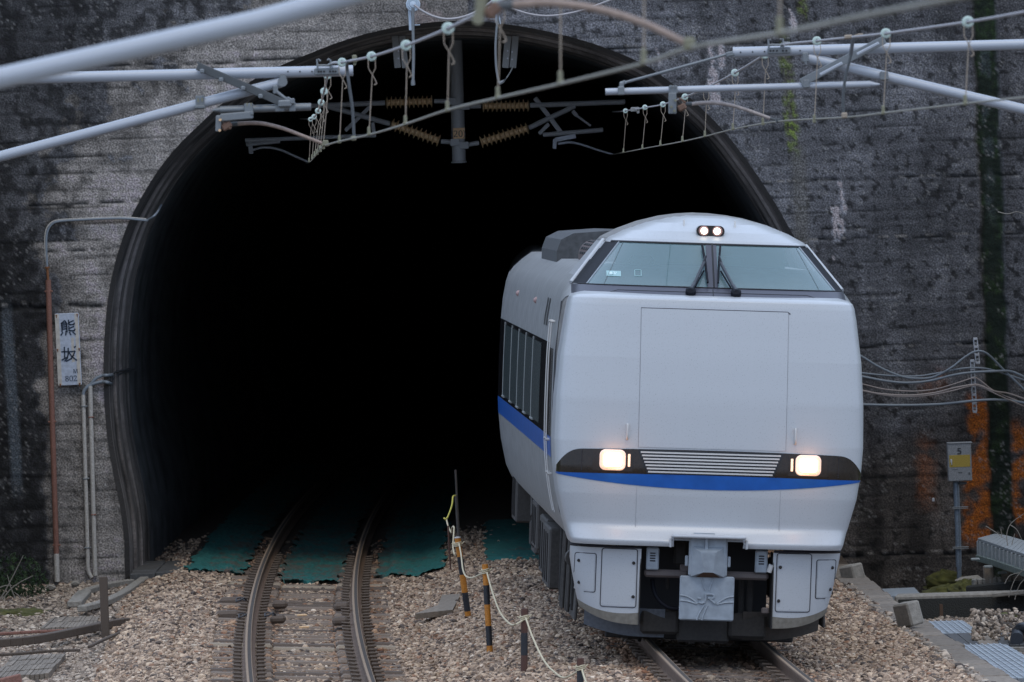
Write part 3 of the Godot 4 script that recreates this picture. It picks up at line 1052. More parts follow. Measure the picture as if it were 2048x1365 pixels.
func make_track(right: bool) -> void:
	var t := thing("railway_track", ("right hand curved railway track running out under the train" if right else "left hand curved railway track on concrete sleepers, empty into the tunnel"), "railway track", Vector3(right_x(80.0) if right else left_x(80.0), 0, -80), "the two railway tracks")
	var d0 := 64.0
	var d1 := 98.0 if right else 150.0
	# half profile of a 50 kg rail, drawn clockwise from the left foot so that the outside is in front
	var prof := PackedVector2Array([Vector2(-0.0635, -0.153), Vector2(-0.0635, -0.141), Vector2(-0.012, -0.118), Vector2(-0.008, -0.05), Vector2(-0.0325, -0.038), Vector2(-0.0325, -0.006), Vector2(-0.026, 0.0), Vector2(0.026, 0.0), Vector2(0.0325, -0.006), Vector2(0.0325, -0.038), Vector2(0.008, -0.05), Vector2(0.012, -0.118), Vector2(0.0635, -0.141), Vector2(0.0635, -0.153)])
	for side in [-1.0, 1.0]:
		var path := rail_path(side, right, d0, d1)
		var mb := MB.new()
		sweep(mb, path, prof)
		var rail := wpart("rail", mb, M.rail_rust, t)
		var top := MB.new()
		sweep(top, path, PackedVector2Array([Vector2(-0.007, 0.0005), Vector2(-0.007, 0.0025), Vector2(0.024, 0.0025), Vector2(0.024, 0.0005)]))
		wpart("running_band", top, M.rail_top, rail)
		var lip := MB.new()
		for e in [-1.0, 1.0]:
			var la := -0.0335 if e < 0 else 0.0255
			var lb := -0.0085 if e < 0 else 0.0335
			sweep(lip, path, PackedVector2Array([Vector2(la, -0.009), Vector2(la + (0.005 if e < 0 else 0.0), 0.0015), Vector2(lb - (0.004 if e > 0 else 0.0), 0.0015), Vector2(lb, -0.009)]))
		wpart("worn_edge", lip, M.rail_edge, rail)
	# sleepers
	var pitch := 0.56 if right else 0.6
	var shapes := []
	for k in 3:
		var sb := MB.new()
		if right:
			sb.box(Transform3D(Basis(), Vector3(0, -0.09, 0)), Vector3(2.2, 0.17, 0.215), 0.012)
		else:
			for part_x in [[-1.0, -0.33], [0.33, 1.0]]:
				sb.box(Transform3D(Basis(), Vector3((part_x[0] + part_x[1]) * 0.5, -0.085, 0)), Vector3(part_x[1] - part_x[0], 0.17, 0.235), 0.025)
			sb.box(Transform3D(Basis(), Vector3(0, -0.105, 0)), Vector3(0.67, 0.15, 0.2), 0.025)
		shapes.append(sb.mesh())
	var d := ceilf(72.0 / pitch) * pitch + pitch * 0.5
	var clips := MB.new()
	var n := 0
	while d < (95.0 if right else 101.0):
		var cx := right_x(d) if right else left_x(d)
		var dx := (right_x(d + 0.5) - right_x(d - 0.5)) if right else (left_x(d + 0.5) - left_x(d - 0.5))
		var cant := CANT_RIGHT if right else CANT
		var b := Basis(Vector3.UP, -atan(dx)) * Basis(Vector3.BACK, -atan(cant))
		var m: Material = M.sleeper_dark if right else M.sleeper
		var roll := rng.randf()
		if not right and roll < 0.16:
			m = M.sleeper_pale
		elif not right and roll > 0.8:
			m = M.sleeper_dark
		var o := wpart("sleeper", shapes[n % 3], m, t)
		var jig := rng.randf_range(-0.03, 0.004) if not right else rng.randf_range(-0.014, 0.012)
		o.transform = t.transform.affine_inverse() * Transform3D(b, Vector3(cx, -0.157 + jig, -d))
		for side in [-1.0, 1.0]:
			for e in [-1.0, 1.0]:
				var base: Vector3 = Vector3(cx, -0.157, -d) + b * Vector3(side * 0.566 + e * 0.115, 0.018, 0)
				clips.box(Transform3D(b, base), Vector3(0.075, 0.045, 0.115), 0.01)
				clips.tube([base + b * Vector3(-e * 0.045, 0.045, 0.045), base + b * Vector3(e * 0.04, 0.05, 0.045), base + b * Vector3(e * 0.045, 0.05, -0.045), base + b * Vector3(-e * 0.045, 0.045, -0.045)], 0.009, 5)
		n += 1
		d += pitch
	var co := wpart("rail_clips", clips, M.clip, t)
	co.set_meta("kind", "stuff")
	if not right:
		# two larger cable sleepers with bond cables, and orange dabs of paint
		for px in [[1205, 1243, 1290], [1228, 1228, 1272]]:
			pass
		for q in [[462, 1204, 0.42], [455, 1231, 0.42]]:
			var p := G(q[0], q[1], -0.10)
			var mb := MB.new()
			mb.box(Transform3D(Basis(), p), Vector3(q[2] * 0.62, 0.1, 0.24), 0.03)
			wpart("cable_cover", mb, M.sleeper_dark, t)
		for q in [[560, 1210], [556, 1239], [683, 1214], [680, 1243]]:
			var p2 := G(q[0], q[1], -0.12)
			var mb2 := MB.new()
			mb2.box(Transform3D(Basis(), p2), Vector3(0.17, 0.09, 0.24), 0.03)
			wpart("cable_cover", mb2, M.sleeper_dark, t)
		for q in [[604, 1231], [608, 1255]]:
			var p3 := G(q[0], q[1], -0.14)
			var mb3 := MB.new()
			mb3.box(Transform3D(Basis(), p3), Vector3(0.11, 0.02, 0.05), 0.005)
			wpart("orange_marker", mb3, M.tag_plate, t)
		for q in [[468, 1237], [462, 1205], [520, 1235]]:
			var p4 := G(q[0] + 20, q[1], -0.05)
			var pts := []
			for k in 9:
				pts.append(p4 + Vector3(0.06 * cos(k * 0.9), 0.03 + 0.02 * sin(k * 1.7), 0.09 * sin(k * 0.9)))
			var mb4 := MB.new()
			mb4.tube(pts, 0.009, 5)
			wpart("bond_cable", mb4, M.cable_dark, t)


# ---------------------------------------------------------------- train (local frame: x across, y above the rails, z forward, nose at z = 0)
const SY := [1.03, 1.07, 1.19, 1.23, 1.5, 1.75, 2.0, 2.4, 2.8, 3.2, 3.31, 3.355, 3.375, 3.39, 3.41]
const SW := [1.285, 1.30, 1.335, 1.35, 1.42, 1.455, 1.47, 1.462, 1.435, 1.382, 1.362, 1.345, 1.325, 1.29, 1.22]
const SZ := [0.10, 0.125, 0.02, 0.0, 0.03, 0.04, 0.03, 0.0, -0.06, -0.14, -0.167, -0.185, -0.21, -0.26, -0.42]
const HY := [3.36, 3.47, 3.88, 3.92, 4.0, 4.08, 4.14, 4.165, 4.18]
const HW := [1.325, 1.305, 0.985, 0.95, 0.80, 0.60, 0.38, 0.22, 0.05]
const HZ := [-0.26, -0.45, -0.98, -1.02, -1.13, -1.32, -1.6, -1.85, -2.2]


func tab(y: float, ys: Array, vs: Array) -> float:
	if y <= ys[0]:
		return vs[0]
	for i in ys.size() - 1:
		if y <= ys[i + 1]:
			var t: float = (y - ys[i]) / (ys[i + 1] - ys[i])
			return lerpf(vs[i], vs[i + 1], t)
	return vs[-1]


func super_z(x: float, w: float, zc: float, deep: float, e: float) -> float:
	var r := clampf(absf(x) / w, 0.0, 1.0)
	return zc - deep + deep * pow(maxf(1.0 - pow(r, e), 0.0), 1.0 / e)


func face(x: float, y: float, off := 0.0) -> Vector3:
	return Vector3(x, y, super_z(x, tab(y, SY, SW), tab(y, SY, SZ), 0.5, 4.2) + off)


func hood(x: float, y: float, off := 0.0) -> Vector3:
	return Vector3(x, y + off * 0.6, super_z(x, tab(y, HY, HW), tab(y, HY, HZ), 0.95, 3.2) + off)


func skirt(x: float, y: float, off := 0.0) -> Vector3:
	var w := 1.0 + 0.305 * pow(clampf((y - 0.1) / 0.92, 0.0, 1.0), 0.5)
	return Vector3(x, y, super_z(x, w, -0.04 + 0.04 * y, 0.6, 3.4) + off)


# closed ring of points round the nose, from the rear left to the rear right
func nose_ring(w: float, zc: float, deep: float, e: float, rear: float, count: int) -> Array:
	var out := [Vector2(-w, rear)]
	for k in count + 1:
		var a := lerpf(-PI / 2, PI / 2, float(k) / count)
		var s := sin(a)
		var x := w * signf(s) * pow(absf(s), 2.0 / e)
		var z := zc - deep + deep * pow(absf(cos(a)), 2.0 / e)
		out.append(Vector2(x, z))
	out.append(Vector2(w, rear))
	return out


# a plate lying on a surface with its edges turned down: corner(u, v) gives (x, y)
func plate(mb: MB, surf: Callable, corner: Callable, off: float, nx := 8, ny := 6) -> void:
	mb.grid(nx, ny, func(u: float, v: float) -> Vector3:
		var q: Vector2 = corner.call(u, v)
		return surf.call(q.x, q.y, off))
	for side in 4:
		mb.grid(maxi(nx, ny), 1, func(u: float, v: float) -> Vector3:
			var q: Vector2
			if side == 0:
				q = corner.call(u, 0.0)
			elif side == 1:
				q = corner.call(1.0, u)
			elif side == 2:
				q = corner.call(1.0 - u, 1.0)
			else:
				q = corner.call(0.0, 1.0 - u)
			return surf.call(q.x, q.y, lerpf(-0.004, off, v)))


func rect(xa: float, xb: float, ya: float, yb: float) -> Callable:
	return func(u: float, v: float) -> Vector2: return Vector2(lerpf(xa, xb, u), lerpf(ya, yb, v))


# thin line laid on a surface along a list of points
func seam(mb: MB, surf: Callable, pts: Array, r: float, off := 0.0) -> void:
	var out := []
	for i in pts.size() - 1:
		var n := maxi(2, int((pts[i + 1] - pts[i]).length() / 0.08))
		for k in n:
			var q: Vector2 = pts[i].lerp(pts[i + 1], float(k) / n)
			out.append(surf.call(q.x, q.y, off))
	out.append(surf.call(pts[-1].x, pts[-1].y, off))
	mb.tube(out, r, 5)


func rounded(xa: float, xb: float, ya: float, yb: float, r: float) -> Array:
	var out := []
	for c in [[xb - r, yb - r, 0.0], [xa + r, yb - r, PI / 2], [xa + r, ya + r, PI], [xb - r, ya + r, PI * 1.5]]:
		for k in 5:
			var a: float = c[2] + PI / 2 * k / 4.0
			out.append(Vector2(c[0] + r * cos(a), c[1] + r * sin(a)))
	out.append(out[0])
	return out


func body_half(y_scale := 1.0) -> Array:
	var p := []
	for q in [[1.27, 1.06], [1.34, 1.2], [1.41, 1.5], [1.443, 1.78], [1.455, 1.98], [1.457, 2.4], [1.45, 2.87], [1.435, 3.1], [1.405, 3.3], [1.375, 3.4], [1.32, 3.475], [1.22, 3.57], [1.12, 3.645], [0.8, 3.655], [0.4, 3.66], [0.0, 3.665]]:
		p.append(Vector2(q[0], q[1] if q[1] < 3.3 else 3.3 + (q[1] - 3.3) * y_scale))
	return p


func body_x(y: float) -> float:
	var h := body_half()
	for i in h.size() - 1:
		if y <= h[i + 1].y:
			return lerpf(h[i].x, h[i + 1].x, (y - h[i].y) / (h[i + 1].y - h[i].y))
	return 0.0


func car_shell(mb: MB, z_list: Array, taper: bool) -> void:
	var half := body_half()
	var full := []
	for q in half:
		full.append(Vector2(-q.x, q.y))
	for i in range(half.size() - 2, -1, -1):
		full.append(half[i])
	mb.grid(full.size() - 1, z_list.size() - 1, func(u: float, v: float) -> Vector3:
		var q: Vector2 = full[roundi(u * (full.size() - 1))]
		var z: float = z_list[roundi(v * (z_list.size() - 1))]
		var y := q.y
		if taper and y > 3.3:
			y = 3.3 + (y - 3.3) * smoothstep(-0.45, -1.7, z)
		return Vector3(q.x, y, z))
	var poly := PackedVector2Array(full)
	if taper:
		var low := PackedVector2Array()
		for q in full:
			low.append(Vector2(q.x * 0.996, minf(q.y, 3.3 + (q.y - 3.3) * smoothstep(-0.45, -1.7, z_list[0]) - 0.004)))
		mb.prism(Transform3D(Basis(), Vector3(0, 0, z_list[0] - 0.015)), low, 0.02)
	mb.prism(Transform3D(Basis(), Vector3(0, 0, z_list[-1] + 0.01)), poly, 0.02)


func make_train() -> void:
	var t := thing("express_train", "white express train with lit headlamps and a blue stripe coming out of the tunnel", "train")
	t.transform = Transform3D(Basis(Vector3.UP, deg_to_rad(2.0)) * Basis(Vector3.BACK, deg_to_rad(-3.9)), Vector3(CX_TRAIN, 0, -75.5))
	# --- nose
	var mb := MB.new()
	var rows := []
	for k in 40:
		rows.append(lerpf(SY[0], SY[-1], k / 39.0))
	for y in SY:
		rows.append(y)
	rows.sort()
	var rings := []
	for y in rows:
		rings.append(nose_ring(tab(y, SY, SW), tab(y, SY, SZ), 0.5, 4.2, -1.02, 56))
	mb.grid(rings[0].size() - 1, rings.size() - 1, func(u: float, v: float) -> Vector3:
		var j := roundi(v * (rings.size() - 1))
		var q: Vector2 = rings[j][roundi(u * (rings[0].size() - 1))]
		return Vector3(q.x, rows[j], q.y),
		null, func(p: Vector3) -> bool: return not (absf(p.x) < 0.335 and p.y < 1.115))
	var nose := part("nose", mb, M.paint, t)
	# recess edge above the coupler
	mb = MB.new()
	var lip := []
	for q in [[-0.36, 1.03], [-0.345, 1.075], [-0.31, 1.115], [-0.2, 1.125], [0.2, 1.125], [0.31, 1.115], [0.345, 1.075], [0.36, 1.03]]:
		lip.append(face(q[0], q[1], 0.0))
	mb.tube(spline(lip, 4), 0.014, 6)
	mb.box(Transform3D(Basis(), Vector3(0, 1.135, 0.02)), Vector3(0.7, 0.03, 0.4), 0.01)
	for s in [-1.0, 1.0]:
		mb.box(Transform3D(Basis(), Vector3(s * 0.36, 1.07, 0.0)), Vector3(0.02, 0.09, 0.3), 0.005)
	part("recess_edge", mb, M.paint, nose)
	# centre panel
	mb = MB.new()
	plate(mb, face, rect(-0.685, 0.705, 1.96, 3.268), 0.005, 14, 14)
	part("centre_panel", mb, M.paint, nose)
	mb = MB.new()
	seam(mb, face, [Vector2(-0.69, 3.27), Vector2(0.70, 3.27), Vector2(0.725, 3.25)], 0.0048, 0.002)
	part("panel_gap", mb, M.gap, nose)
	mb = MB.new()
	seam(mb, face, [Vector2(-0.69, 3.27), Vector2(-0.688, 1.96)], 0.003, 0.0)
	part("panel_seam", mb, M.soft_gap, nose)
	mb = MB.new()
	seam(mb, face, [Vector2(0.709, 3.26), Vector2(0.709, 1.96)], 0.0022, 0.0)
	part("panel_seam", mb, M.soft_gap, nose)
	for sx in [-0.69, 0.67]:
		mb = MB.new()
		seam(mb, face, [Vector2(sx, 1.58), Vector2(sx, 1.2)], 0.0022, 0.0)
		part("panel_seam", mb, M.soft_gap, nose)
	mb = MB.new()
	seam(mb, face, [Vector2(-0.14, 1.16), Vector2(0.06, 1.16)], 0.006, 0.0)
	part("tow_mark", mb, M.cover, nose)
	for s in [-1.0, 1.0]:
		var hx: float = s * 0.795
		mb = MB.new()
		mb.tube(spline([face(hx, 2.16, 0.0), face(hx, 2.165, 0.035), face(hx, 2.06, 0.04), face(hx, 2.03, 0.0)], 5), 0.011, 8)
		part("handle", mb, M.white_part, t)
	# --- headlamp band
	var top_of := func(x: float) -> float:
		var a := absf(x)
		return 1.945 - 0.012 * x * x - (0.17 * pow(maxf(a - 1.2, 0.0) / 0.25, 2.6))
	var bottom_of := func(x: float) -> float: return 1.708 - 0.006 * x * x
	mb = MB.new()
	mb.grid(80, 8, func(u: float, v: float) -> Vector3:
		var x := 1.445 * sin(lerpf(-1, 1, u) * PI / 2 * 0.96)
		var y := lerpf(bottom_of.call(x), top_of.call(x), v)
		return face(x, y, 0.006) + Vector3(0.004 * signf(x) * smoothstep(1.2, 1.44, absf(x)), 0, 0))
	part("lamp_band", mb, M.lamp_black, t)
	mb = MB.new()
	mb.grid(80, 6, func(u: float, v: float) -> Vector3:
		var x := 1.445 * sin(lerpf(-1, 1, u) * PI / 2 * 0.97)
		var y_top: float = bottom_of.call(x)
		var y := lerpf(1.572 + 0.105 * pow(absf(x) / 1.43, 2.0), y_top, v)
		return face(x, y, 0.005) + Vector3(0.004 * signf(x) * smoothstep(1.2, 1.44, absf(x)), 0, 0))
	part("blue_stripe", mb, M.blue, t)
	var grille := part("grille", grille_back(), M.black_gloss, t)
	for k in 7:
		var yb := 1.722 + k * 0.0305
		var ha := 0.588 + 0.085 * (yb - 1.72) / 0.21
		mb = MB.new()
		plate(mb, face, rect(-ha, ha, yb, yb + 0.0145), 0.013, 16, 1)
		part("white_slat", mb, M.white_line, grille)
	for s in [-1.0, 1.0]:
		var cx: float = 0.925 * s
		mb = MB.new()
		plate(mb, face, rect(cx - 0.19, cx + 0.19, 1.725, 1.925), 0.009, 4, 3)
		var lamp := part("headlight", mb, M.lamp_black, t)
		mb = MB.new()
		var fr := rounded(cx - 0.11, cx + 0.11, 1.745, 1.915, 0.04)
		seam(mb, face, fr, 0.018, 0.0)
		part("glow_surround", mb, M.lamp_amber, lamp)  # emissive ring, amber halo of the lamp painted round the lens
		for ring in [[0.103, 0.079, 0.012, "outer_glow"], [0.09, 0.067, 0.02, "inner_glow"]]:  # glowing layers that imitate the bloom falloff round the lens
			mb = MB.new()
			var rp := PackedVector2Array()
			for q in rounded(-ring[0], ring[0], -ring[1], ring[1], 0.035).slice(0, 20):
				rp.append(q)
			mb.prism(Transform3D(Basis(), face(cx, 1.83, ring[2])), rp, 0.016)
			part(ring[3], mb, M.lamp_amber if ring[3] == "outer_glow" else M.lamp_warm, lamp)
		mb = MB.new()
		var pts := PackedVector2Array()
		for q in rounded(-0.077, 0.077, -0.055, 0.055, 0.03).slice(0, 20):
			pts.append(q)
		mb.prism(Transform3D(Basis(), face(cx, 1.83, 0.028)), pts, 0.02)
		part("lamp_lens", mb, M.lamp_core, lamp)
		mb = MB.new()
		mb.box(Transform3D(Basis(), face(cx + s * -0.155, 1.83, 0.012)), Vector3(0.022, 0.12, 0.01), 0.003)
		part("side_glow", mb, M.lamp_halo, lamp)  # strip glows by itself, lamp shine put into its material
		mb = MB.new()
		seam(mb, face, [Vector2(cx + s * 0.29, 1.72), Vector2(cx + s * 0.29, 1.92)], 0.003, 0.009)
		part("lamp_divider", mb, M.gap, lamp)
		var light := OmniLight3D.new()
		light.name = "headlight_glow"
		light.position = face(cx, 1.83, 0.09)
		light.light_color = Color(1.0, 0.66, 0.34)
		light.light_energy = 0.03
		light.light_size = 0.08
		light.omni_range = 40.0
		light.shadow_enabled = true
		t.add_child(light)
	# --- cab hood
	mb = MB.new()
	var hrows := []
	for k in 30:
		hrows.append(lerpf(HY[0], HY[-1], pow(k / 29.0, 0.9)))
	for y in HY:
		hrows.append(y)
	hrows.sort()
	var hr := []
	for y in hrows:
		hr.append(nose_ring(tab(y, HY, HW), tab(y, HY, HZ), 0.95, 3.2, -3.4, 48))
	var hood_at := func(u: float, v: float) -> Vector3:
		var j := roundi(v * (hrows.size() - 1))
		var q: Vector2 = hr[j][roundi(u * (hr[0].size() - 1))]
		return Vector3(q.x, hrows[j], q.y)
	mb.grid(hr[0].size() - 1, hrows.size() - 1, hood_at, null, func(p: Vector3) -> bool: return p.y > 3.885 and p.z > -1.78)
	var cap := part("cab_roof", mb, M.paint, t)
	mb = MB.new()
	mb.grid(hr[0].size() - 1, hrows.size() - 1, hood_at, null, func(p: Vector3) -> bool: return p.y > 3.885 and p.z <= -1.78)
	part("rear_roof", mb, M.roof_paint, cap)
	mb = MB.new()
	mb.grid(hr[0].size() - 1, hrows.size() - 1, hood_at, null, func(p: Vector3) -> bool: return p.y < 3.475)
	var cowl := part("cowl", mb, M.cowl, t)
	mb = MB.new()
	mb.grid(hr[0].size() - 1, hrows.size() - 1, hood_at, null, func(p: Vector3) -> bool: return p.y > 3.47 and p.y < 3.89 and p.z < -1.55 - (p.y - 3.47) * 0.25)
	part("cab_side", mb, M.paint, cap)
	mb = MB.new()
	seam(mb, hood, [Vector2(-0.93, 3.884), Vector2(-0.5, 3.884), Vector2(0.5, 3.884), Vector2(0.93, 3.884)], 0.014, 0.0)
	seam(mb, hood, [Vector2(-1.26, 3.475), Vector2(0, 3.475), Vector2(1.26, 3.475)], 0.006, 0.002)
	part("window_seal", mb, M.black, cap)
	mb = MB.new()
	seam(mb, hood, [Vector2(-1.02, 3.395), Vector2(-0.9, 3.43), Vector2(0.9, 3.43), Vector2(1.02, 3.395)], 0.003, 0.001)
	seam(mb, hood, [Vector2(0, 3.36), Vector2(0, 3.46)], 0.004, 0.001)
	part("cowl_gap", mb, M.black, cowl)
	# windscreen
	var edge := func(y: float) -> float: return lerpf(1.185, 0.865, (y - 3.475) / 0.405)
	for s in [-1.0, 1.0]:
		mb = MB.new()
		mb.grid(28, 10, func(u: float, v: float) -> Vector3:
			var y := lerpf(3.475, 3.878, v)
			var e: float = edge.call(y)
			var x: float = lerpf(-e, -0.05, u) if s < 0 else lerpf(0.05, e, u)
			return hood(x, y, 0.0))
		part("windscreen", mb, M.glass, t)
		mb = MB.new()
		mb.grid(8, 8, func(u: float, v: float) -> Vector3:
			var y := lerpf(3.475, 3.878, v)
			var w := tab(y, HY, HW)
			var e: float = edge.call(y)
			var x: float = s * lerpf(e, w * 0.9995, (u if s > 0 else 1.0 - u))
			return hood(x, y, 0.0))
		part("corner_window", mb, M.rubber, t)
		# white pillar between the panes and the body, outside
		mb = MB.new()
		var pl := []
		for k in 9:
			var y2 := lerpf(3.475, 3.89, k / 8.0)
			pl.append(Vector3(s * (tab(y2, HY, HW) + 0.004), y2, tab(y2, HY, HZ) - 1.0))
		mb.tube(pl, 0.024, 8)
		part("pillar", mb, M.paint, cap)
		mb = MB.new()
		seam(mb, hood, [Vector2(s * (edge.call(3.475) - 0.0), 3.475), Vector2(s * edge.call(3.6), 3.6), Vector2(s * edge.call(3.75), 3.75), Vector2(s * edge.call(3.878), 3.878)], 0.009, 0.002)
		part("window_trim", mb, M.cover, cap)
		# inside pillar line
		mb = MB.new()
		seam(mb, hood, [Vector2(s * 1.03, 3.475), Vector2(s * 0.83, 3.878)], 0.0035, 0.001)
		part("pane_joint", mb, M.cab_dark, cap)
	mb = MB.new()
	mb.grid(4, 8, func(u: float, v: float) -> Vector3: return hood(lerpf(-0.05, 0.05, u), lerpf(3.475, 3.884, v), 0.004))
	var post := part("centre_post", mb, M.cowl, t)
	mb = MB.new()
	seam(mb, hood, [Vector2(0.012, 3.475), Vector2(0.012, 3.88)], 0.008, 0.006)
	part("centre_seal", mb, M.black, post)
	# cab interior
	mb = MB.new()
	mb.box(Transform3D(Basis(), Vector3(0, 3.55, -2.6)), Vector3(1.66, 0.66, 0.06), 0.01)
	var cab := part("cab_interior", mb, M.cab_wall, t)
	mb = MB.new()
	mb.box(Transform3D(Basis(Vector3.RIGHT, 0.15), Vector3(0, 3.42, -0.95)), Vector3(2.2, 0.06, 0.7), 0.02)
	part("dashboard", mb, M.cab_dark, cab)
	mb = MB.new()
	mb.box(Transform3D(Basis(), Vector3(0.32, 3.70, -2.5)), Vector3(0.19, 0.13, 0.04), 0.01)
	part("rear_window", mb, M.sticker, cab)
	mb = MB.new()
	mb.box(Transform3D(Basis(), Vector3(-0.62, 3.52, -1.7)), Vector3(0.42, 0.3, 0.12), 0.05)
	mb.box(Transform3D(Basis(), Vector3(-0.62, 3.7, -1.72)), Vector3(0.24, 0.12, 0.1), 0.04)
	part("driver_seat", mb, M.cab_dark, cab)
	# number card and small stickers
	mb = MB.new()
	mb.grid(4, 2, func(u: float, v: float) -> Vector3: return hood(lerpf(-1.0, -0.865, u), lerpf(3.555, 3.605, v), 0.004))
	var card := part("number_card", mb, M.sticker, t)
	flat_text("B39", 0.038, M.sticker_text, card, Transform3D(Basis(Vector3.RIGHT, deg_to_rad(-52)), hood(-0.93, 3.58, 0.008)), true)
	mb = MB.new()
	seam(mb, hood, rounded(-0.735, -0.675, 3.565, 3.62, 0.005), 0.004, 0.002)
	part("square_sticker", mb, M.sticker, t)
	# roof marker lamps and lifting eyes
	mb = MB.new()
	var lamp_at := hood(0.0, 4.012, 0.0)
	var lamp_basis := Basis(Vector3.RIGHT, deg_to_rad(-40))
	var oval := PackedVector2Array()
	for q in rounded(-0.135, 0.135, -0.052, 0.052, 0.05).slice(0, 20):
		oval.append(q)
	mb.prism(Transform3D(Basis(), lamp_at + Vector3(0, 0, 0.0)), oval, 0.16)
	var ml := part("roof_lamp", mb, M.lamp_black, t)
	for s in [-1.0, 1.0]:
		mb = MB.new()
		mb.lathe(Transform3D(Basis(Vector3.RIGHT, PI / 2), lamp_at + Vector3(s * 0.065, 0, 0.078)), [Vector2(0.05, 0.0), Vector2(0.047, 0.012), Vector2(0.03, 0.014)], 16)
		part("lamp_reflector", mb, M.reflector, ml)
		mb = MB.new()
		mb.lathe(Transform3D(Basis(Vector3.RIGHT, PI / 2), lamp_at + Vector3(s * 0.062, 0, 0.085)), [Vector2(0.034, 0.0), Vector2(0.03, 0.016), Vector2(0.0, 0.022)], 16)
		part("lamp_lens", mb, M.lamp_core, ml)
		mb = MB.new()
		var ey := hood(s * 0.245, 4.06, 0.0)
		mb.bar(ey + Vector3(0, -0.035, 0.02), ey + Vector3(0, 0.05, -0.03), 0.016, 0.03, 0.004)
		part("lifting_eye", mb, M.white_part, t)
		mb = MB.new()
		mb.bar(ey + Vector3(0.002, -0.06, 0.018), ey + Vector3(0.002, -0.03, 0.026), 0.026, 0.02, 0.004)
		part("eye_foot", mb, M.under, t)
	# wipers
	for s in [-1.0, 1.0]:
		var base := hood(s * 0.215, 3.425, 0.03)
		mb = MB.new()
		mb.lathe(Transform3D(Basis(Vector3.RIGHT, 0.6), base), [Vector2(0.0, -0.045), Vector2(0.05, -0.03), Vector2(0.05, 0.01), Vector2(0.02, 0.03), Vector2(0.0, 0.03)], 12)
		var wp := part("wiper", mb, M.rubber, t)
		var knee := hood(s * 0.075, 3.68, 0.07)
		mb = MB.new()
		mb.bar(base + Vector3(0, 0.02, 0.03), base.lerp(knee, 0.25) + Vector3(0, 0, 0.03), 0.034, 0.03, 0.006)
		mb.bar(base.lerp(knee, 0.22) + Vector3(0, 0, 0.03), knee, 0.026, 0.026, 0.005)
		mb.bar(knee + Vector3(s * 0.02, -0.03, 0.0), knee + Vector3(s * -0.015, 0.06, 0.0), 0.034, 0.02, 0.006)
		part("wiper_arm", mb, M.wiper, wp)
		mb = MB.new()
		mb.bar(hood(s * 0.05, 3.50, 0.04), hood(s * 0.065, 3.68, 0.045), 0.02, 0.022, 0.003)
		mb.bar(hood(s * 0.065, 3.68, 0.045), hood(s * 0.088, 3.862, 0.04), 0.02, 0.022, 0.003)
		mb.bar(hood(s * 0.17, 3.47, 0.02), hood(s * 0.08, 3.62, 0.03), 0.014, 0.014, 0.003)
		part("wiper_blade", mb, M.rubber, wp)
	# --- skirt
	for s in [-1.0, 1.0]:
		var low := func(x: float) -> float: return 0.275 + 0.23 * pow(clampf((absf(x) - 0.62) / 0.67, 0.0, 1.0), 2.6)
		var outer := func(y: float) -> float: return (1.0 + 0.305 * pow(clampf((y - 0.1) / 0.92, 0.0, 1.0), 0.5))
		var sk := MB.new()
		var lowb := MB.new()
		for pass_ in 2:
			(sk if pass_ == 0 else lowb).grid(24, 8, func(u: float, v: float) -> Vector3:
				var uu := sin(u * PI / 2) if s > 0 else 1.0 - sin((1.0 - u) * PI / 2)
				var ax := lerpf(0.625, 1.0, uu if s > 0 else 1.0 - uu)
				ax = 0.625 + (ax - 0.625) / 0.375 * (1.285 - 0.625)
				var y0: float = low.call(ax)
				var yw := y0 + 0.115 * (1.0 - 0.55 * clampf((ax - 0.62) / 0.6, 0, 1))
				var y := lerpf(yw, 0.995, v) if pass_ == 0 else lerpf(y0, yw, v)
				var w: float = outer.call(y)
				return skirt(s * minf(ax, w * 0.9995), y, 0.0))
		var so := part("skirt", sk, M.paint, t)
		part("skirt_lower_edge", lowb, M.skirt_low, so)
		mb = MB.new()
		mb.box(Transform3D(Basis(), Vector3(s * 0.629, 0.63, -0.2)), Vector3(0.012, 0.72, 0.36), 0.004)
		part("skirt_return", mb, M.under, so)
		mb = MB.new()
		seam(mb, skirt, [Vector2(s * 0.63, 1.005), Vector2(s * 1.0, 1.008), Vector2(s * 1.22, 1.012), Vector2(s * 1.28, 1.015)], 0.012, 0.0)
		part("skirt_gap", mb, M.gap, so)
		var hatches := [[0.66, 0.995, 0.435, 0.99, 0.025], [1.045, 1.24, 0.565, 0.935, 0.02]]
		for h in hatches:
			var xa: float = minf(s * h[0], s * h[1])
			var xb: float = maxf(s * h[0], s * h[1])
			mb = MB.new()
			plate(mb, skirt, rect(xa + 0.012, xb - 0.012, h[2] + 0.012, h[3] - 0.012), 0.005, 6, 6)
			var hp := part("hatch", mb, M.paint, so)
			mb = MB.new()
			seam(mb, skirt, rounded(xa, xb, h[2], h[3], h[4]), 0.0042, 0.002)
			part("hatch_gap", mb, M.gap, hp)
		for k in [[0.695, 0.86], [0.69, 0.54], [1.205, 0.86], [1.195, 0.65]]:
			mb = MB.new()
			mb.lathe(Transform3D(Basis(Vector3.RIGHT, PI / 2), skirt(s * k[0], k[1], 0.004)), [Vector2(0.016, 0), Vector2(0.016, 0.014), Vector2(0.007, 0.022), Vector2(0, 0.022)], 10)
			part("hatch_lock", mb, M.under, so)
		# snow plough under the skirt
		mb = MB.new()
		mb.grid(14, 4, func(u: float, v: float) -> Vector3:
			var ax := lerpf(0.37, 1.12, u if s > 0 else 1.0 - u)
			var y_low := 0.145 + 0.12 * pow(clampf((ax - 0.6) / 0.6, 0, 1), 2.0)
			var y := lerpf(y_low, 0.42, v)
			return Vector3(s * ax, y, -0.22 - 0.25 * pow(ax, 3.0) - 0.12 * (1.0 - v)))
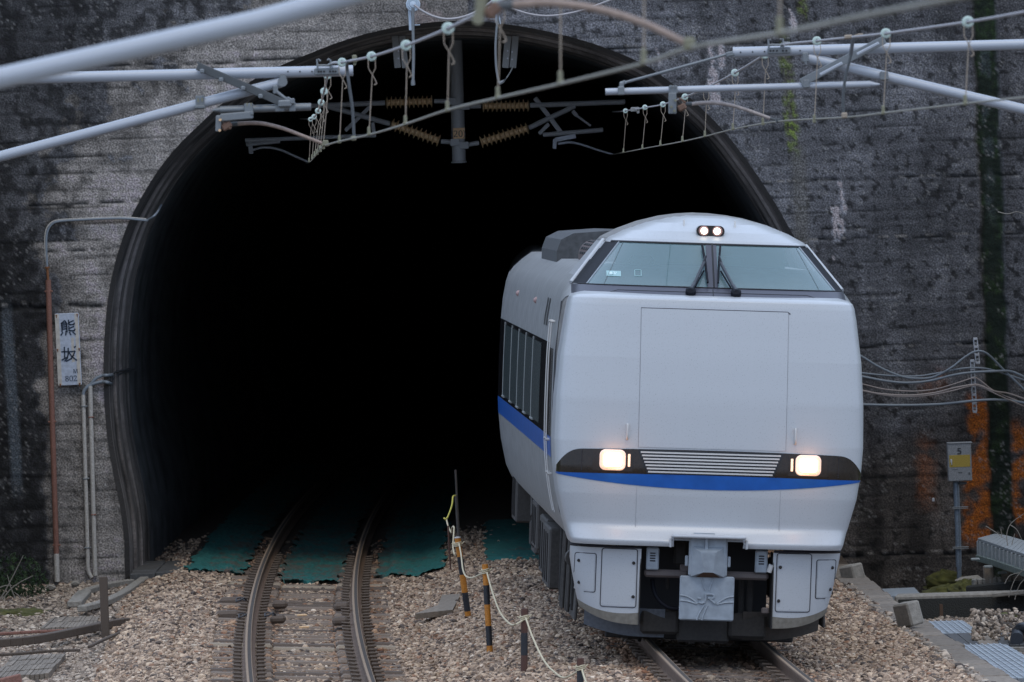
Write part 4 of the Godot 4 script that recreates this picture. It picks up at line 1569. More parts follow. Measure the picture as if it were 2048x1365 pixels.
		part("snow_plough", mb, M.plow if s < 0 else M.under_light, t)
	# --- coupler recess
	mb = MB.new()
	mb.box(Transform3D(Basis(), Vector3(0, 0.72, -0.78)), Vector3(1.24, 0.9, 0.1))
	var rec := part("coupler_recess", mb, M.black, t)
	mb = MB.new()
	mb.box(Transform3D(Basis(), Vector3(-0.42, 0.3, -0.3)), Vector3(0.36, 0.24, 0.06), 0.05)
	mb.box(Transform3D(Basis(), Vector3(0.42, 0.28, -0.3)), Vector3(0.36, 0.24, 0.06), 0.05)
	mb.box(Transform3D(Basis(), Vector3(0, 0.2, -0.95)), Vector3(1.8, 0.2, 0.06), 0.01)  # added unseen board that keeps light from under the nose
	mb.box(Transform3D(Basis(), Vector3(0, 0.24, -0.36)), Vector3(0.5, 0.26, 0.06), 0.02)  # dark centre panel, also put in to block light from the front
	mb.box(Transform3D(Basis(), Vector3(-0.24, 0.96, -0.3)), Vector3(0.12, 0.24, 0.1), 0.02)
	mb.box(Transform3D(Basis(), Vector3(0.44, 0.56, -0.4)), Vector3(0.06, 0.34, 0.06), 0.01)
	mb.box(Transform3D(Basis(), Vector3(0.36, 0.56, -0.45)), Vector3(0.05, 0.4, 0.06), 0.01)
	mb.box(Transform3D(Basis(), Vector3(-0.35, 0.66, -0.35)), Vector3(0.03, 0.12, 0.04), 0.01)
	for k in 3:
		mb.box(Transform3D(Basis(), Vector3(-0.22, 0.21 + k * 0.028, -0.5)), Vector3(0.26, 0.012, 0.05), 0.003)
	part("underframe_gear_and_light_boards", mb, M.under, rec)
	mb = MB.new()
	mb.tube(spline([Vector3(-0.5, 0.7, -0.3), Vector3(-0.47, 0.56, -0.25), Vector3(-0.38, 0.46, -0.22), Vector3(-0.27, 0.43, -0.22), Vector3(-0.1, 0.46, -0.25)], 6), 0.022, 8)
	part("air_hose", mb, M.rubber, rec)
	mb = MB.new()
	for s in [-1.0, 1.0]:
		mb.box(Transform3D(Basis(), Vector3(s * 0.38, 0.765, -0.12)), Vector3(0.42, 0.075, 0.08), 0.02)
	mb.box(Transform3D(Basis(), Vector3(-0.2, 0.82, -0.14)), Vector3(0.1, 0.07, 0.08), 0.01)
	part("coupler_beam", mb, M.beam, t)
	for s in [-1.0, 1.0]:
		mb = MB.new()
		mb.box(Transform3D(Basis(), Vector3(s * 0.515, 0.905, -0.06)), Vector3(0.12, 0.215, 0.04), 0.012)
		var v := part("vent_plate", mb, M.cover, t)
		for k in 4:
			mb = MB.new()
			mb.box(Transform3D(Basis(), Vector3(s * 0.515, 0.885 + k * 0.024, -0.038)), Vector3(0.052, 0.013, 0.008), 0.002)
			part("vent_slot", mb, M.black, v)
	mb = MB.new()
	mb.tube([Vector3(0.59, 0.81, -0.04), Vector3(0.61, 0.88, -0.03)], 0.026, 8)
	part("hose_cap", mb, M.white_part, t)
	mb = MB.new()
	mb.box(Transform3D(Basis(), Vector3(0.57, 0.44, -0.1)), Vector3(0.075, 0.06, 0.04), 0.012)
	part("pale_stone_chip", mb, M.beam, t)
	# faceted coupler cover
	mb = MB.new()
	mb.box(Transform3D(Basis(), Vector3(0, 0.945, 0.09)), Vector3(0.365, 0.385, 0.05), 0.02)
	var cc := part("coupler_cover", mb, M.cover, t)
	mb = MB.new()
	var fr2 := [Vector3(-0.15, 1.04, 0.115), Vector3(0.15, 1.04, 0.115), Vector3(0.16, 0.755, 0.115), Vector3(-0.16, 0.755, 0.115)]
	var bk := [Vector3(-0.075, 0.99, 0.21), Vector3(0.065, 0.99, 0.21), Vector3(0.045, 0.80, 0.20), Vector3(-0.045, 0.80, 0.20)]
	var md := Vector3(0, 0.9, 0.05)
	for k in 4:
		mb.quad_out(fr2[k], fr2[(k + 1) % 4], bk[(k + 1) % 4], bk[k], md)
	mb.quad_out(bk[0], bk[1], bk[2], bk[3], md)
	part("cover_bulge", mb, M.cover, cc)
	mb = MB.new()
	mb.quad_out(Vector3(-0.115, 0.752, 0.123), Vector3(0.115, 0.752, 0.123), Vector3(0.045, 0.80, 0.2045), Vector3(-0.045, 0.80, 0.2045), md)
	part("cover_stain", mb, M.rust_patch, cc)
	mb = MB.new()
	mb.box(Transform3D(Basis(), Vector3(-0.02, 1.07, 0.14)), Vector3(0.028, 0.13, 0.03), 0.006)
	mb.box(Transform3D(Basis(), Vector3(-0.2, 0.9, 0.07)), Vector3(0.03, 0.1, 0.03), 0.006)
	mb.box(Transform3D(Basis(), Vector3(0.2, 0.9, 0.07)), Vector3(0.03, 0.1, 0.03), 0.006)
	part("cover_latch", mb, M.cover, cc)
	# embossed plate below it
	mb = MB.new()
	mb.box(Transform3D(Basis(), Vector3(0.0, 0.55, 0.07)), Vector3(0.515, 0.42, 0.05), 0.012)
	var ep := part("emblem_plate", mb, M.cover, t)
	mb = MB.new()
	var ez := 0.096
	# curved ribs that run to the emblem
	for rib in [[[-0.255, 0.575], [-0.2, 0.567], [-0.14, 0.54], [-0.09, 0.50]], [[0.255, 0.575], [0.2, 0.565], [0.15, 0.54], [0.095, 0.50]], [[0.06, 0.755], [0.04, 0.69], [0.02, 0.625]], [[-0.06, 0.755], [-0.04, 0.69], [-0.015, 0.625]], [[-0.09, 0.345], [-0.06, 0.42], [-0.02, 0.49]], [[-0.04, 0.345], [-0.015, 0.43], [0.01, 0.485]], [[-0.255, 0.525], [-0.19, 0.52], [-0.09, 0.495]], [[0.255, 0.52], [0.18, 0.515], [0.095, 0.495]]]:
		var pts2 := []
		for q in rib:
			pts2.append(Vector3(q[0], q[1], ez))
		mb.tube(spline(pts2, 4), 0.0095, 6)
	part("raised_rib", mb, M.cover, ep)
	mb = MB.new()
	for line in [[[-0.085, 0.548], [-0.06, 0.548]], [[-0.075, 0.51], [-0.045, 0.505], [-0.02, 0.515], [-0.012, 0.54], [-0.012, 0.59], [0.04, 0.592], [0.065, 0.585], [0.068, 0.565], [0.05, 0.552], [0.015, 0.552]], [[0.025, 0.55], [0.075, 0.508]]]:
		var pts3 := []
		for q in line:
			pts3.append(Vector3(q[0], q[1], ez))
		for i in pts3.size() - 1:
			mb.bar(pts3[i], pts3[i + 1] + (pts3[i + 1] - pts3[i]).normalized() * 0.008, 0.018, 0.034, 0.004, Vector3.BACK)
	part("lettering", mb, M.cover, ep)
	# --- body
	mb = MB.new()
	car_shell(mb, [-1.0, -1.15, -1.35, -1.55, -1.8, -3.0, -8.0, -12.0, -16.4], true)
	var body := part("car_body", mb, M.shaded_side_paint, t)
	mb = MB.new()
	mb.grid(10, 8, func(u: float, v: float) -> Vector3:
		var x := lerpf(-1.09, 1.09, u)
		var y := 3.668 - 0.03 * pow(absf(x) / 1.1, 2.0)
		return Vector3(x, y + 0.004, lerpf(-1.9, -16.35, v) ) )
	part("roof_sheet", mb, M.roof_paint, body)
	for s in [-1.0, 1.0]:
		side_details(t, body, s)
	# roof equipment
	mb = MB.new()
	var sect := PackedVector2Array([Vector2(-1.17, 3.6), Vector2(-1.17, 3.72), Vector2(-1.13, 3.84), Vector2(-1.0, 3.91), Vector2(-0.6, 3.95), Vector2(0.6, 3.95), Vector2(1.0, 3.91), Vector2(1.13, 3.84), Vector2(1.17, 3.72), Vector2(1.17, 3.6)])
	mb.prism(Transform3D(Basis(), Vector3(0, 0.005, -10.2)), sect, 4.0)
	part("roof_unit", mb, M.roof_box, t)
	mb = MB.new()
	var sect2 := PackedVector2Array()
	for k in 9:
		var a := PI - PI / 2 * k / 8.0
		sect2.append(Vector2(-0.82 + 0.16 * cos(a), 3.70 + 0.16 * sin(a)))
	sect2.append(Vector2(0.8, 3.87))
	sect2.append(Vector2(0.8, 3.58))
	sect2.append(Vector2(-0.98, 3.58))
	mb.prism(Transform3D(Basis(), Vector3(0, 0, -6.2)), sect2, 2.4)
	var lv := part("louvre_cover", mb, M.louver, t)
	mb = MB.new()
	for r in 5:
		for k in 5:
			var a2 := PI - 0.15 - r * 0.32
			var c := Vector3(-0.82 + 0.162 * cos(a2), 3.70 + 0.162 * sin(a2), -5.25 - k * 0.42)
			mb.box(Transform3D(Basis(Vector3.BACK, a2), c), Vector3(0.012, 0.026, 0.3), 0.002)
	part("louvre_slots", mb, M.black, lv)
	mb = MB.new()
	mb.box(Transform3D(Basis(), Vector3(-0.1, 3.955, -5.6)), Vector3(1.1, 0.03, 3.2), 0.01)
	part("roof_grating", mb, M.louver, t)
	# following car
	var mb2 := MB.new()
	car_shell(mb2, [-17.0, -24.0, -36.0], false)
	var f := part("following_car", mb2, M.shaded_side_paint, t)
	f.transform = Transform3D(Basis(Vector3.UP, deg_to_rad(-1.9)), Vector3(0, 0, 0))
	f.position = Vector3(-0.46, -0.05, 0)
	mb = MB.new()
	mb.box(Transform3D(Basis(), Vector3(0, 1.07, -8.6)), Vector3(2.5, 0.06, 15.5))
	part("floor", mb, M.under, body)
	for s in [-1.0, 1.0]:
		mb = MB.new()
		mb.box(Transform3D(Basis(Vector3.BACK, s * 0.05), Vector3(s * 1.17, 0.66, -2.7)), Vector3(0.03, 0.82, 3.6), 0.01)  # brown plates by the bogie, added on both sides to stop side light
		var cv := part("bogie_cover", mb, M.under_light, t)
		for k in 4:
			mb = MB.new()
			mb.box(Transform3D(Basis(), Vector3(s * 1.2, 0.68, -1.3 - k * 0.9)), Vector3(0.05, 0.7, 0.06), 0.01)
			part("cover_rib", mb, M.under, cv)
	# bogie, wheels and boxes under the floor
	for zb in [-3.6, -13.4]:
		mb = MB.new()
		for s in [-1.0, 1.0]:
			mb.box(Transform3D(Basis(), Vector3(s * 0.98, 0.62, zb)), Vector3(0.16, 0.22, 3.0), 0.04)
			mb.box(Transform3D(Basis(), Vector3(s * 1.0, 0.5, zb - 1.05)), Vector3(0.24, 0.34, 0.4), 0.05)
			mb.box(Transform3D(Basis(), Vector3(s * 1.0, 0.5, zb + 1.05)), Vector3(0.24, 0.34, 0.4), 0.05)
			mb.tube([Vector3(s * 1.06, 0.75, zb + 0.4), Vector3(s * 1.06, 1.02, zb + 0.3)], 0.12, 10)
		var bg := part("bogie", mb, M.under_light, t)
		for zz in [-1.05, 1.05]:
			for s in [-1.0, 1.0]:
				mb = MB.new()
				mb.lathe(Transform3D(Basis(Vector3.BACK, s * -PI / 2), Vector3(s * 0.53, 0.43, zb + zz)), [Vector2(0.0, -0.06), Vector2(0.455, -0.06), Vector2(0.455, -0.03), Vector2(0.43, -0.03), Vector2(0.43, 0.07), Vector2(0.38, 0.07), Vector2(0.3, 0.03), Vector2(0.0, 0.05)], 28)
				part("wheel", mb, M.under, bg)
	for q in [[-1.25, 0.33, -5.9, 0.35, 0.62, 1.5], [-1.24, 0.36, -7.7, 0.3, 0.6, 1.6], [-1.28, 0.55, -9.6, 0.25, 0.5, 1.3], [-1.2, 0.42, -11.2, 0.3, 0.7, 0.9], [-1.27, 0.6, -15.2, 0.3, 0.62, 1.1]]:
		mb = MB.new()
		mb.box(Transform3D(Basis(), Vector3(q[0] + 0.14, q[1] + q[4] * 0.5, q[2])), Vector3(q[3], q[4], q[5]), 0.02)
		var ub := part("equipment_box", mb, M.under_light, t)
		mb = MB.new()
		for k in 3:
			mb.box(Transform3D(Basis(), Vector3(q[0] + 0.14 - q[3] * 0.5 - 0.006, q[1] + q[4] * 0.5, q[2] + (k - 1) * q[5] * 0.3)), Vector3(0.012, q[4] * 0.8, 0.03), 0.004)
		part("box_rib", mb, M.under, ub)
	for q in [[-1.22, -1.9], [-1.24, -2.6]]:
		mb = MB.new()
		mb.tube([Vector3(q[0], 1.05, q[1]), Vector3(q[0] - 0.02, 0.3, q[1])], 0.02, 6)
		mb.tube([Vector3(q[0], 0.36, q[1]), Vector3(q[0], 0.36, q[1] + 0.35)], 0.018, 6)
		mb.tube([Vector3(q[0], 1.05, q[1] + 0.35), Vector3(q[0] - 0.02, 0.3, q[1] + 0.35)], 0.02, 6)
		mb.tube([Vector3(q[0], 0.66, q[1]), Vector3(q[0], 0.66, q[1] + 0.35)], 0.018, 6)
		part("footstep", mb, M.under_light, t)
	mb = MB.new()
	mb.lathe(Transform3D(Basis(Vector3.RIGHT, PI / 2), Vector3(-1.2, 0.83, -1.4)), [Vector2(0.0, -0.12), Vector2(0.085, -0.12), Vector2(0.085, 0.12), Vector2(0.0, 0.12)], 14)
	part("air_tank", mb, M.under_light, t)


func grille_back() -> MB:
	var mb := MB.new()
	plate(mb, face, func(u: float, v: float) -> Vector2:
		var h := lerpf(0.60, 0.69, v)
		return Vector2(lerpf(-h, h, u), lerpf(1.712, 1.936, v)), 0.009, 16, 2)
	return mb


func side_details(t: Node3D, body: Node3D, s: float) -> void:
	var on_side := func(z: float, y: float, off: float) -> Vector3: return Vector3(s * (body_x(y) + off), y, z)
	var strip := func(mb: MB, za: float, zb: float, ya: float, yb: float, off: float, ny: int) -> void:
		var a := za if s < 0 else zb
		var b := zb if s < 0 else za
		mb.grid(8, ny, func(u: float, v: float) -> Vector3: return on_side.call(lerpf(b, a, u), lerpf(ya, yb, v), off))
	var mb := MB.new()
	strip.call(mb, -2.35, -16.38, 1.985, 2.875, 0.003, 8)
	var bandm := part("window_band", mb, M.black_gloss, body)
	var cuts := [-4.3, -6.5, -8.5, -10.5, -12.6, -14.8]
	for k in cuts.size() - 1:
		mb = MB.new()
		strip.call(mb, cuts[k] - 0.07, cuts[k + 1] + 0.07, 2.03, 2.83, 0.006, 6)
		part("window", mb, M.side_glass, bandm)
		mb = MB.new()
		var z0: float = cuts[k + 1] + 0.05
		var z1: float = cuts[k] - 0.08
		mb.tube([on_side.call(z0, 2.86, 0.006), on_side.call(z0, 2.6, 0.006), on_side.call(z0, 2.3, 0.006), on_side.call(z0, 2.03, 0.006)], 0.007, 6)
		mb.tube([on_side.call(z0, 2.025, 0.01), on_side.call(z0 + 0.5, 2.025, 0.01)], 0.012, 6)
		part("window_edge", mb, M.pane_line, bandm)
	mb = MB.new()
	strip.call(mb, -1.45, -16.38, 1.79, 1.984, 0.004, 4)
	part("side_stripe", mb, M.blue, body)
	# door with its rails
	mb = MB.new()
	strip.call(mb, -1.55, -2.3, 1.985, 2.83, 0.005, 6)
	part("cab_door_window", mb, M.black_gloss, body)
	for zz in [-1.75, -2.2]:
		mb = MB.new()
		var pts := []
		for y in [3.1, 2.8, 2.4, 2.0, 1.8, 1.6, 1.4, 1.25]:
			pts.append(on_side.call(zz, y, 0.032))
		mb.tube(spline(pts, 3), 0.0075, 7)
		for y in [3.09, 1.95, 1.62]:
			mb.tube([on_side.call(zz, y, 0.0), on_side.call(zz, y, 0.042)], 0.014, 6)
		part("grab_rail", mb, M.white_part, t)
	for zz in [-3.6, -4.1]:
		mb = MB.new()
		strip.call(mb, zz + 0.1, zz - 0.1, 3.02, 3.29, 0.006, 3)
		part("side_vent", mb, M.black, body)
	for zz in [-7.0, -12.0]:
		mb = MB.new()
		mb.lathe(Transform3D(Basis(Vector3.BACK, s * -PI / 2), on_side.call(zz, 3.22, -0.01)), [Vector2(0.035, 0.0), Vector2(0.035, 0.02), Vector2(0.015, 0.04), Vector2(0.0, 0.04)], 12)
		part("side_lamp", mb, M.red_lens, body)
	mb = MB.new()
	mb.tube([on_side.call(-1.06, 3.3, 0.002), on_side.call(-1.06, 2.8, 0.002), on_side.call(-1.06, 2.3, 0.002), on_side.call(-1.06, 1.8, 0.002), on_side.call(-1.06, 1.3, 0.002), on_side.call(-1.06, 1.08, 0.002)], 0.008, 5)
	part("module_joint", mb, M.gap, body)


func flat_text(words: String, height: float, m: Material, parent: Node3D, xf: Transform3D, bold := false, family := "Droid Sans", called := "lettering") -> MeshInstance3D:
	var f := SystemFont.new()
	f.font_names = PackedStringArray([family])
	f.font_weight = 700 if bold else 400
	var tm := TextMesh.new()
	tm.text = words
	tm.font = f
	tm.font_size = 64
	tm.pixel_size = height / 46.0
	tm.depth = 0.004
	return_name = called
	var o := part(called, tm, m, parent)
	o.transform = xf
	return o


var return_name := ""


# ---------------------------------------------------------------- overhead line
func wire(called: String, label: String, category: String, pts: Array, r: float, m: Material, group := "", steps := 8) -> Node3D:
	var mb := MB.new()
	mb.tube(spline(PP(pts), steps), r, 7)
	var o := part(called, mb, m)
	tag(o, label, category, group)
	return o


# hanger from a roller on the messenger wire down to a clip on the contact wire
func dropper(px: float, py: float, qx: float, qy: float, dist: float, ahead: Vector3, label: String, group: String, hook := true) -> void:
	var a := P(px, py, dist)
	var b := P(qx, qy, dist)
	var t := thing("dropper", label, "dropper", a, group)
	var k := 0.0295
	var mb := MB.new()
	var z := ahead.normalized()
	var x := Vector3.UP.cross(z).normalized()
	var face_b := Basis(x, z, x.cross(z))
	mb.lathe(Transform3D(face_b, a), [Vector2(0.011, -0.012), Vector2(k - 0.006, -0.012), Vector2(k, -0.006), Vector2(k, 0.006), Vector2(k - 0.006, 0.012), Vector2(0.011, 0.012)], 18)
	wpart("roller", mb, M.roller, t)
	var s := Vector3.RIGHT
	mb = MB.new()
	if hook:
		var mid := a + Vector3(0, -0.11, 0.0)
		var low := a + Vector3(0, -0.15, 0.0)
		for e in [-1.0, 1.0]:
			mb.tube([a + s * e * 0.021 + Vector3(0, -0.02, 0.014), a + s * e * 0.021 + Vector3(0, -0.07, 0.014), mid + Vector3(0, 0, 0.012)], 0.0028, 6)
		mb.tube(spline([mid + Vector3(-0.004, 0.01, 0.016), low + s * 0.02, low + s * 0.022 + Vector3(0, -0.014, 0), low + s * 0.008 + Vector3(0, -0.02, 0)], 4), 0.003, 6)
		mb.tube([mid, b], 0.003, 6)
	else:
		mb.tube([a + Vector3(0, -0.02, 0.014), b], 0.0032, 6)
	wpart("hanger_wire", mb, M.dropper, t)
	mb = MB.new()
	mb.box(Transform3D(Basis(), b + Vector3(0, 0.02, 0)), Vector3(0.018, 0.045, 0.03), 0.004)
	mb.box(Transform3D(Basis(), b + Vector3(0, 0.0, 0)), Vector3(0.024, 0.02, 0.034), 0.004)
	wpart("wire_clip", mb, M.olive, t)


func rod(mb: MB, a: Array, b: Array, r: float, dist: float, dist2 := -1.0) -> void:
	mb.tube([P(a[0], a[1], dist), P(b[0], b[1], dist if dist2 < 0 else dist2)], r, 12)


func clamp_at(mb: MB, px: float, py: float, dist: float, w: float, h: float, d := 0.09, off := Vector3.ZERO) -> void:
	mb.box(Transform3D(Basis(), P(px, py, dist) + off), Vector3(w, h, d), 0.006)


func make_left_arm() -> void:
	var D := 55.0
	var t := thing("cantilever_arm", "grey pipe cantilever at left with a brown curved steady arm and crossing angle bar", "cantilever arm", P(-60, 250, D), "pipe cantilevers that carry the overhead wires")
	var mb := MB.new()
	rod(mb, [-420, 168], [706, 141.5], 0.038, D)
	var top := wpart("top_tube", mb, M.pipe, t)
	mb = MB.new()
	for x in [576, 600, 624]:
		mb.lathe(Transform3D(Basis(Vector3.RIGHT, PI / 2), P(x, 143.6, D) + Vector3(0, 0, 0.033)), [Vector2(0.006, 0), Vector2(0.006, 0.006), Vector2(0, 0.006)], 8)
	wpart("bolt_hole", mb, M.black, top)
	mb = MB.new()
	rod(mb, [-420, 424], [562, 165], 0.036, D)
	wpart("lower_tube", mb, M.pipe, t)
	mb = MB.new()
	rod(mb, [440, 220], [622, 214], 0.026, D - 0.06)
	mb.tube([P(441, 220, D - 0.06), P(424, 221, D - 0.06)], 0.022, 8, 0.008)
	wpart("registration_tube", mb, M.galv, t)
	mb = MB.new()
	var a := P(394, 133, D - 0.09)
	var b := P(568, 208, D - 0.09)
	mb.bar(a, b, 0.012, 0.05, 0.003)
	mb.bar(a + Vector3(0, 0.028, -0.02), b + Vector3(0, 0.028, -0.02), 0.05, 0.01, 0.002)
	var ang := wpart("angle_bar", mb, M.galv_dark, t)
	for q in [[405, 143], [443, 160], [487, 177], [522, 193]]:
		mb = MB.new()
		clamp_at(mb, q[0], q[1], D, 0.03, 0.03, 0.05, Vector3(0, 0, 0.12))
		wpart("bolt", mb, M.galv, ang)
	mb = MB.new()
	mb.bar(P(583, 207, D - 0.1), P(556, 208, D - 0.1), 0.06, 0.05, 0.01)
	clamp_at(mb, 560, 213, D, 0.07, 0.075, 0.09, Vector3(0, 0, 0.04))
	clamp_at(mb, 400, 205, D, 0.06, 0.095, 0.1)
	clamp_at(mb, 400, 214, D, 0.075, 0.025, 0.11)
	clamp_at(mb, 498, 217, D, 0.06, 0.07, 0.09, Vector3(0, 0, 0.06))
	clamp_at(mb, 585, 214, D, 0.045, 0.065, 0.08, Vector3(0, 0, 0.06))
	wpart("tube_clamp", mb, M.galv, t)
	mb = MB.new()
	for q in [[494, 206], [502, 206], [396, 197], [404, 196]]:
		mb.tube([P(q[0], q[1] + 7, D - 0.1), P(q[0], q[1], D - 0.1)], 0.007, 6)
	wpart("clamp_bolt", mb, M.olive, t)
	mb = MB.new()
	clamp_at(mb, 566, 156, D, 0.05, 0.06, 0.07)
	mb.lathe(Transform3D(Basis(Vector3.RIGHT, PI / 2), P(565, 164, D) + Vector3(0, 0, -0.045)), [Vector2(0.0, 0), Vector2(0.033, 0), Vector2(0.033, 0.09), Vector2(0, 0.09)], 14)
	wpart("swivel_joint", mb, M.galv, t)
	mb = MB.new()
	clamp_at(mb, 551, 180, D, 0.035, 0.06, 0.05, Vector3(0, 0, 0.03))
	rod(mb, [553, 184], [584, 208], 0.012, D - 0.08)
	mb.bar(P(573, 196, D - 0.1), P(584, 204, D - 0.1), 0.03, 0.03, 0.006)
	clamp_at(mb, 585, 203, D, 0.035, 0.04, 0.05, Vector3(0, 0, 0.1))
	wpart("drop_link", mb, M.galv, t)
	# bracket that holds the steady arm
	mb = MB.new()
	mb.bar(P(504, 222, D - 0.12), P(504, 231, D - 0.12), 0.04, 0.02, 0.006)
	mb.bar(P(506, 230, D - 0.12), P(440, 236, D - 0.12), 0.02, 0.055, 0.008)
	mb.bar(P(437, 231, D - 0.12), P(436, 264, D - 0.12), 0.038, 0.02, 0.006, Vector3.BACK)
	var br := wpart("steady_bracket", mb, M.galv, t)
	mb = MB.new()
	for q in [[440, 240], [439, 261]]:
		mb.lathe(Transform3D(Basis(Vector3.RIGHT, PI / 2), P(q[0], q[1], D - 0.18)), [Vector2(0.009, -0.05), Vector2(0.009, 0.012), Vector2(0, 0.012)], 10)
	wpart("bolt", mb, M.tag_plate, br)
	mb = MB.new()
	mb.bar(P(444, 258, D - 0.1), P(462, 246, D - 0.1), 0.035, 0.05, 0.01)
	mb.bar(P(446, 246, D - 0.1), P(462, 258, D - 0.1), 0.03, 0.03, 0.01)
	wpart("pivot", mb, M.brown, t)
	mb = MB.new()
	mb.tube(spline(PP([[460, 249, D], [474, 248, D], [500, 246.5, D], [528, 248, D], [565, 257, D], [605, 272, D], [644, 287, D]]), 6), 0.015, 9, 0.012)
	var sa := wpart("steady_arm", mb, M.copper_arm, t)
	mb = MB.new()
	rod(mb, [460, 249], [475, 248], 0.016, D)
	wpart("arm_sleeve", mb, M.galv_dark, sa)
	mb = MB.new()
	clamp_at(mb, 651, 287, D, 0.04, 0.045, 0.05)
	clamp_at(mb, 651, 291, D, 0.055, 0.015, 0.05)
	wpart("contact_clip", mb, M.olive, t)
	# saddle that carries the messenger wire
	mb = MB.new()
	clamp_at(mb, 654, 143, D, 0.175, 0.048, 0.1)
	mb.tube(PP([[635, 138, D - 0.06], [634, 119, D - 0.06], [637, 119, D - 0.06], [641, 123, D - 0.06]]), 0.008, 6)
	mb.tube(PP([[634, 131, D - 0.06], [660, 131, D - 0.06]]), 0.008, 6)
	mb.tube(PP([[661, 138, D - 0.06], [661, 121, D - 0.06], [657, 118, D - 0.06], [655, 121, D - 0.06]]), 0.008, 6)
	mb.tube(PP([[657, 131, D - 0.06], [665, 126, D - 0.06], [680, 126, D - 0.06]]), 0.012, 7)
	var sd := wpart("wire_saddle", mb, M.galv, t)
	mb = MB.new()
	for x in [637, 642, 648, 660, 666, 671]:
		mb.lathe(Transform3D(Basis(Vector3.RIGHT, PI / 2), P(x, 143.2, D - 0.052)), [Vector2(0.007, 0), Vector2(0.007, 0.007), Vector2(0, 0.007)], 8)
	wpart("saddle_bolt", mb, M.black, sd)


func make_right_arm() -> void:
	var D := 55.0
	var t := thing("cantilever_arm", "pale grey pipe cantilever at right with a pinkish curved steady arm", "cantilever arm", P(2100, 160, D), "pipe cantilevers that carry the overhead wires")
	var mb := MB.new()
	rod(mb, [1466, 105], [2480, 77], 0.036, D)
	var top := wpart("top_tube", mb, M.pipe, t)
	mb = MB.new()
	for x in [1481, 1505, 1529, 1600]:
		mb.lathe(Transform3D(Basis(Vector3.RIGHT, PI / 2), P(x, 105.0 - (x - 1480) * 0.027, D) + Vector3(0, 0, 0.031)), [Vector2(0.006, 0), Vector2(0.006, 0.006), Vector2(0, 0.006)], 8)
	wpart("bolt_hole", mb, M.black, top)
	mb = MB.new()
	rod(mb, [1616, 116], [2460, 318], 0.036, D)
	wpart("lower_tube", mb, M.pipe, t)
	mb = MB.new()
	rod(mb, [1211, 184], [1742, 168.5], 0.0235, D - 0.05)
	mb.tube(PP([[1742, 168.5, D - 0.05], [1760, 169, D - 0.05]]), 0.02, 8, 0.006)
	wpart("registration_tube", mb, M.pipe, t)
	mb = MB.new()
	rod(mb, [1244, 167], [1462, 107], 0.0095, D)
	wpart("stay_rod", mb, M.galv, t)
	mb = MB.new()
	mb.bar(P(1240, 168, D - 0.05), P(1252, 164, D - 0.05), 0.03, 0.028, 0.006)
	clamp_at(mb, 1242, 182, D, 0.045, 0.06, 0.08, Vector3(0, 0, 0.05))
	clamp_at(mb, 1243, 172, D, 0.03, 0.05, 0.05, Vector3(0, 0, 0.05))
	mb.bar(P(1452, 110, D - 0.02), P(1470, 106, D - 0.02), 0.03, 0.034, 0.006)
	clamp_at(mb, 1346, 180, D, 0.06, 0.06, 0.08, Vector3(0, 0, 0.05))
	clamp_at(mb, 1612, 168, D, 0.045, 0.06, 0.08, Vector3(0, 0, 0.05))
	clamp_at(mb, 1768, 152, D, 0.06, 0.06, 0.1)
	clamp_at(mb, 1611, 115, D, 0.045, 0.065, 0.08)
	wpart("tube_clamp", mb, M.galv, t)
	mb = MB.new()
	for q in [[1342, 170], [1350, 170], [1764, 143], [1612, 123]]:
		mb.tube([P(q[0], q[1] + 6, D - 0.1), P(q[0], q[1], D - 0.1)], 0.007, 6)
	wpart("clamp_bolt", mb, M.galv, t)
	mb = MB.new()
	mb.bar(P(1602, 166, D - 0.08), P(1770, 79, D - 0.08), 0.012, 0.058, 0.003)
	var ang := wpart("angle_bar", mb, M.galv, t)
	mb = MB.new()
	mb.bar(P(1640, 150, D - 0.14), P(1685, 126, D - 0.14), 0.02, 0.02, 0.004)
	mb.bar(P(1714, 109, D - 0.14), P(1758, 86, D - 0.14), 0.02, 0.02, 0.004)
	wpart("splice_rod", mb, M.pipe, ang)
	mb = MB.new()
	mb.bar(P(1345, 186, D - 0.1), P(1345, 228, D - 0.1), 0.055, 0.016, 0.004, Vector3.BACK)
	var br := wpart("steady_bracket", mb, M.galv, t)
	mb = MB.new()
	for q in [[1351, 201], [1343, 214], [1349, 222]]:
		mb.lathe(Transform3D(Basis(Vector3.RIGHT, PI / 2), P(q[0], q[1], D - 0.13)), [Vector2(0.009, -0.03), Vector2(0.009, 0.012), Vector2(0, 0.012)], 10)
	wpart("bolt", mb, M.olive, br)
	mb = MB.new()
	mb.bar(P(1356, 219, D - 0.08), P(1372, 211, D - 0.08), 0.04, 0.045, 0.01)
	mb.bar(P(1358, 196, D - 0.08), P(1372, 206, D - 0.08), 0.012, 0.012, 0.003)
	wpart("pivot", mb, M.brown, t)
	mb = MB.new()
	mb.tube(spline(PP([[1372, 209, D], [1384, 208.5, D], [1405, 206, D], [1432, 206, D], [1465, 211.5, D], [1505, 224, D], [1540, 237, D]]), 6), 0.0145, 9, 0.0115)
	var sa := wpart("steady_arm", mb, M.pink_arm, t)
	mb = MB.new()
	rod(mb, [1371, 209], [1384, 208.5], 0.0155, D)
	rod(mb, [1540, 237], [1550, 240], 0.009, D)
	wpart("arm_sleeve", mb, M.galv_dark, sa)
	mb = MB.new()
	clamp_at(mb, 1557, 241, D, 0.035, 0.03, 0.05)
	wpart("contact_clip", mb, M.galv_dark, t)
	mb = MB.new()
	clamp_at(mb, 1558, 101.5, D, 0.16, 0.045, 0.1)
	mb.tube(PP([[1538, 96, D - 0.06], [1537, 79, D - 0.06], [1542, 80, D - 0.06]]), 0.008, 6)
	mb.tube(PP([[1537, 90, D - 0.06], [1567, 90, D - 0.06]]), 0.008, 6)
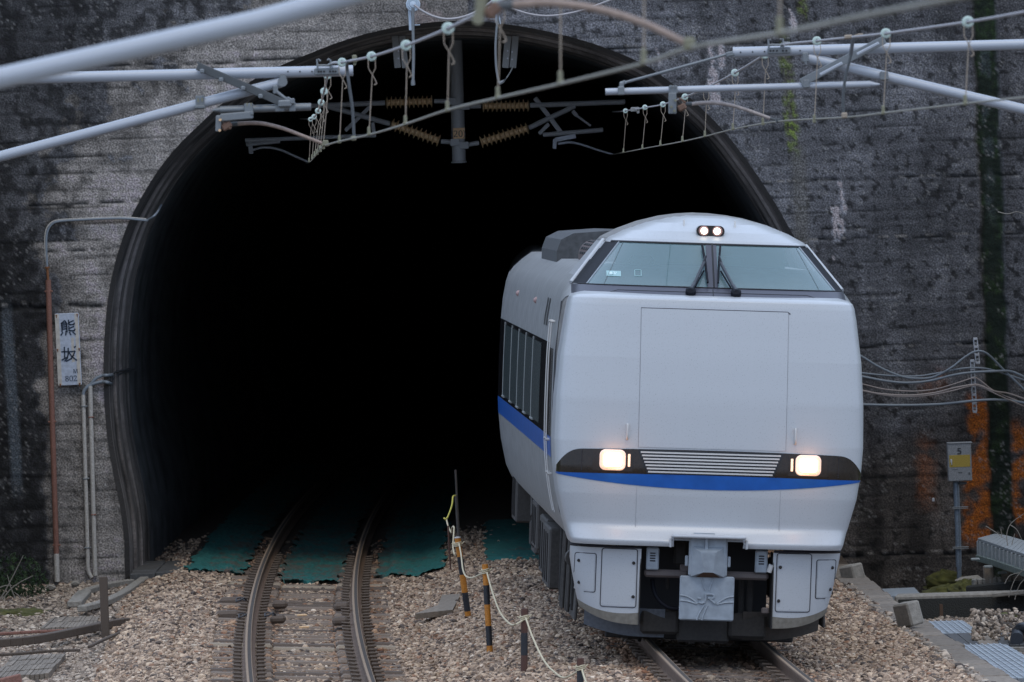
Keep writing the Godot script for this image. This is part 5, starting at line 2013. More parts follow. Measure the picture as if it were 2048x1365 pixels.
	mb.tube(PP([[1567, 96, D - 0.06], [1566, 78, D - 0.06], [1560, 79, D - 0.06]]), 0.008, 6)
	mb.tube(PP([[1560, 92, D - 0.06], [1568, 87, D - 0.06], [1580, 87, D - 0.06]]), 0.012, 7)
	var sd := wpart("wire_saddle", mb, M.galv, t)
	mb = MB.new()
	for x in [1541, 1547, 1554, 1566, 1573]:
		mb.lathe(Transform3D(Basis(Vector3.RIGHT, PI / 2), P(x, 101.8, D - 0.052)), [Vector2(0.007, 0), Vector2(0.007, 0.007), Vector2(0, 0.007)], 8)
	wpart("saddle_bolt", mb, M.black, sd)


func make_near_arm() -> void:
	var D := 24.0
	var t := thing("cantilever_arm", "nearest cantilever, its thick pale pipe crossing the upper left corner out of focus", "cantilever arm", P(-80, 190, D), "pipe cantilevers that carry the overhead wires")
	var mb := MB.new()
	rod(mb, [-500, 268], [520, 40], 0.032, D)
	rod(mb, [519, 40.2], [1100, -120], 0.032, D)
	wpart("lower_tube", mb, M.pipe, t)
	mb = MB.new()
	mb.bar(P(968, -60, D), P(960, 34, D), 0.035, 0.024, 0.008, Vector3.BACK)
	mb.lathe(Transform3D(Basis(Vector3.RIGHT, PI / 2), P(956, 38, D) + Vector3(0, 0, -0.02)), [Vector2(0, 0), Vector2(0.018, 0), Vector2(0.018, 0.05), Vector2(0, 0.05)], 12)
	wpart("steady_bracket", mb, M.olive, t)
	mb = MB.new()
	mb.bar(P(972, 34, D), P(1000, 8, D), 0.035, 0.04, 0.01)
	wpart("pivot", mb, M.brown, t)
	mb = MB.new()
	mb.tube(spline(PP([[996, 12, D], [1024, 10, D], [1075, 6, D], [1130, 8, D], [1210, 22, D], [1295, 50, D], [1374, 88, D]]), 6), 0.0135, 9, 0.011)
	var sa := wpart("steady_arm", mb, M.copper_arm, t)
	mb = MB.new()
	rod(mb, [990, 13], [1026, 10], 0.0145, D)
	wpart("arm_sleeve", mb, M.galv_dark, sa)
	mb = MB.new()
	clamp_at(mb, 1379, 88, D, 0.035, 0.04, 0.04)
	wpart("contact_clip", mb, M.olive, t)


func make_wires() -> void:
	wire("contact_wire", "contact wire of the left track rising across the picture to the near steady arm", "contact wire", [[612, 327, 103.0], [620, 324, 97.0], [634, 308, 70.0], [651, 291, 55.0], [741, 269, 47.5], [812, 248, 42.5], [896, 220, 37.5], [996, 196, 33.5], [1120, 168, 29.5], [1290, 126, 25.5], [1382, 95, 24.0], [1560, 66, 21.0], [1720, 33, 19.0], [1960, -14, 16.5]], 0.0062, M.contact, "contact wires")
	wire("contact_wire", "thin contact wire of the right track from the tunnel past the pinkish steady arm", "contact wire", [[1222, 310, 103.0], [1251, 304.5, 97.0], [1290, 297, 88.0], [1326, 290.5, 79.0], [1368, 282.5, 71.0], [1412, 272.5, 65.0], [1470, 258, 60.0], [1557, 243, 55.0], [1690, 235, 49.0], [1770, 226, 45.5], [1934, 207, 39.5], [2060, 194, 36.0]], 0.0052, M.contact, "contact wires")
	wire("messenger_wire", "messenger wire of the left track, strung with pale rollers up to the top edge", "messenger wire", [[600, 238, 103.0], [621, 238, 97.0], [628, 234.5, 88.0], [636, 222, 77.0], [642, 205, 68.0], [648, 183, 61.0], [655, 152, 56.5], [664, 128, 55.0], [684, 125, 52.0], [743, 113, 47.5], [812, 91, 42.5], [896, 57, 37.5], [996, 6, 33.5], [1070, -40, 31.0]], 0.0085, M.messenger, "messenger wires")
	wire("messenger_wire", "messenger wire of the right track, strung with pale rollers to the right edge", "messenger wire", [[1225, 224, 103.0], [1251, 222, 97.0], [1290, 215.5, 88.0], [1326, 209, 79.0], [1370, 194, 71.0], [1412, 176, 65.0], [1470, 146, 60.0], [1536, 106, 56.0], [1566, 90, 55.0], [1634, 82, 51.5], [1700, 75, 48.5], [1772, 67, 45.5], [1936, 44, 39.5], [2060, 22, 36.0]], 0.0078, M.messenger, "messenger wires")
	var zl := P(620, 238, 97) - P(655, 152, 56.5)
	var gl := "droppers on the left overhead line"
	var lefts := [[621, 239, 618, 323, 96.0, "farthest of the bunched droppers beside the left cantilever, nearest the tunnel"], [628, 234, 624, 317, 87.0, "second of the bunched droppers beside the left cantilever, counted from the tunnel"], [636, 222, 629, 312, 77.0, "third of the bunched droppers beside the left cantilever, counted from the tunnel"], [642, 205, 634, 308, 69.0, "fourth of the bunched droppers beside the left cantilever, counted from the tunnel"], [648, 183, 640, 302, 62.0, "fifth of the bunched droppers beside the left cantilever, counted from the tunnel"], [655, 151, 646, 296, 57.0, "last of the bunched droppers, its roller under the left wire saddle"],
		[684, 125, 679, 284, 51.5, "short dropper just right of the wire saddle on the left cantilever"], [743, 113, 738, 268, 47.5, "second dropper from the left cantilever towards the camera"], [812, 91, 811, 247, 42.5, "dropper hanging left of the hanging grey tube in the arch"], [896, 57, 895, 220, 37.5, "dropper with a large roller just left of the tunnel post"]]
	for q in lefts:
		dropper(q[0], q[1], q[2], q[3], q[4], zl if q[4] > 56.5 else P(684, 125, 51.5) - P(896, 57, 37.5), q[5], gl)
	dropper(998, 4, 996, 194, 33.5, Vector3(-0.4, 0, -1), "long dropper at the top of the arch right of the tunnel post", gl, true)
	dropper(1121, -60, 1121, 165, 29.5, Vector3(-0.4, 0, -1), "dropper coming down through the top edge to the wire, in the arch's right half", gl, false)
	dropper(1288, -110, 1288, 124, 25.5, Vector3(-0.4, 0, -1), "blurred dropper against the wall right of the arch top", gl, false)
	dropper(1560, -170, 1560, 66, 21.0, Vector3(-0.4, 0, -1), "very blurred dropper left of the yellow green moss run", gl, false)
	var gr := "droppers on the right overhead line"
	var zr := P(1251, 222, 97) - P(1470, 146, 60)
	var rights := [[1251, 222, 1247, 304, 97.0, "dropper nearest the tunnel on the right overhead line"], [1290, 215, 1285, 297, 88.0, "second dropper from the tunnel on the right overhead line"], [1326, 209, 1321, 290, 79.0, "third dropper from the tunnel, just left of the right steady bracket"], [1370, 194, 1365, 282, 71.0, "dropper just behind the brown pivot of the right steady arm"], [1412, 178, 1410, 272, 65.0, "dropper crossing the lime run on the wall, under the right pipe"], [1470, 146, 1466, 258, 60.0, "dropper whose roller stands between the stay rod and the lower right pipe"], [1530, 110, 1526, 248, 56.0, "dropper under the wire saddle of the right cantilever"],
		[1634, 82, 1629, 243, 51.5, "first dropper right of the wire saddle on the right cantilever"], [1772, 67, 1767, 226, 45.5, "dropper at the upper end of the right angle bar"], [1936, 44, 1931, 207, 39.5, "rightmost dropper, in front of the dark mossy channel"]]
	for q in rights:
		dropper(q[0], q[1], q[2], q[3], q[4], zr if q[4] > 55 else P(1634, 82, 51.5) - P(1936, 44, 39.5), q[5], gr)
	# flexible jumpers
	var j := thing("jumper_cable", "thick grey jumper cable hanging beside the left wire saddle", "jumper cable", P(700, 130, 51.0), "jumper cables between messenger and contact wires")
	var mb := MB.new()
	mb.tube(spline(PP([[706, 120, 50.6], [697, 124, 50.8], [694, 134, 51.0], [698, 170, 51.0], [705, 220, 51.0], [708, 274, 51.0]]), 6), 0.010, 8)
	wpart("cable", mb, M.cable_dark if false else M.galv_dark, j)
	mb = MB.new()
	clamp_at(mb, 709, 118, 50.4, 0.03, 0.05, 0.05)
	clamp_at(mb, 709, 127, 50.4, 0.016, 0.03, 0.03)
	clamp_at(mb, 707, 277, 51.0, 0.035, 0.03, 0.04)
	wpart("cable_clamp", mb, M.olive, j)
	j = thing("jumper_cable", "black and grey jumper cable in front of the right angle bar", "jumper cable", P(1700, 75, 48.0), "jumper cables between messenger and contact wires")
	mb = MB.new()
	mb.tube(spline(PP([[1706, 78, 48.2], [1702, 110, 48.2], [1692, 150, 48.2], [1687, 190, 48.2], [1687, 222, 48.2], [1690, 232, 48.2]]), 6), 0.009, 8)
	wpart("cable", mb, M.galv_dark, j)
	mb = MB.new()
	mb.tube(PP([[1706, 80, 48.1], [1702, 110, 48.1]]), 0.0115, 8)
	wpart("black_sleeve", mb, M.cable_dark, j)
	mb = MB.new()
	clamp_at(mb, 1697, 74, 48.3, 0.05, 0.025, 0.05)
	mb.tube(PP([[1708, 73, 48.3], [1718, 69, 48.3], [1726, 69, 48.3]]), 0.006, 6)
	clamp_at(mb, 1689, 231, 48.2, 0.035, 0.035, 0.04)
	wpart("cable_clamp", mb, M.dropper, j)
	var cl := MB.new()
	clamp_at(cl, 1270, 219, 92.5, 0.10, 0.05, 0.06)
	clamp_at(cl, 1276, 222, 92.5, 0.03, 0.06, 0.06)
	tag(part("wire_clamp", cl, M.tunnel_plate), "small pale clamp on the right messenger wire between the two farthest droppers", "wire clamp")


func insulator(mb_shed: MB, a: Vector3, b: Vector3, r: float, count: int) -> void:
	var z := (b - a).normalized()
	var x := z.cross(Vector3.BACK).normalized()
	var xf := Transform3D(Basis(x, z, x.cross(z)), a)
	var l := (b - a).length()
	var prof := []
	for k in count:
		var y := l * (k + 0.5) / count
		prof.append(Vector2(r * 0.50, y - l * 0.35 / count))
		prof.append(Vector2(r, y - l * 0.06 / count))
		prof.append(Vector2(r, y + l * 0.04 / count))
		prof.append(Vector2(r * 0.50, y + l * 0.14 / count))
	mb_shed.lathe(xf, prof, 14)


func make_tunnel_support() -> void:
	var D := 103.0
	var t := thing("tunnel_drop_post", "grey drop post hanging from the tunnel crown with four amber insulators and bracket tubes", "drop post", P(912, 40, D))
	var mb := MB.new()
	mb.tube([P(908, -10, D), P(912, 120, D), P(918, 322, D)], 0.088, 16)
	mb.lathe(Transform3D(Basis(), P(918, 326, D)), [Vector2(0, 0), Vector2(0.1, 0), Vector2(0.1, 0.02), Vector2(0.088, 0.02)], 16)
	wpart("post", mb, M.tunnel_steel, t)
	mb = MB.new()
	mb.box(Transform3D(Basis(), P(918, 267, D) + Vector3(0, 0, 0.088)), Vector3(0.155, 0.14, 0.012), 0.003)
	var plate_o := wpart("number_plate", mb, M.tag_plate, t)
	var tx := flat_text("(20)", 0.082, M.ink, t, Transform3D(Basis(), P(917, 268, D) - t.position + Vector3(-0.005, 0, 0.097)))
	tx.name = "plate_lettering"
	var ins := [[770, 206, 868, 202.5], [1060, 211, 962, 212.5], [780, 248, 882, 283], [1058, 256, 958, 286]]
	var caps := [[868, 202.5, 905, 203], [962, 212.5, 930, 213], [882, 283, 910, 285], [958, 286, 928, 291]]
	var outs := [[770, 206, 620, 212], [1060, 211, 1250, 204], [780, 248, 648, 211], [1058, 256, 1150, 212]]
	for k in 4:
		mb = MB.new()
		var q = ins[k]
		insulator(mb, P(q[0], q[1], D), P(q[2], q[3], D), 0.082, 11)
		wpart("insulator", mb, M.insulator, t)
		mb = MB.new()
		var c = caps[k]
		rod(mb, [c[0], c[1]], [c[2], c[3]], 0.03, D)
		clamp_at(mb, c[2], c[3], D, 0.12, 0.09, 0.2)
		wpart("insulator_cap", mb, M.tunnel_steel, t)
		mb = MB.new()
		var o = outs[k]
		rod(mb, [o[0], o[1]], [o[2], o[3]], 0.034, D)
		wpart("bracket_tube", mb, M.tunnel_steel, t)
	# left registration tube, angle bar and steady arm
	mb = MB.new()
	rod(mb, [490, 281], [752, 271], 0.027, D)
	rod(mb, [492, 290], [560, 283], 0.025, D)
	mb.bar(P(690, 262, D), P(742, 212, D), 0.03, 0.05, 0.006)
	mb.bar(P(745, 245, D), P(748, 268, D), 0.05, 0.05, 0.006, Vector3.BACK)
	mb.bar(P(500, 283, D), P(502, 308, D), 0.06, 0.03, 0.006, Vector3.BACK)
	wpart("registration_tube", mb, M.tunnel_steel, t)
	mb = MB.new()
	mb.tube(spline(PP([[506, 300, D], [530, 295, D], [560, 300, D], [590, 313, D], [618, 325, D]]), 6), 0.016, 8)
	wpart("steady_arm", mb, M.tunnel_steel, t)
	mb = MB.new()
	rod(mb, [1086, 270], [1206, 260], 0.03, D)
	mb.bar(P(1070, 196, D), P(1124, 268, D), 0.03, 0.06, 0.006)
	mb.bar(P(1078, 268, D), P(1098, 248, D), 0.03, 0.05, 0.006)
	mb.bar(P(1145, 222, D), P(1154, 232, D), 0.03, 0.05, 0.006)
	mb.bar(P(1154, 232, D), P(1182, 252, D), 0.02, 0.03, 0.006)
	wpart("registration_tube", mb, M.tunnel_steel, t)
	mb = MB.new()
	mb.bar(P(1152, 272, D), P(1110, 280, D), 0.03, 0.06, 0.006)
	mb.bar(P(1110, 278, D), P(1109, 298, D), 0.05, 0.03, 0.006, Vector3.BACK)
	mb.tube(spline(PP([[1116, 288, D], [1140, 285, D], [1165, 290, D], [1195, 300, D], [1226, 309, D]]), 6), 0.018, 8, 0.012)
	wpart("steady_arm", mb, M.pipe, t)
	# two pairs of hanging plates with a cable, at the crown
	for k in 2:
		var x := 797.0 if k == 0 else 1024.0
		var lean := 6.0 if k == 0 else -6.0
		var d := 98.9
		var h := thing("hanging_plates", "pair of narrow grey plates hung under the arch crown " + ("left" if k == 0 else "right") + " of the drop post", "hanging plates", P(x, 60, d), "hanging plates under the arch crown")
		for s in [-1.0, 1.0]:
			mb = MB.new()
			mb.bar(P(x + s * 7.5, 72, d), P(x + s * 7.5 + lean, 136, d), 0.082, 0.02, 0.004, Vector3.BACK)
			var pl := wpart("plate", mb, M.tunnel_plate, h)
			for yy in [103, 118]:
				mb = MB.new()
				mb.lathe(Transform3D(Basis(Vector3.RIGHT, PI / 2), P(x + s * 4.5 + lean * 0.7, yy + s, d - 0.012)), [Vector2(0.009, 0), Vector2(0.009, 0.008), Vector2(0, 0.008)], 8)
				wpart("rivet", mb, M.rack, pl)
			mb = MB.new()
			mb.tube(PP([[x + s * 14, 54, d], [x + s * 3, 54, d], [x + s * 3, 66, d]]), 0.012, 6)
			wpart("hook", mb, M.galv_dark, h)
	# ribbed white discs with leads over the crown
	var da := 97.4
	for k in 2:
		var x := 826.0 if k == 0 else 996.0
		var y := 9.0 if k == 0 else -3.0
		var ds := thing("disc_insulator", "ribbed pale blue disc insulator " + ("at left" if k == 0 else "at right") + " of the crown, its lead dangling into the arch", "insulator", P(x, y, da), "disc insulators over the crown")
		mb = MB.new()
		mb.lathe(Transform3D(Basis(Vector3.RIGHT, PI / 2), P(x, y, da)), [Vector2(0.088, -0.05), Vector2(0.088, 0), Vector2(0.076, 0.012), Vector2(0.066, 0.002), Vector2(0.056, 0.016), Vector2(0.046, 0.006), Vector2(0.036, 0.022), Vector2(0.0, 0.03)], 24)
		wpart("disc", mb, M.disc_white, ds)
		mb = MB.new()
		mb.bar(P(x - 7, y + 12, da + 0.1), P(x - 5 + k * 4, y + 52, da + 0.1), 0.035, 0.02, 0.003, Vector3.BACK)
		mb.bar(P(x - 1, y + 12, da + 0.1), P(x + 1 + k * 4, y + 52, da + 0.1), 0.012, 0.05, 0.003, Vector3.BACK)
		mb.bar(P(x - 3, y + 41, da + 0.1), P(x + 14 - k * 30, y + 41, da + 0.1), 0.01, 0.012, 0.002)
		wpart("mounting_angle", mb, M.disc_white, ds)
		mb = MB.new()
		if k == 0:
			mb.tube(spline(PP([[826, 16, da - 0.1], [826, 60, da - 0.1], [827, 110, da - 0.1], [826, 166, da - 0.1]]), 4), 0.019, 8)
			mb.lathe(Transform3D(Basis(), P(826, 171, da - 0.1)), [Vector2(0, 0), Vector2(0.026, 0), Vector2(0.026, 0.06), Vector2(0, 0.06)], 10)
		else:
			mb.tube(spline(PP([[998, 20, da - 0.1], [993, 60, da - 0.1], [991, 100, da - 0.1], [993, 140, da - 0.1], [998, 166, da - 0.1]]), 4), 0.015, 8)
			mb.tube(spline(PP([[998, 167, da - 0.1], [1006, 164, da - 0.1], [1016, 152, da - 0.1], [1026, 134, da + 0.9]]), 4), 0.008, 6)
			mb.tube(PP([[998, 167, da - 0.1], [1009, 162, da - 0.1]]), 0.026, 8, 0.016)
		wpart("lead", mb, M.galv, ds)
	wire("feeder_loop", "slack bare wire looping from the left disc insulator across the arch crown", "wire", [[828, 10, 97.2], [845, 22, 97.2], [868, 33, 97.2], [895, 38, 97.2], [925, 34, 97.2], [955, 22, 97.2], [985, 2, 97.2]], 0.014, M.messenger, "slack wires at the crown")
	wire("feeder_loop", "slack bare wire leaving the right disc insulator along the top edge", "wire", [[1000, 2, 97.2], [1030, 19, 97.2], [1070, 30, 97.2], [1110, 31, 97.2], [1155, 23, 97.2], [1200, 8, 97.2], [1240, -8, 97.2]], 0.012, M.messenger, "slack wires at the crown")


# ---------------------------------------------------------------- things on the portal wall
func make_wall_fittings() -> void:
	var D := WALL - 0.06
	# rust red pipe with cable above
	var t := thing("drain_pipe", "rust red vertical pipe on the wall left of the station sign", "pipe", P(113, 1162, D))
	var mb := MB.new()
	mb.tube(PP([[96, 560, D], [104, 840, D], [112, 1090, D], [112.5, 1108, D]]), 0.034, 12)
	var rp := wpart("pipe", mb, M.rust_pipe, t)
	mb = MB.new()
	mb.tube(PP([[112.5, 1108, D], [114, 1164, D]]), 0.034, 12)
	wpart("bare_foot", mb, M.conduit, rp)
	for q in [[97, 583], [104, 844], [113, 1091]]:
		mb = MB.new()
		clamp_at(mb, q[0], q[1], D, 0.1, 0.022, 0.05)
		wpart("pipe_clip", mb, M.rust_pipe, t)
	mb = MB.new()
	mb.tube(PP([[94, 535, D], [96, 562, D]]), 0.016, 8)
	mb.lathe(Transform3D(Basis(), P(94, 537, D)), [Vector2(0, 0), Vector2(0.03, 0), Vector2(0.03, 0.02), Vector2(0, 0.02)], 10)
	wpart("pipe_neck", mb, M.rust, t)
	wire("wall_cable", "grey cable bending over from the rust red pipe to the arch edge", "cable", [[94, 537, D], [92, 490, D], [94, 465, D], [103, 449, D], [118, 443, D], [160, 440, D], [240, 437, D], [290, 441, D], [296, 440, D], [312, 428, D - 0.05], [322, 410, 98.8]], 0.014, M.cable, "", 5)
	wire("wall_cable", "thin second cable following the grey one round the bend to the arch", "cable", [[93, 537, D], [89, 490, D], [91, 462, D], [101, 446, D], [117, 440, D], [160, 437.5, D], [240, 434.5, D], [292, 438, D]], 0.007, M.conduit, "", 5)
	# two conduits
	var labels := ["outer pale conduit with a curved foot beside the arch edge", "inner pale conduit hard against the arch edge"]
	for k in 2:
		var c := thing("conduit_pipe", labels[k], "conduit", P(175 + k * 14, 1150, D), "pale conduits beside the arch edge")
		mb = MB.new()
		if k == 0:
			mb.tube(spline(PP([[166, 790, D], [170, 930, D], [175, 1105, D], [175, 1128, D], [177, 1144, D], [183, 1156, D]]), 5), 0.026, 10)
		else:
			mb.tube(PP([[180, 772, D], [184, 930, D], [190, 1152, D]]), 0.028, 10)
		wpart("pipe", mb, M.conduit, c)
		for q in ([[168, 813], [172, 958], [175, 1096]] if k == 0 else [[182, 835], [187, 1030]]):
			mb = MB.new()
			clamp_at(mb, q[0], q[1], D, 0.08 if k == 0 else 0.066, 0.02, 0.06)
			wpart("pipe_clip", mb, M.galv if k == 0 else M.rust_pipe, c)
		mb = MB.new()
		if k == 0:
			mb.tube(spline(PP([[166, 790, D], [168, 782, D], [176, 773, D], [190, 767, D], [205, 764, D], [216, 766, D], [221, 768, 98.5]]), 5), 0.022, 8)
		else:
			mb.tube(spline(PP([[180, 774, D], [184, 765, D], [192, 757, D], [204, 752, D], [216, 751, D], [224, 750, 98.5]]), 5), 0.02, 8)
		wpart("bend", mb, M.cable, c)
	mb = MB.new()
	mb.tube(spline(PP([[221, 768, 98.5], [228, 756, 98.9], [240, 748, 99.6], [275, 738, 102.0]]), 5), 0.012, 6)
	mb.tube(spline(PP([[222, 751, 98.5], [232, 744, 99.0], [262, 738, 101.0]]), 5), 0.012, 6)
	tag(part("cable_tails", mb, M.cable_dark), "cable tails turning from the conduits into the tunnel mouth", "cable")
	# station sign
	var sg := thing("name_sign", "weathered white name sign with two black kanji and M 802", "sign", P(137, 700, WALL))
	var c0 := P(136.5, 699, D)
	var lean := Basis(Vector3.BACK, deg_to_rad(-0.4 + 0.9))
	var sx := Transform3D(lean, c0)
	mb = MB.new()
	mb.box(sx, Vector3(0.288, 0.885, 0.02), 0.006)
	var board := wpart("board", mb, M.sign, sg)
	mb = MB.new()
	for s in [-1.0, 1.0]:
		mb.box(sx * Transform3D(Basis(), Vector3(s * 0.118 - 0.004, 0, 0.0095)), Vector3(0.05 if s < 0 else 0.042, 0.875, 0.004), 0.001)
	mb.box(sx * Transform3D(Basis(), Vector3(0.055, -0.01, 0.0085)), Vector3(0.035, 0.3, 0.004), 0.001)
	wpart("weathered_strip", mb, M.sign_edge, board)
	for q in [[-0.128, 0.42], [0.128, 0.42], [-0.132, 0.0], [0.132, 0.0], [-0.12, -0.425], [0.118, -0.425]]:
		mb = MB.new()
		mb.lathe(sx * Transform3D(Basis(Vector3.RIGHT, PI / 2), Vector3(q[0], q[1], 0.012)), [Vector2(0.011, 0), Vector2(0.009, 0.008), Vector2(0, 0.01)], 8)
		mb.box(sx * Transform3D(Basis(), Vector3(q[0], q[1] - 0.018, 0.0105)), Vector3(0.012, 0.03, 0.003), 0.001)
		wpart("rusty_bolt", mb, M.rust, board)
	var bear := [[[.30, .98], [.08, .80], [.40, .82]], [[.34, .94], [.45, .76]], [[.10, .70], [.10, .24]], [[.10, .69], [.43, .69], [.43, .22], [.36, .24]], [[.12, .55], [.42, .55]], [[.12, .41], [.42, .41]], [[.57, 1.0], [.57, .73], [.66, .69], [.90, .69], [.95, .78]], [[.88, .95], [.60, .83]], [[.57, .60], [.57, .31], [.66, .27], [.92, .27], [.97, .37]], [[.90, .55], [.60, .44]], [[.14, .17], [.02, 0.0]], [[.36, .16], [.34, 0.0]], [[.60, .17], [.67, 0.0]], [[.82, .18], [.98, 0.02]]]
	var slope := [[[.20, .98], [.20, .24]], [[.02, .68], [.38, .68]], [[.02, .12], [.38, .30]], [[.88, .96], [.95, 1.0]], [[.46, .90], [.44, .50], [.36, .22], [.20, .04]], [[.48, .66], [.90, .68], [.80, .42], [.62, .18], [.30, .02]], [[.50, .62], [.66, .34], [.98, .06]]]
	for k in 2:
		mb = MB.new()
		for st in (bear if k == 0 else slope):
			for i in st.size() - 1:
				var a := Vector3(-0.085 + st[i][0] * 0.182, (0.178 if k == 0 else -0.148) + st[i][1] * 0.178, 0.0135)
				var b := Vector3(-0.085 + st[i + 1][0] * 0.182, (0.178 if k == 0 else -0.148) + st[i + 1][1] * 0.178, 0.0135)
				var e := (b - a).normalized() * 0.007
				mb.bar(sx * (a - e), sx * (b + e), 0.0175, 0.0045, 0.001, Vector3.BACK)
		wpart("kanji", mb, M.ink, board)
	var l1 := flat_text("M", 0.052, M.ink, sg, Transform3D(lean, c0 - sg.position + sx.basis * Vector3(0.075, -0.272, 0.013)), false, "Droid Sans")
	var l2 := flat_text("802", 0.066, M.ink, sg, Transform3D(lean, c0 - sg.position + sx.basis * Vector3(0.017, -0.36, 0.013)), false, "Droid Serif")
	# cables along the right of the wall
	var xs := [1700.0, 1780, 1850, 1900, 1948, 1980, 2010, 2060]
	var runs := [
		[[1690, 695], [1722, 712], [1760, 735], [1800, 752], [1830, 757], [1865, 755], [1900, 738], [1930, 715], [1953, 703], [1975, 708], [2010, 742], [2060, 790]],
		[[1690, 742], [1722, 746], [1770, 751], [1830, 753], [1880, 746], [1920, 738], [1948, 736], [1975, 738], [2010, 748], [2060, 764]],
		[[1690, 750], [1722, 753], [1770, 762], [1815, 766], [1860, 762], [1910, 750], [1948, 745], [1990, 743], [2020, 743], [2040, 750], [2070, 766]],
		[[1690, 764], [1722, 768], [1770, 779], [1825, 783], [1870, 779], [1910, 768], [1944, 757], [1956, 758], [1985, 780], [2010, 792], [2070, 815]],
		[[1690, 778], [1722, 781], [1760, 788], [1820, 791], [1870, 786], [1910, 776], [1945, 770], [1960, 771], [1990, 783], [2020, 788], [2070, 806]],
		[[1690, 779], [1722, 782], [1770, 791], [1820, 793.5], [1865, 790], [1905, 782], [1945, 772], [1965, 775], [2000, 792], [2070, 822]],
		[[1690, 808], [1722, 809.5], [1800, 811], [1880, 809], [1948, 802], [1990, 800], [2030, 803], [2070, 811]]]
	var ord := ["uppermost grey cable that sags deepest before the upper rack", "second grey cable from the top on the right wall, thin", "third grey cable from the top, running level past the lower rack", "thin pinkish cable, fourth from the top on the right wall", "fifth cable from the top on the right wall, pale pink", "sixth cable from the top, thin and dull, close under the fifth", "lowest grey cable on the right wall, almost straight"]
	for k in 7:
		var pts := []
		for q in runs[k]:
			pts.append([q[0], q[1], 97.75 - (0.1 if absf(q[0] - 1950) < 60 else 0.0)])
		wire("wall_cable", ord[k], "cable", pts, [0.014, 0.011, 0.016, 0.008, 0.011, 0.008, 0.017][k], [M.cable, M.cable, M.cable, M.cable_pink, M.cable_pink, M.cable_pink, M.cable][k], "cables across the right wall", 5)
	var racks := [[1951, 678, 1956, 726, 3, "short upper cable rack bolted to the wall beside the mossy channel"], [1945, 722, 1950, 824, 6, "long lower cable rack with several hooks beside the mossy channel"]]
	for q in racks:
		var rk := thing("cable_rack", q[5], "cable rack", P(q[0], q[1], 97.8), "cable racks")
		mb = MB.new()
		for s in [-1.0, 1.0]:
			mb.bar(P(q[0] + s * 3.6, q[1], 97.82), P(q[2] + s * 3.6, q[3], 97.82), 0.014, 0.03, 0.002, Vector3.BACK)
		for k in q[4] + 1:
			var u: float = float(k) / q[4]
			mb.box(Transform3D(Basis(), P(lerpf(q[0], q[2], u), lerpf(q[1], q[3], u), 97.8)), Vector3(0.05, 0.03, 0.025), 0.003)
		wpart("rack_frame", mb, M.rack, rk)
		for k in q[4]:
			var u2: float = (k + 0.6) / q[4]
			mb = MB.new()
			clamp_at(mb, lerpf(q[0], q[2], u2), lerpf(q[1], q[3], u2), 97.7, 0.025, 0.035, 0.06)
			wpart("hook", mb, M.galv, rk)
	# small white tag
	mb = MB.new()
	clamp_at(mb, 1867, 1000, 97.9, 0.03, 0.045, 0.02)
	tag(part("wall_peg", mb, M.rack), "tiny white peg on the brown stained wall left of the blue post", "peg")
	# control box on a post
	var B := 96.0
	var bx := thing("control_box", "grey cabinet numbered 5 with a worn yellow label on a blue steel post", "control box", P(1918, 1160, B))
	mb = MB.new()
	mb.box(Transform3D(Basis(), P(1919, 924, B)), Vector3(0.285, 0.46, 0.2), 0.008)
	var cb := wpart("cabinet", mb, M.box_grey, bx)
	mb = MB.new()
	mb.box(Transform3D(Basis(), P(1919, 886, B)), Vector3(0.30, 0.015, 0.22), 0.004)
	wpart("cabinet_roof", mb, M.box_grey, cb)
	mb = MB.new()
	mb.box(Transform3D(Basis(), P(1919, 922, B) + Vector3(0, 0, 0.101)), Vector3(0.25, 0.145, 0.004), 0.001)
	var yl := wpart("yellow_label", mb, M.yellow, cb)
	mb = MB.new()
	var lp := P(1902, 922, B) + Vector3(0, 0, 0.106)
	mb.box(Transform3D(Basis(), lp), Vector3(0.022, 0.045, 0.016), 0.006)
	mb.box(Transform3D(Basis(), lp + Vector3(0.004, -0.035, 0)), Vector3(0.012, 0.03, 0.02), 0.004)
	wpart("lock_handle", mb, M.rack, cb)
	mb = MB.new()
	mb.box(Transform3D(Basis(), P(1920, 945, B) + Vector3(0, 0, 0.102)), Vector3(0.05, 0.012, 0.003), 0.001)
	mb.box(Transform3D(Basis(), P(1910, 939, B) + Vector3(0, 0, 0.102)), Vector3(0.06, 0.006, 0.003), 0.001)
	mb.box(Transform3D(Basis(), P(1938, 947, B) + Vector3(0, 0, 0.102)), Vector3(0.02, 0.03, 0.003), 0.001)
	wpart("scuff_mark", mb, M.galv_dark, cb)
	flat_text("5", 0.075, M.pole_black, bx, Transform3D(Basis(), P(1918, 902.5, B) - bx.position + Vector3(0, 0, 0.102)), true)
	mb = MB.new()
	mb.tube(PP([[1912, 960, B], [1916, 1050, B], [1918, 1134, B]]), 0.036, 14)
	mb.tube(PP([[1918, 1130, B], [1919, 1162, B]]), 0.028, 12)
	wpart("post", mb, M.post_blue, bx)
	for q in [[1919, 1014], [1920, 1094]]:
		mb = MB.new()
		mb.bar(P(q[0] - 14, q[1] + 1.5, B - 0.05), P(q[0] + 18, q[1], B - 0.05), 0.02, 0.012, 0.003)
		mb.bar(P(q[0] - 14, q[1] + 4.5, B - 0.05), P(q[0] + 18, q[1] + 3, B - 0.05), 0.02, 0.01, 0.003)
		wpart("post_bracket", mb, M.galv, bx)
	mb = MB.new()
	clamp_at(mb, 1926, 967, B, 0.09, 0.03, 0.08)
	wpart("cable_gland", mb, M.galv_dark, bx)


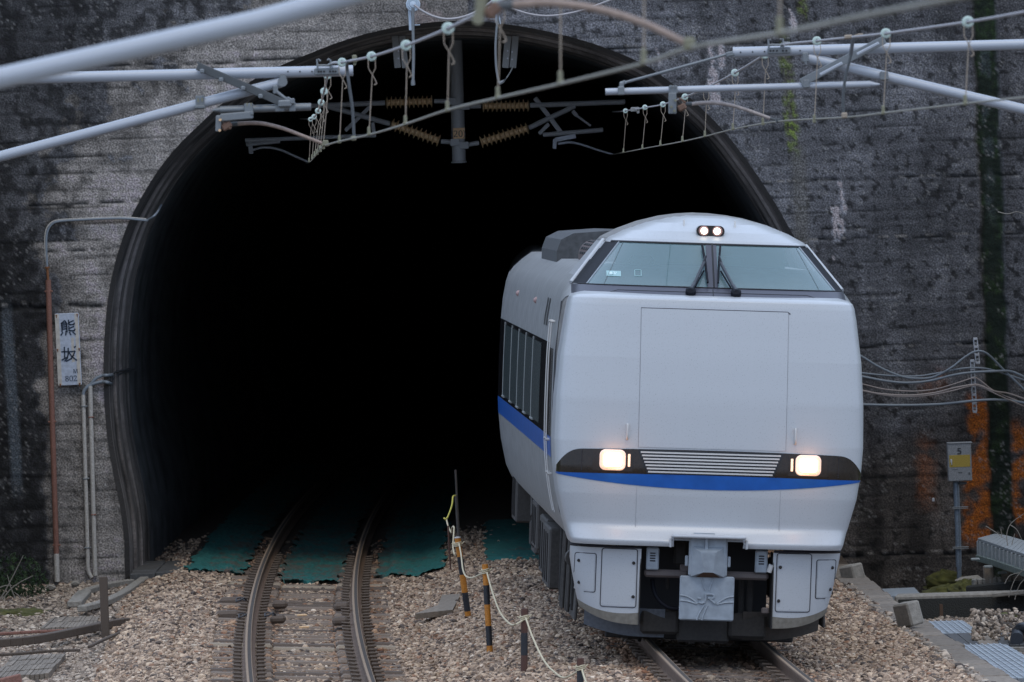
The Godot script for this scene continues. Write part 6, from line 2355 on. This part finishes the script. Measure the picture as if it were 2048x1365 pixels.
# ---------------------------------------------------------------- yard right and left of the tracks
func level_poly(list: Array, level: float) -> PackedVector2Array:
	var out := PackedVector2Array()
	for q in list:
		var p := G(q[0], q[1], level)
		out.append(Vector2(p.x, p.z))
	return out


# slab whose top outline is given in ground coordinates
func slab(called: String, poly: PackedVector2Array, top: float, thick: float, m: Material, parent: Node = self) -> MeshInstance3D:
	var mb := MB.new()
	var p2 := PackedVector2Array()
	for q in poly:
		p2.append(Vector2(q.x, -q.y))
	mb.prism(Transform3D(Basis(Vector3.RIGHT, -PI / 2), Vector3(0, top - thick * 0.5, 0)), p2, thick)
	return part(called, mb, m) if parent == self else wpart(called, mb, m, parent)


func quad_lerp(poly: PackedVector2Array, u: float, v: float) -> Vector2:
	return poly[0].lerp(poly[1], u).lerp(poly[3].lerp(poly[2], u), v)


func sub_quad(poly: PackedVector2Array, ua: float, ub: float, va: float, vb: float) -> PackedVector2Array:
	return PackedVector2Array([quad_lerp(poly, ua, va), quad_lerp(poly, ub, va), quad_lerp(poly, ub, vb), quad_lerp(poly, ua, vb)])


func set_plates() -> void:
	for q in [[[1905, 1303], [2010, 1301], [2130, 1372], [1990, 1372]], [[1837, 1257], [1926, 1254], [1962, 1279], [1862, 1282]], [[1866, 1282], [2080, 1276], [2080, 1304], [1903, 1304]], [[1742, 1191], [1830, 1187], [1846, 1204], [1752, 1206]]]:
		plates.append(level_poly(q, -0.5))
	paving.append(level_poly([[108, 1238], [200, 1236], [188, 1258], [78, 1262]], -0.28))
	paving.append(level_poly([[26, 1316], [132, 1312], [96, 1352], [-20, 1362]], -0.36))


func make_yard() -> void:
	var lids := thing("cable_trough", "row of flat concrete cable trough lids along the right of the train", "cable trough", Vector3(right_x(80) + 2.42, -0.25, -80))
	var d := 71.5
	var n := 0
	while d < 95.5:
		var mb := MB.new()
		var dx := right_x(d + 0.5) - right_x(d - 0.5)
		var b := Basis(Vector3.UP, -atan(dx) + rng.randf_range(-0.012, 0.012)) * Basis(Vector3.BACK, rng.randf_range(-0.02, 0.01)) * Basis(Vector3.RIGHT, rng.randf_range(-0.004, 0.004))
		mb.box(Transform3D(b, Vector3(right_x(d) + 2.42 + rng.randf_range(-0.02, 0.02), -0.262 + rng.randf_range(-0.006, 0.006), -d)), Vector3(0.36, 0.12, 0.592), 0.01)
		wpart("lid", mb, M.lid if rng.randf() < 0.8 else M.concrete_warm, lids)
		d += 0.6
		n += 1
	var mb2 := MB.new()
	mb2.grid(1, 30, func(u: float, v: float) -> Vector3:
		var dd := lerpf(71.5, 95.5, v)
		return Vector3(right_x(dd) + 2.62, lerpf(-0.8, -0.28, u), -dd))
	wpart("trough_wall", mb2, M.concrete_dark, lids)
	# gratings and walkway plates
	var names := ["large pale blue grating cover at the lower right corner", "middle pale blue grating cover below the mossy cross beam", "row of dark concrete walkway plates between two pale gratings", "farthest pale blue cover beside the trough lids, near the wall"]
	for k in 4:
		var poly: PackedVector2Array = plates[k]
		var c := poly[0]
		var o := thing("walkway_plates" if k == 2 else "grating_cover", names[k], "walkway plates" if k == 2 else "grating cover", Vector3(c.x, -0.5, c.y), "" if k == 2 else "pale blue covers over the drain")
		if k == 2:
			slab("bedding", sub_quad(poly, -0.01, 1.0, -0.02, 1.02), -0.455, 0.05, M.concrete, o)
		var nu: int = [3, 3, 9, 1][k]
		var nv: int = [4, 2, 1, 1][k]
		for i in nu:
			for j in nv:
				var g := 0.03 if k == 2 else 0.012
				slab("plate", sub_quad(poly, (i + g) / nu, (i + 1 - g) / nu, (j + g) / nv, (j + 1 - g) / nv), -0.43 + (rng.randf_range(-0.004, 0.004) if k == 2 else 0.0), 0.06, (M.slab_grey if rng.randf() < 0.85 else M.concrete_warm) if k == 2 else M.grating, o)
		if k < 2:
			var ln := MB.new()
			var step_u := 9 if k == 0 else 8
			var step_v := 13 if k == 0 else 7
			for i in range(1, step_u):
				var p := quad_lerp(poly, float(i) / step_u, 0.01)
				var q := quad_lerp(poly, float(i) / step_u, 0.99)
				ln.bar(Vector3(p.x, -0.4235, p.y), Vector3(q.x, -0.4235, q.y), 0.012, 0.004)
			for j in range(1, step_v):
				var p2 := quad_lerp(poly, 0.01, float(j) / step_v)
				var q2 := quad_lerp(poly, 0.99, float(j) / step_v)
				ln.bar(Vector3(p2.x, -0.422, p2.y), Vector3(q2.x, -0.422, q2.y), 0.02, 0.004)
			wpart("grating_bars", ln, M.grating_line, o).set_meta("kind", "stuff")
	# cross beam of the drain with its mossy front
	var t := thing("cross_beam", "low concrete beam across the drain, its front black with moss and a rust stain", "concrete beam", G(1900, 1240, -0.6))
	var base_l := G(1795, 1243, -0.62)
	var base_r := Vector3(base_l.x + 2.1, -0.62, base_l.z + 0.25)
	var mb := MB.new()
	mb.bar(base_l + Vector3(0, 0.14, -0.2), base_r + Vector3(0, 0.14, -0.2), 0.4, 0.30, 0.02)
	wpart("beam", mb, M.concrete, t)
	mb = MB.new()
	mb.bar(base_l + Vector3(0.02, 0.125, 0.008), base_r + Vector3(0, 0.125, 0.008), 0.016, 0.24, 0.004)
	wpart("mossy_front", mb, M.concrete_dark, t)
	mb = MB.new()
	mb.box(Transform3D(Basis(), base_l + Vector3(0.53, 0.10, 0.07)), Vector3(0.1, 0.16, 0.012), 0.004)
	wpart("rust_stain", mb, M.rust_patch, t)
	mb = MB.new()
	mb.bar(base_l + Vector3(0.1, -0.02, 0.18), base_r + Vector3(-0.8, -0.02, 0.18), 0.14, 0.05, 0.01)
	wpart("ledge", mb, M.concrete, t)
	# leaning concrete blocks
	var bl := [[1806, 1206, 1822, 1240, 82.3, "tilted concrete block where the trough lids meet the mossy beam"], [1700, 1130, 1706, 1160, 92.5, "rounded concrete block at the train's lower right, near the wall"]]
	for q in bl:
		mb = MB.new()
		var a := P((q[0] + q[2]) * 0.5 + 3.0, (q[1] + q[3]) * 0.5 + 6.0, q[4])
		mb.box(Transform3D(Basis(Vector3.BACK, 0.22) * Basis(Vector3.UP, 0.5), a), Vector3(0.16, 0.25, 0.3), 0.018)
		tag(part("concrete_block", mb, M.concrete), q[5], "concrete block", "loose concrete blocks")
	# mossy mound, rock and the broken wall behind
	moss_mound(G(1905, 1200, -0.55), Vector3(0.42, 0.17, 0.34), "yellow green moss cushion behind the cross beam")
	moss_mound(G(1938, 1196, -0.52), Vector3(0.26, 0.2, 0.34), "moss cushion against the broken wall end")
	moss_mound(G(1893, 1176, -0.6), Vector3(0.26, 0.2, 0.24), "small dark moss cushion next to the blue post foot")
	moss_mound(G(2004, 1236, -0.45), Vector3(0.22, 0.05, 0.2), "low moss patch on the stone heap at the right")
	mb = MB.new()
	var rock := stone_mesh(31, 0.42)
	var ro := part("rock", rock, M.concrete)
	ro.position = P(1936, 1160, 94.5)
	ro.scale = Vector3(0.4, 0.26, 0.4)
	tag(ro, "flat pale rock lying on the moss at the blue post foot", "rock")
	var wl := thing("low_wall", "broken low wall with pale cap stones under the raised cable duct", "low wall", G(1980, 1195, -0.6))
	mb = MB.new()
	var w0 := P(1945, 1188, 92.0)
	var w1 := P(2075, 1176, 91.5)
	mb.bar(w0, w1, 0.3, 0.2, 0.02)
	wpart("wall_body", mb, M.concrete_dark, wl)
	for k in 8:
		mb = MB.new()
		var c1 := P(1949 + k * 10.0, 1166 - k * 0.95, 92.0)
		mb.box(Transform3D(Basis(Vector3.UP, rng.randf_range(-0.1, 0.1)), c1), Vector3(0.05, 0.075, 0.14), 0.008)
		wpart("cap_stone", mb, M.concrete, wl)
	mb = MB.new()
	mb.bar(P(1995, 1190, 90.5), P(2080, 1182, 90.2), 0.25, 0.05, 0.01)
	tag(part("concrete_slab", mb, M.concrete), "thin pale concrete slab at the right edge under the low wall", "concrete slab")
	# raised cable duct
	var dk := thing("cable_duct", "raised grey green cable duct with ribbed side panels curving in from the right edge", "cable duct", P(2000, 1150, 91.0))
	var lo := [[1957, 1122, 93.0], [1985, 1130, 92.0], [2016, 1140, 91.0], [2050, 1152, 90.2], [2100, 1170, 89.2]]
	var hi := [[1956, 1082, 93.0], [1985, 1092, 92.0], [2016, 1103, 91.0], [2050, 1114, 90.2], [2100, 1131, 89.2]]
	var back := [[1990, 1073, 94.6], [2012, 1076, 93.8], [2040, 1084, 93.0], [2070, 1093, 92.2], [2120, 1108, 91.2]]
	var lp2 := spline(PP(lo), 4)
	var hp := spline(PP(hi), 4)
	var bp := spline(PP(back), 4)
	for k in range(0, lp2.size() - 1):
		mb = MB.new()
		var mid2: Vector3 = (lp2[k] + hp[k]) * 0.5 + Vector3(0, 0, -1)
		mb.quad_out(hp[k].lerp(lp2[k], 0.04), hp[k + 1].lerp(lp2[k + 1], 0.04), hp[k + 1].lerp(lp2[k + 1], 0.72), hp[k].lerp(lp2[k], 0.72), mid2)
		wpart("side_panel", mb, M.trough, dk)
		mb = MB.new()
		mb.bar(hp[k] + Vector3(0, 0, 0.012), hp[k].lerp(lp2[k], 0.75) + Vector3(0, 0, 0.012), 0.03, 0.03, 0.005, Vector3.BACK)
		wpart("side_rib", mb, M.trough_top, dk)
		mb = MB.new()
		var e0: Vector3 = hp[k].lerp(hp[k + 1], 0.02)
		var e1: Vector3 = hp[k].lerp(hp[k + 1], 0.98)
		var e2: Vector3 = bp[k].lerp(bp[k + 1], 0.98)
		var e3: Vector3 = bp[k].lerp(bp[k + 1], 0.02)
		var up := Vector3(0, 0.03, 0)
		mb.quad_out(e0 + up, e1 + up, e2 + up, e3 + up, mid2 - Vector3(0, 1, 0))
		mb.quad_out(e0, e1, e1 + up, e0 + up, mid2)
		wpart("lid", mb, M.trough_top, dk)
	mb = MB.new()
	for k in lp2.size() - 1:
		mb.bar(hp[k].lerp(lp2[k], 0.86), hp[k + 1].lerp(lp2[k + 1], 0.86), 0.06, 0.075, 0.006)
	mb.quad_out(hp[0], lp2[0], lp2[0] + Vector3(0.3, 0, -1.2), bp[0], Vector3(6.5, 0.5, -92))
	wpart("bottom_rail", mb, M.trough_green, dk)
	for q in [[1976, 1140, 1980, 1182], [2012, 1150, 2018, 1190], [2034, 1160, 2040, 1192]]:
		mb = MB.new()
		mb.bar(P(q[0], q[1] - 8, 92.0), P(q[2], q[3], 92.0), 0.11, 0.14, 0.01, Vector3.BACK)
		wpart("support_stub", mb, M.concrete_warm, dk)
	for q in [[1951, 1119], [1977, 1134], [2005, 1146]]:
		mb = MB.new()
		clamp_at(mb, q[0], q[1], 91.8, 0.1, 0.025, 0.12)
		wpart("fixing_foot", mb, M.trough, dk)
	# rubble at the right, dark bag
	var rr := RandomNumberGenerator.new()
	rr.seed = 5
	var mm := MultiMesh.new()
	mm.transform_format = MultiMesh.TRANSFORM_3D
	mm.use_colors = true
	mm.mesh = stone_mesh(801, 0.6)
	mm.instance_count = 420
	for k in 420:
		var g2 := G(rr.randf_range(1945, 2080), rr.randf_range(1225, 1278), -0.38)
		var s := rr.randf_range(0.04, 0.095)
		mm.set_instance_transform(k, Transform3D(Basis(Vector3(rr.randf() - 0.5, rr.randf(), rr.randf() - 0.5).normalized(), rr.randf() * TAU).scaled(Vector3(s, s, s)), g2 + Vector3(0, rr.randf_range(-0.03, 0.05), 0)))
		mm.set_instance_color(k, stone_color(rr, 1))
	var ru := MultiMeshInstance3D.new()
	ru.name = "rubble"
	ru.multimesh = mm
	ru.material_override = M.stone
	add_child(ru)
	tag(ru, "heap of loose grey stones at the right edge below the low wall", "rubble")
	ru.set_meta("kind", "stuff")
	mb = MB.new()
	mb.tube(spline([G(2034, 1279, -0.38), G(2036, 1268, -0.36), G(2046, 1258, -0.30), G(2066, 1262, -0.32), G(2080, 1276, -0.38)], 5), 0.07, 10)
	tag(part("dark_bag", mb, M.bag), "dark plastic bag lying on the walkway plates at the right edge", "bag")
	# dry twigs at the right
	var tw := thing("dry_twigs", "bare dry twigs arching over the raised cable duct at the right edge", "twigs", P(2030, 1080, 91.0))
	for q in [[[1972, 1053, 92], [1990, 1064, 92], [2012, 1080, 91.5]], [[2016, 1092, 91], [2014, 1070, 91], [2022, 1048, 91], [2048, 1028, 91]], [[2020, 1050, 91], [2034, 1060, 91], [2044, 1080, 91]], [[2010, 1168, 90], [2020, 1152, 90], [2040, 1146, 90]], [[2018, 1195, 90], [2030, 1160, 90], [2056, 1130, 90]], [[2030, 1200, 90], [2040, 1170, 90], [2060, 1150, 90]], [[2002, 1058, 92], [2004, 1076, 92]], [[2024, 1090, 91], [2030, 1068, 91]], [[1996, 424, 95], [2016, 428, 95], [2036, 424, 95], [2060, 434, 95]]]:
		mb = MB.new()
		mb.tube(spline(PP(q), 5), 0.006, 5, 0.003)
		wpart("twig", mb, M.twig, tw)


func moss_mound(at: Vector3, size: Vector3, label: String) -> void:
	var mb := MB.new()
	mb.colored = true
	mb.grid(28, 18, func(u: float, v: float) -> Vector3:
		var a := u * TAU
		var b := v * PI / 2
		var d := Vector3(cos(a) * cos(b), sin(b), -sin(a) * cos(b))
		var k := 1.0 + 0.28 * nz.get_noise_3d(d.x * 90.0 + at.x * 50.0, d.y * 90.0, d.z * 90.0) + 0.14 * nz2.get_noise_3d(d.x * 400.0, d.y * 400.0, d.z * 400.0 + at.x * 99.0)
		return at + Vector3(d.x * size.x, d.y * size.y, d.z * size.z) * k,
		func(p: Vector3) -> Color:
		var k := 0.5 + 0.5 * nz2.get_noise_3d(p.x * 500.0, p.y * 500.0, p.z * 300.0)
		return Color(0.018, 0.02, 0.008).lerp(Color(0.13, 0.125, 0.03), clampf(k + 0.3 * nz.get_noise_2d(p.x * 150.0, p.z * 150.0), 0, 1)))
	tag(part("moss_cushion", mb, M.moss), label, "moss", "moss cushions beside the drain")


func make_left_side() -> void:
	# ring of curved concrete pieces
	var L := -0.24
	var pieces := [[[[150, 1194], [176, 1178], [222, 1166], [262, 1160]], 0.115, "curved concrete kerb piece at the back of the broken ring"], [[[163, 1213], [205, 1202], [245, 1184], [272, 1166], [288, 1155]], 0.13, "long curved concrete kerb piece at the front of the broken ring"], [[[148, 1204], [168, 1182]], 0.2, "short flat concrete piece closing the broken ring at left"]]
	for q in pieces:
		var pts := []
		for w in q[0]:
			pts.append(G(w[0], w[1], L + 0.10))
		var sp := spline(pts, 5)
		var mb := MB.new()
		for i in sp.size() - 1:
			mb.bar(sp[i] + Vector3(0, -0.03, 0), sp[i + 1] + (sp[i + 1] - sp[i]) * 0.04 + Vector3(0, -0.03, 0), q[1] * 0.85, 0.075, 0.012)
		tag(part("kerb_piece", mb, M.concrete), q[2], "kerb piece", "concrete pieces of the broken ring")
	# square stake
	var mb2 := MB.new()
	mb2.bar(G(209, 1228, -0.06) + Vector3(0, -0.3, 0), G(209, 1228, -0.06) + Vector3(0, 0.41, 0), 0.09, 0.09, 0.006, Vector3.BACK)
	tag(part("wooden_stake", mb2, M.timber), "square brown wooden stake in front of the broken concrete ring", "stake")
	# pieces of paving with joints
	for q in [[[[108, 1238], [200, 1236], [188, 1258], [78, 1262]], "upper mossy strip of small dark paving blocks at the left", 14, 2, -0.28], [[[26, 1316], [132, 1312], [96, 1352], [-20, 1362]], "lower patch of small grey paving blocks in the left corner", 12, 4, -0.36]]:
		var lv: float = q[4]
		var poly := level_poly(q[0], lv)
		var c := poly[0]
		var o := thing("block_paving", q[1], "paving", Vector3(c.x, -0.36, c.y), "patches of block paving at the left")
		for i in q[2]:
			for j in q[3]:
				var k := rng.randf_range(-0.005, 0.005)
				var shift: float = 0.25 / q[2] * (j % 2)
				slab("block", sub_quad(poly, (i + 0.06) / q[2] + shift * 0.5, (i + 0.94) / q[2] + shift * 0.5, (j + 0.05) / q[3], (j + 0.95) / q[3]), lv + 0.025 + k, 0.08, [M.lid, M.concrete_warm, M.lid][rng.randi() % 3], o)
	# old rails, pipe and stick on the ground
	for q in [[[[-40, 1290], [60, 1281], [160, 1262], [215, 1250], [252, 1244]], 0.055, M.timber, "thick weathered timber curving over the stones at the left", "timber"], [[[-40, 1271], [60, 1265], [140, 1261], [205, 1256]], 0.022, M.rust_pipe, "thin rust brown strip beside the paving at the left", "metal strip"], [[[178, 1294], [210, 1279], [240, 1266], [264, 1254]], 0.02, M.timber, "straight stick lying on the ballast at the left", "stick"], [[[-40, 1313], [40, 1308], [100, 1303], [160, 1301]], 0.02, M.timber, "dark low edging strip above the lower paving patch", "edging"]]:
		var pts2 := []
		for w in q[0]:
			pts2.append(G(w[0], w[1], -0.29 + q[1]))
		var mb3 := MB.new()
		var sp2 := spline(pts2, 5)
		for i in sp2.size() - 1:
			mb3.bar(sp2[i], sp2[i + 1] + (sp2[i + 1] - sp2[i]) * 0.03, q[1] * 1.9, q[1] * 1.6, 0.008)
		tag(part(q[4].replace(" ", "_"), mb3, q[2]), q[3], q[4])
	# concrete walkway inside the tunnel foot, with tile joints
	var wk := thing("walkway_slabs", "dusty concrete walkway slabs at the left foot of the tunnel mouth", "walkway", Vector3(-4.3, -0.1, -99))
	for i in 5:
		for j in 3:
			var mb4 := MB.new()
			mb4.box(Transform3D(Basis(), Vector3(-4.62 + j * 0.32, -0.14 + rng.randf_range(-0.006, 0.006), -97.9 - i * 0.62)), Vector3(0.31, 0.1, 0.6), 0.01)
			wpart("slab", mb4, M.slab_grey, wk)
	# rubble lumps at the pier foot
	for q in [[272, 1142, 0.14, "rounded stone lump at the foot of the left pier"], [293, 1150, 0.1, "smaller stone lump beside the walkway slabs"], [255, 1132, 0.12, "grey stone lump against the arch edge foot"], [100, 1176, 0.14, "flat stone at the foot of the rust red pipe"], [150, 1168, 0.1, "stone between the red pipe and the conduits"]]:
		var ro := part("stone_lump", stone_mesh(900 + q[0], 0.7), M.concrete)
		ro.position = G(q[0], q[1], -0.14)
		ro.scale = Vector3.ONE * q[2] * 1.3
		tag(ro, q[3], "stone", "stone lumps at the left pier")
	# mossy bank edge and shrub
	moss_mound(G(30, 1240, -0.31), Vector3(0.5, 0.12, 0.6), "flat moss patch at the left edge above the paving")
	moss_mound(G(100, 1206, -0.4), Vector3(0.12, 0.2, 0.5), "mossy bank end left of the broken concrete ring")
	var sh := thing("shrub", "dark green shrub with bare pale twigs at the left edge", "shrub", G(25, 1232, -0.4))
	var r := RandomNumberGenerator.new()
	r.seed = 12
	var lb := MB.new()
	lb.colored = true
	var c2 := P(18, 1180, 95.5)
	for k in 2600:
		var dvec := Vector3(r.randfn(), r.randfn(), r.randfn()).normalized() * pow(r.randf(), 0.4)
		var p := c2 + Vector3(dvec.x * 0.50, dvec.y * 0.46, dvec.z * 0.45)
		if nz.get_noise_3d(p.x * 130.0, p.y * 130.0, p.z * 130.0) < -0.12:
			continue
		var b := Basis(Vector3(r.randfn(), r.randfn(), r.randfn()).normalized(), r.randf() * TAU)
		var s := r.randf_range(0.018, 0.035)
		var kk := r.randf_range(0.5, 1.3)
		lb.col = Color(0.022 * kk, 0.045 * kk, 0.014 * kk)
		lb.quad(p + b * Vector3(-s * 0.45, 0, 0), p + b * Vector3(0, -s, 0.004), p + b * Vector3(s * 0.45, 0, 0), p + b * Vector3(0, s, 0.004))
	wpart("foliage", lb, M.leaf, sh).set_meta("kind", "stuff")
	for q in [[[0, 1200], [22, 1160], [46, 1112]], [[4, 1200], [20, 1180], [40, 1165], [66, 1152]], [[38, 1230], [30, 1200], [20, 1172], [14, 1150]], [[36, 1228], [42, 1200], [28, 1185]], [[-10, 1180], [10, 1172], [24, 1172]]]:
		var pts5 := []
		for w in q:
			pts5.append([w[0], w[1], 94.6])
		var mb5 := MB.new()
		mb5.tube(spline(PP(pts5), 4), 0.010, 5, 0.004)
		wpart("twig", mb5, M.twig, sh)


# ---------------------------------------------------------------- marker posts and rope between the tracks
func striped_post(top: Vector3, foot: Vector3, r: float, bands: Array, label: String, cap: bool, group: String) -> void:
	var t := thing("marker_post", label, "marker post", foot, group)
	var at := 0.0
	for b in bands:
		var mb := MB.new()
		mb.tube([top.lerp(foot, at), top.lerp(foot, b[0])], r * rng.randf_range(0.99, 1.01), 14)
		wpart("orange_band" if b[1] == M.orange else ("black_band" if b[1] == M.pole_black else "rusty_band"), mb, b[1], t)
		at = b[0]
	if cap:
		var mb2 := MB.new()
		mb2.lathe(Transform3D(Basis(), top), [Vector2(r * 1.05, -0.004), Vector2(r * 1.05, 0.006), Vector2(0, 0.012)], 14)
		wpart("cap", mb2, M.white_part, t)


func knot(parent: Node3D, at: Vector3, r: float, m: Material) -> void:
	var mb := MB.new()
	for k in 3:
		var pts := []
		for i in 13:
			var a := TAU * i / 12.0
			pts.append(at + Vector3(cos(a) * r, (k - 1) * 0.016 + 0.006 * sin(a * 2.0), sin(a) * r))
		mb.tube(pts, 0.007, 6)
	mb.tube([at + Vector3(r, 0, r * 0.5), at + Vector3(r + 0.03, 0.03, r * 0.5)], 0.006, 5)
	mb.tube([at + Vector3(-r, 0, r * 0.5), at + Vector3(-r - 0.03, 0.012, r * 0.5)], 0.006, 5)
	wpart("rope_knot", mb, m, parent)


func make_posts() -> void:
	var g := "posts that carry the rope between the tracks"
	var f1 := G(936, 1232, -0.1)
	var d1 := -f1.z
	striped_post(P(915, 1076, d1 - 0.1), f1, 0.034, [[0.24, M.orange], [0.47, M.pole_black], [0.70, M.orange], [0.94, M.pole_black], [1.0, M.orange]], "leaning orange and black striped post with a white cap", true, g)
	var f2 := G(980, 1308, -0.12)
	var d2 := -f2.z
	striped_post(P(970, 1129, d2), f2, 0.031, [[0.235, M.orange], [0.45, M.pole_black], [0.69, M.orange], [0.91, M.pole_black], [1.0, M.orange]], "second orange and black striped post, upright, without a cap", false, g)
	var d3 := 75.4
	striped_post(P(1049, 1218, d3), P(1048, 1420, d3), 0.033, [[0.24, M.rusty_post], [0.46, M.pole_black], [1.0, M.rusty_post]], "rust brown post with faded stripes, tied with rope, at the lower edge", false, g)
	var d4 := 72.6
	striped_post(P(1161, 1317, d4), P(1160, 1460, d4), 0.033, [[0.16, M.rusty_post], [1.0, M.pole_black]], "lowest rust brown post cut by the bottom edge", false, g)
	for n in get_children():
		if n is Node3D and n.name.begins_with("marker_post"):
			pass
	var posts := [get_node("marker_post"), get_node("marker_post_001"), get_node("marker_post_002"), get_node("marker_post_003")]
	knot(posts[0], P(916, 1089, d1 - 0.1), 0.04, M.rope)
	knot(posts[1], P(971, 1143, d2), 0.037, M.rope)
	knot(posts[2], P(1049, 1236, d3), 0.039, M.rope)
	knot(posts[3], P(1161, 1336, d4), 0.039, M.rope)
	for q in [[911, 940, 919, 1100, 95.0, 0.014, "thin dark stake farthest into the tunnel mouth, leaning"], [912, 990, 918, 1082, 91.5, 0.018, "thin grey stake behind the capped striped post"], [896, 1052, 901, 1140, 89.5, 0.010, "thin rusty rod left of the capped striped post"]]:
		var mb := MB.new()
		mb.tube(PP([[q[0], q[1], q[4]], [q[2], q[3], q[4]]]), q[5], 8)
		tag(part("thin_stake", mb, M.under_light if q[5] > 0.012 else M.rusty_post), q[6], "stake", "thin stakes behind the striped posts")
	wire("rope", "yellow rope end tied between the thin stakes", "rope", [[911, 992, 91.4], [906, 994, 91.2], [904, 1010, 91.0], [898, 1028, 90.6], [893, 1038, 90.2], [888, 1037, 90.2], [893, 1041, 90.2]], 0.009, M.rope_yellow, "ropes strung between the posts")
	wire("rope", "short pale rope from the yellow knot to the capped post", "rope", [[893, 1039, 90.2], [896, 1052, 90.0], [903, 1066, 89.6], [904, 1056, 89.4], [908, 1055, 89.0], [907, 1075, 88.6], [906, 1095, 88.2], [909, 1110, d1 - 0.05]], 0.009, M.rope, "ropes strung between the posts")
	wire("rope", "pale rope sagging from the capped striped post to the second one", "rope", [[918, 1088, d1 - 0.15], [922, 1108, d1 - 1.0], [926, 1140, d1 - 2.5], [933, 1154, d1 - 3.5], [945, 1156, d1 - 4.8], [960, 1150, d1 - 6.0], [970, 1145, d2 + 0.1]], 0.009, M.rope, "ropes strung between the posts")
	wire("rope", "pale rope sagging from the second striped post to the rust brown post", "rope", [[974, 1146, d2 - 0.1], [985, 1185, d2 - 1.2], [1000, 1225, d2 - 2.4], [1018, 1247, d2 - 3.4], [1030, 1250, d2 - 4.2], [1048, 1240, d3 + 0.1]], 0.009, M.rope, "ropes strung between the posts")
	wire("rope", "pale rope sagging from the rust brown post to the lowest post", "rope", [[1052, 1238, d3 - 0.1], [1066, 1277, d3 - 0.7], [1088, 1322, d3 - 1.3], [1110, 1346, d3 - 1.9], [1130, 1356, d3 - 2.3], [1160, 1341, d4 + 0.05]], 0.009, M.rope, "ropes strung between the posts")
	wire("rope", "last stretch of pale rope leaving the lowest post downwards", "rope", [[1164, 1340, d4 - 0.05], [1172, 1365, d4 - 0.3], [1190, 1400, d4 - 0.7]], 0.009, M.rope, "ropes strung between the posts")
	# flat concrete offcut beside the left rail
	var poly := level_poly([[884, 1192], [922, 1190], [905, 1222], [830, 1230], [876, 1212]], -0.12)
	tag(slab("concrete_offcut", poly, -0.11, 0.06, M.concrete_warm), "flat broken concrete slab lying between the left track and the striped posts", "concrete slab")
	# timber under the train step, reddish box
	var mb6 := MB.new()
	var rb := G(1122, 1183, -0.1)
	mb6.box(Transform3D(Basis(Vector3.UP, 0.05), rb + Vector3(0, 0.02, -0.3)), Vector3(0.26, 0.14, 0.9), 0.015)
	tag(part("trackside_box", mb6, M.rust_pipe), "low reddish brown box on the ballast beside the train's left wheels", "trackside box")
	var br := MB.new()
	br.box(Transform3D(Basis(Vector3.BACK, 0.2), P(20, 1362, 70.0)), Vector3(0.2, 0.08, 0.1), 0.01)
	tag(part("post_top", br, M.rust_pipe), "reddish brown board corner at the lower left edge", "board")


# ---------------------------------------------------------------- everything
func _ready() -> void:
	rng.seed = 4
	nz.seed = 3
	nz.noise_type = FastNoiseLite.TYPE_SIMPLEX_SMOOTH
	nz.frequency = 0.02
	nz.fractal_octaves = 4
	nz2.seed = 8
	nz2.noise_type = FastNoiseLite.TYPE_SIMPLEX
	nz2.frequency = 0.02
	nz2.fractal_octaves = 3
	nzc.seed = 21
	nzc.noise_type = FastNoiseLite.TYPE_SIMPLEX_SMOOTH
	nzc.frequency = 0.06
	nzc.fractal_octaves = 2
	view_basis = Basis(Vector3.RIGHT, -PITCH) * Basis(Vector3.BACK, -ROLL)
	var cam := Camera3D.new()
	cam.name = "camera"
	cam.transform = Transform3D(view_basis, EYE)
	var lens := CameraAttributesPhysical.new()
	lens.frustum_focal_length = 281.4
	lens.frustum_focus_distance = 78.0
	lens.frustum_near = 0.5
	lens.frustum_far = 1500.0
	lens.exposure_aperture = 11.0
	cam.attributes = lens
	add_child(cam)
	cam.current = true
	var sky_m := ProceduralSkyMaterial.new()
	sky_m.sky_top_color = lin(0.74, 0.93, 1.28)
	sky_m.sky_horizon_color = lin(0.50, 0.63, 0.86)
	sky_m.sky_curve = 0.2
	sky_m.ground_bottom_color = lin(0.2, 0.185, 0.165)
	sky_m.ground_horizon_color = lin(0.33, 0.33, 0.33)
	var sky := Sky.new()
	sky.sky_material = sky_m
	var e := Environment.new()
	e.background_mode = Environment.BG_SKY
	e.sky = sky
	e.tonemap_mode = Environment.TONE_MAPPER_LINEAR
	e.tonemap_exposure = 1.27
	e.sdfgi_enabled = true
	e.ssao_enabled = true
	e.ssil_enabled = true
	var we := WorldEnvironment.new()
	we.name = "environment"
	we.environment = e
	add_child(we)
	var sun := DirectionalLight3D.new()
	sun.name = "sun"
	sun.light_energy = 0.22
	sun.light_color = Color(1.0, 0.98, 0.95)
	sun.light_angular_distance = 25.0
	sun.shadow_enabled = true
	sun.rotation_degrees = Vector3(-62, 14, 0)
	add_child(sun)

	make_materials()
	make_arch()
	make_portal()
	set_plates()
	make_ground()
	make_track(false)
	make_track(true)
	make_train()
	make_tunnel_support()
	make_wall_fittings()
	make_yard()
	make_left_side()
	make_posts()
	make_left_arm()
	make_right_arm()
	make_near_arm()
	make_wires()
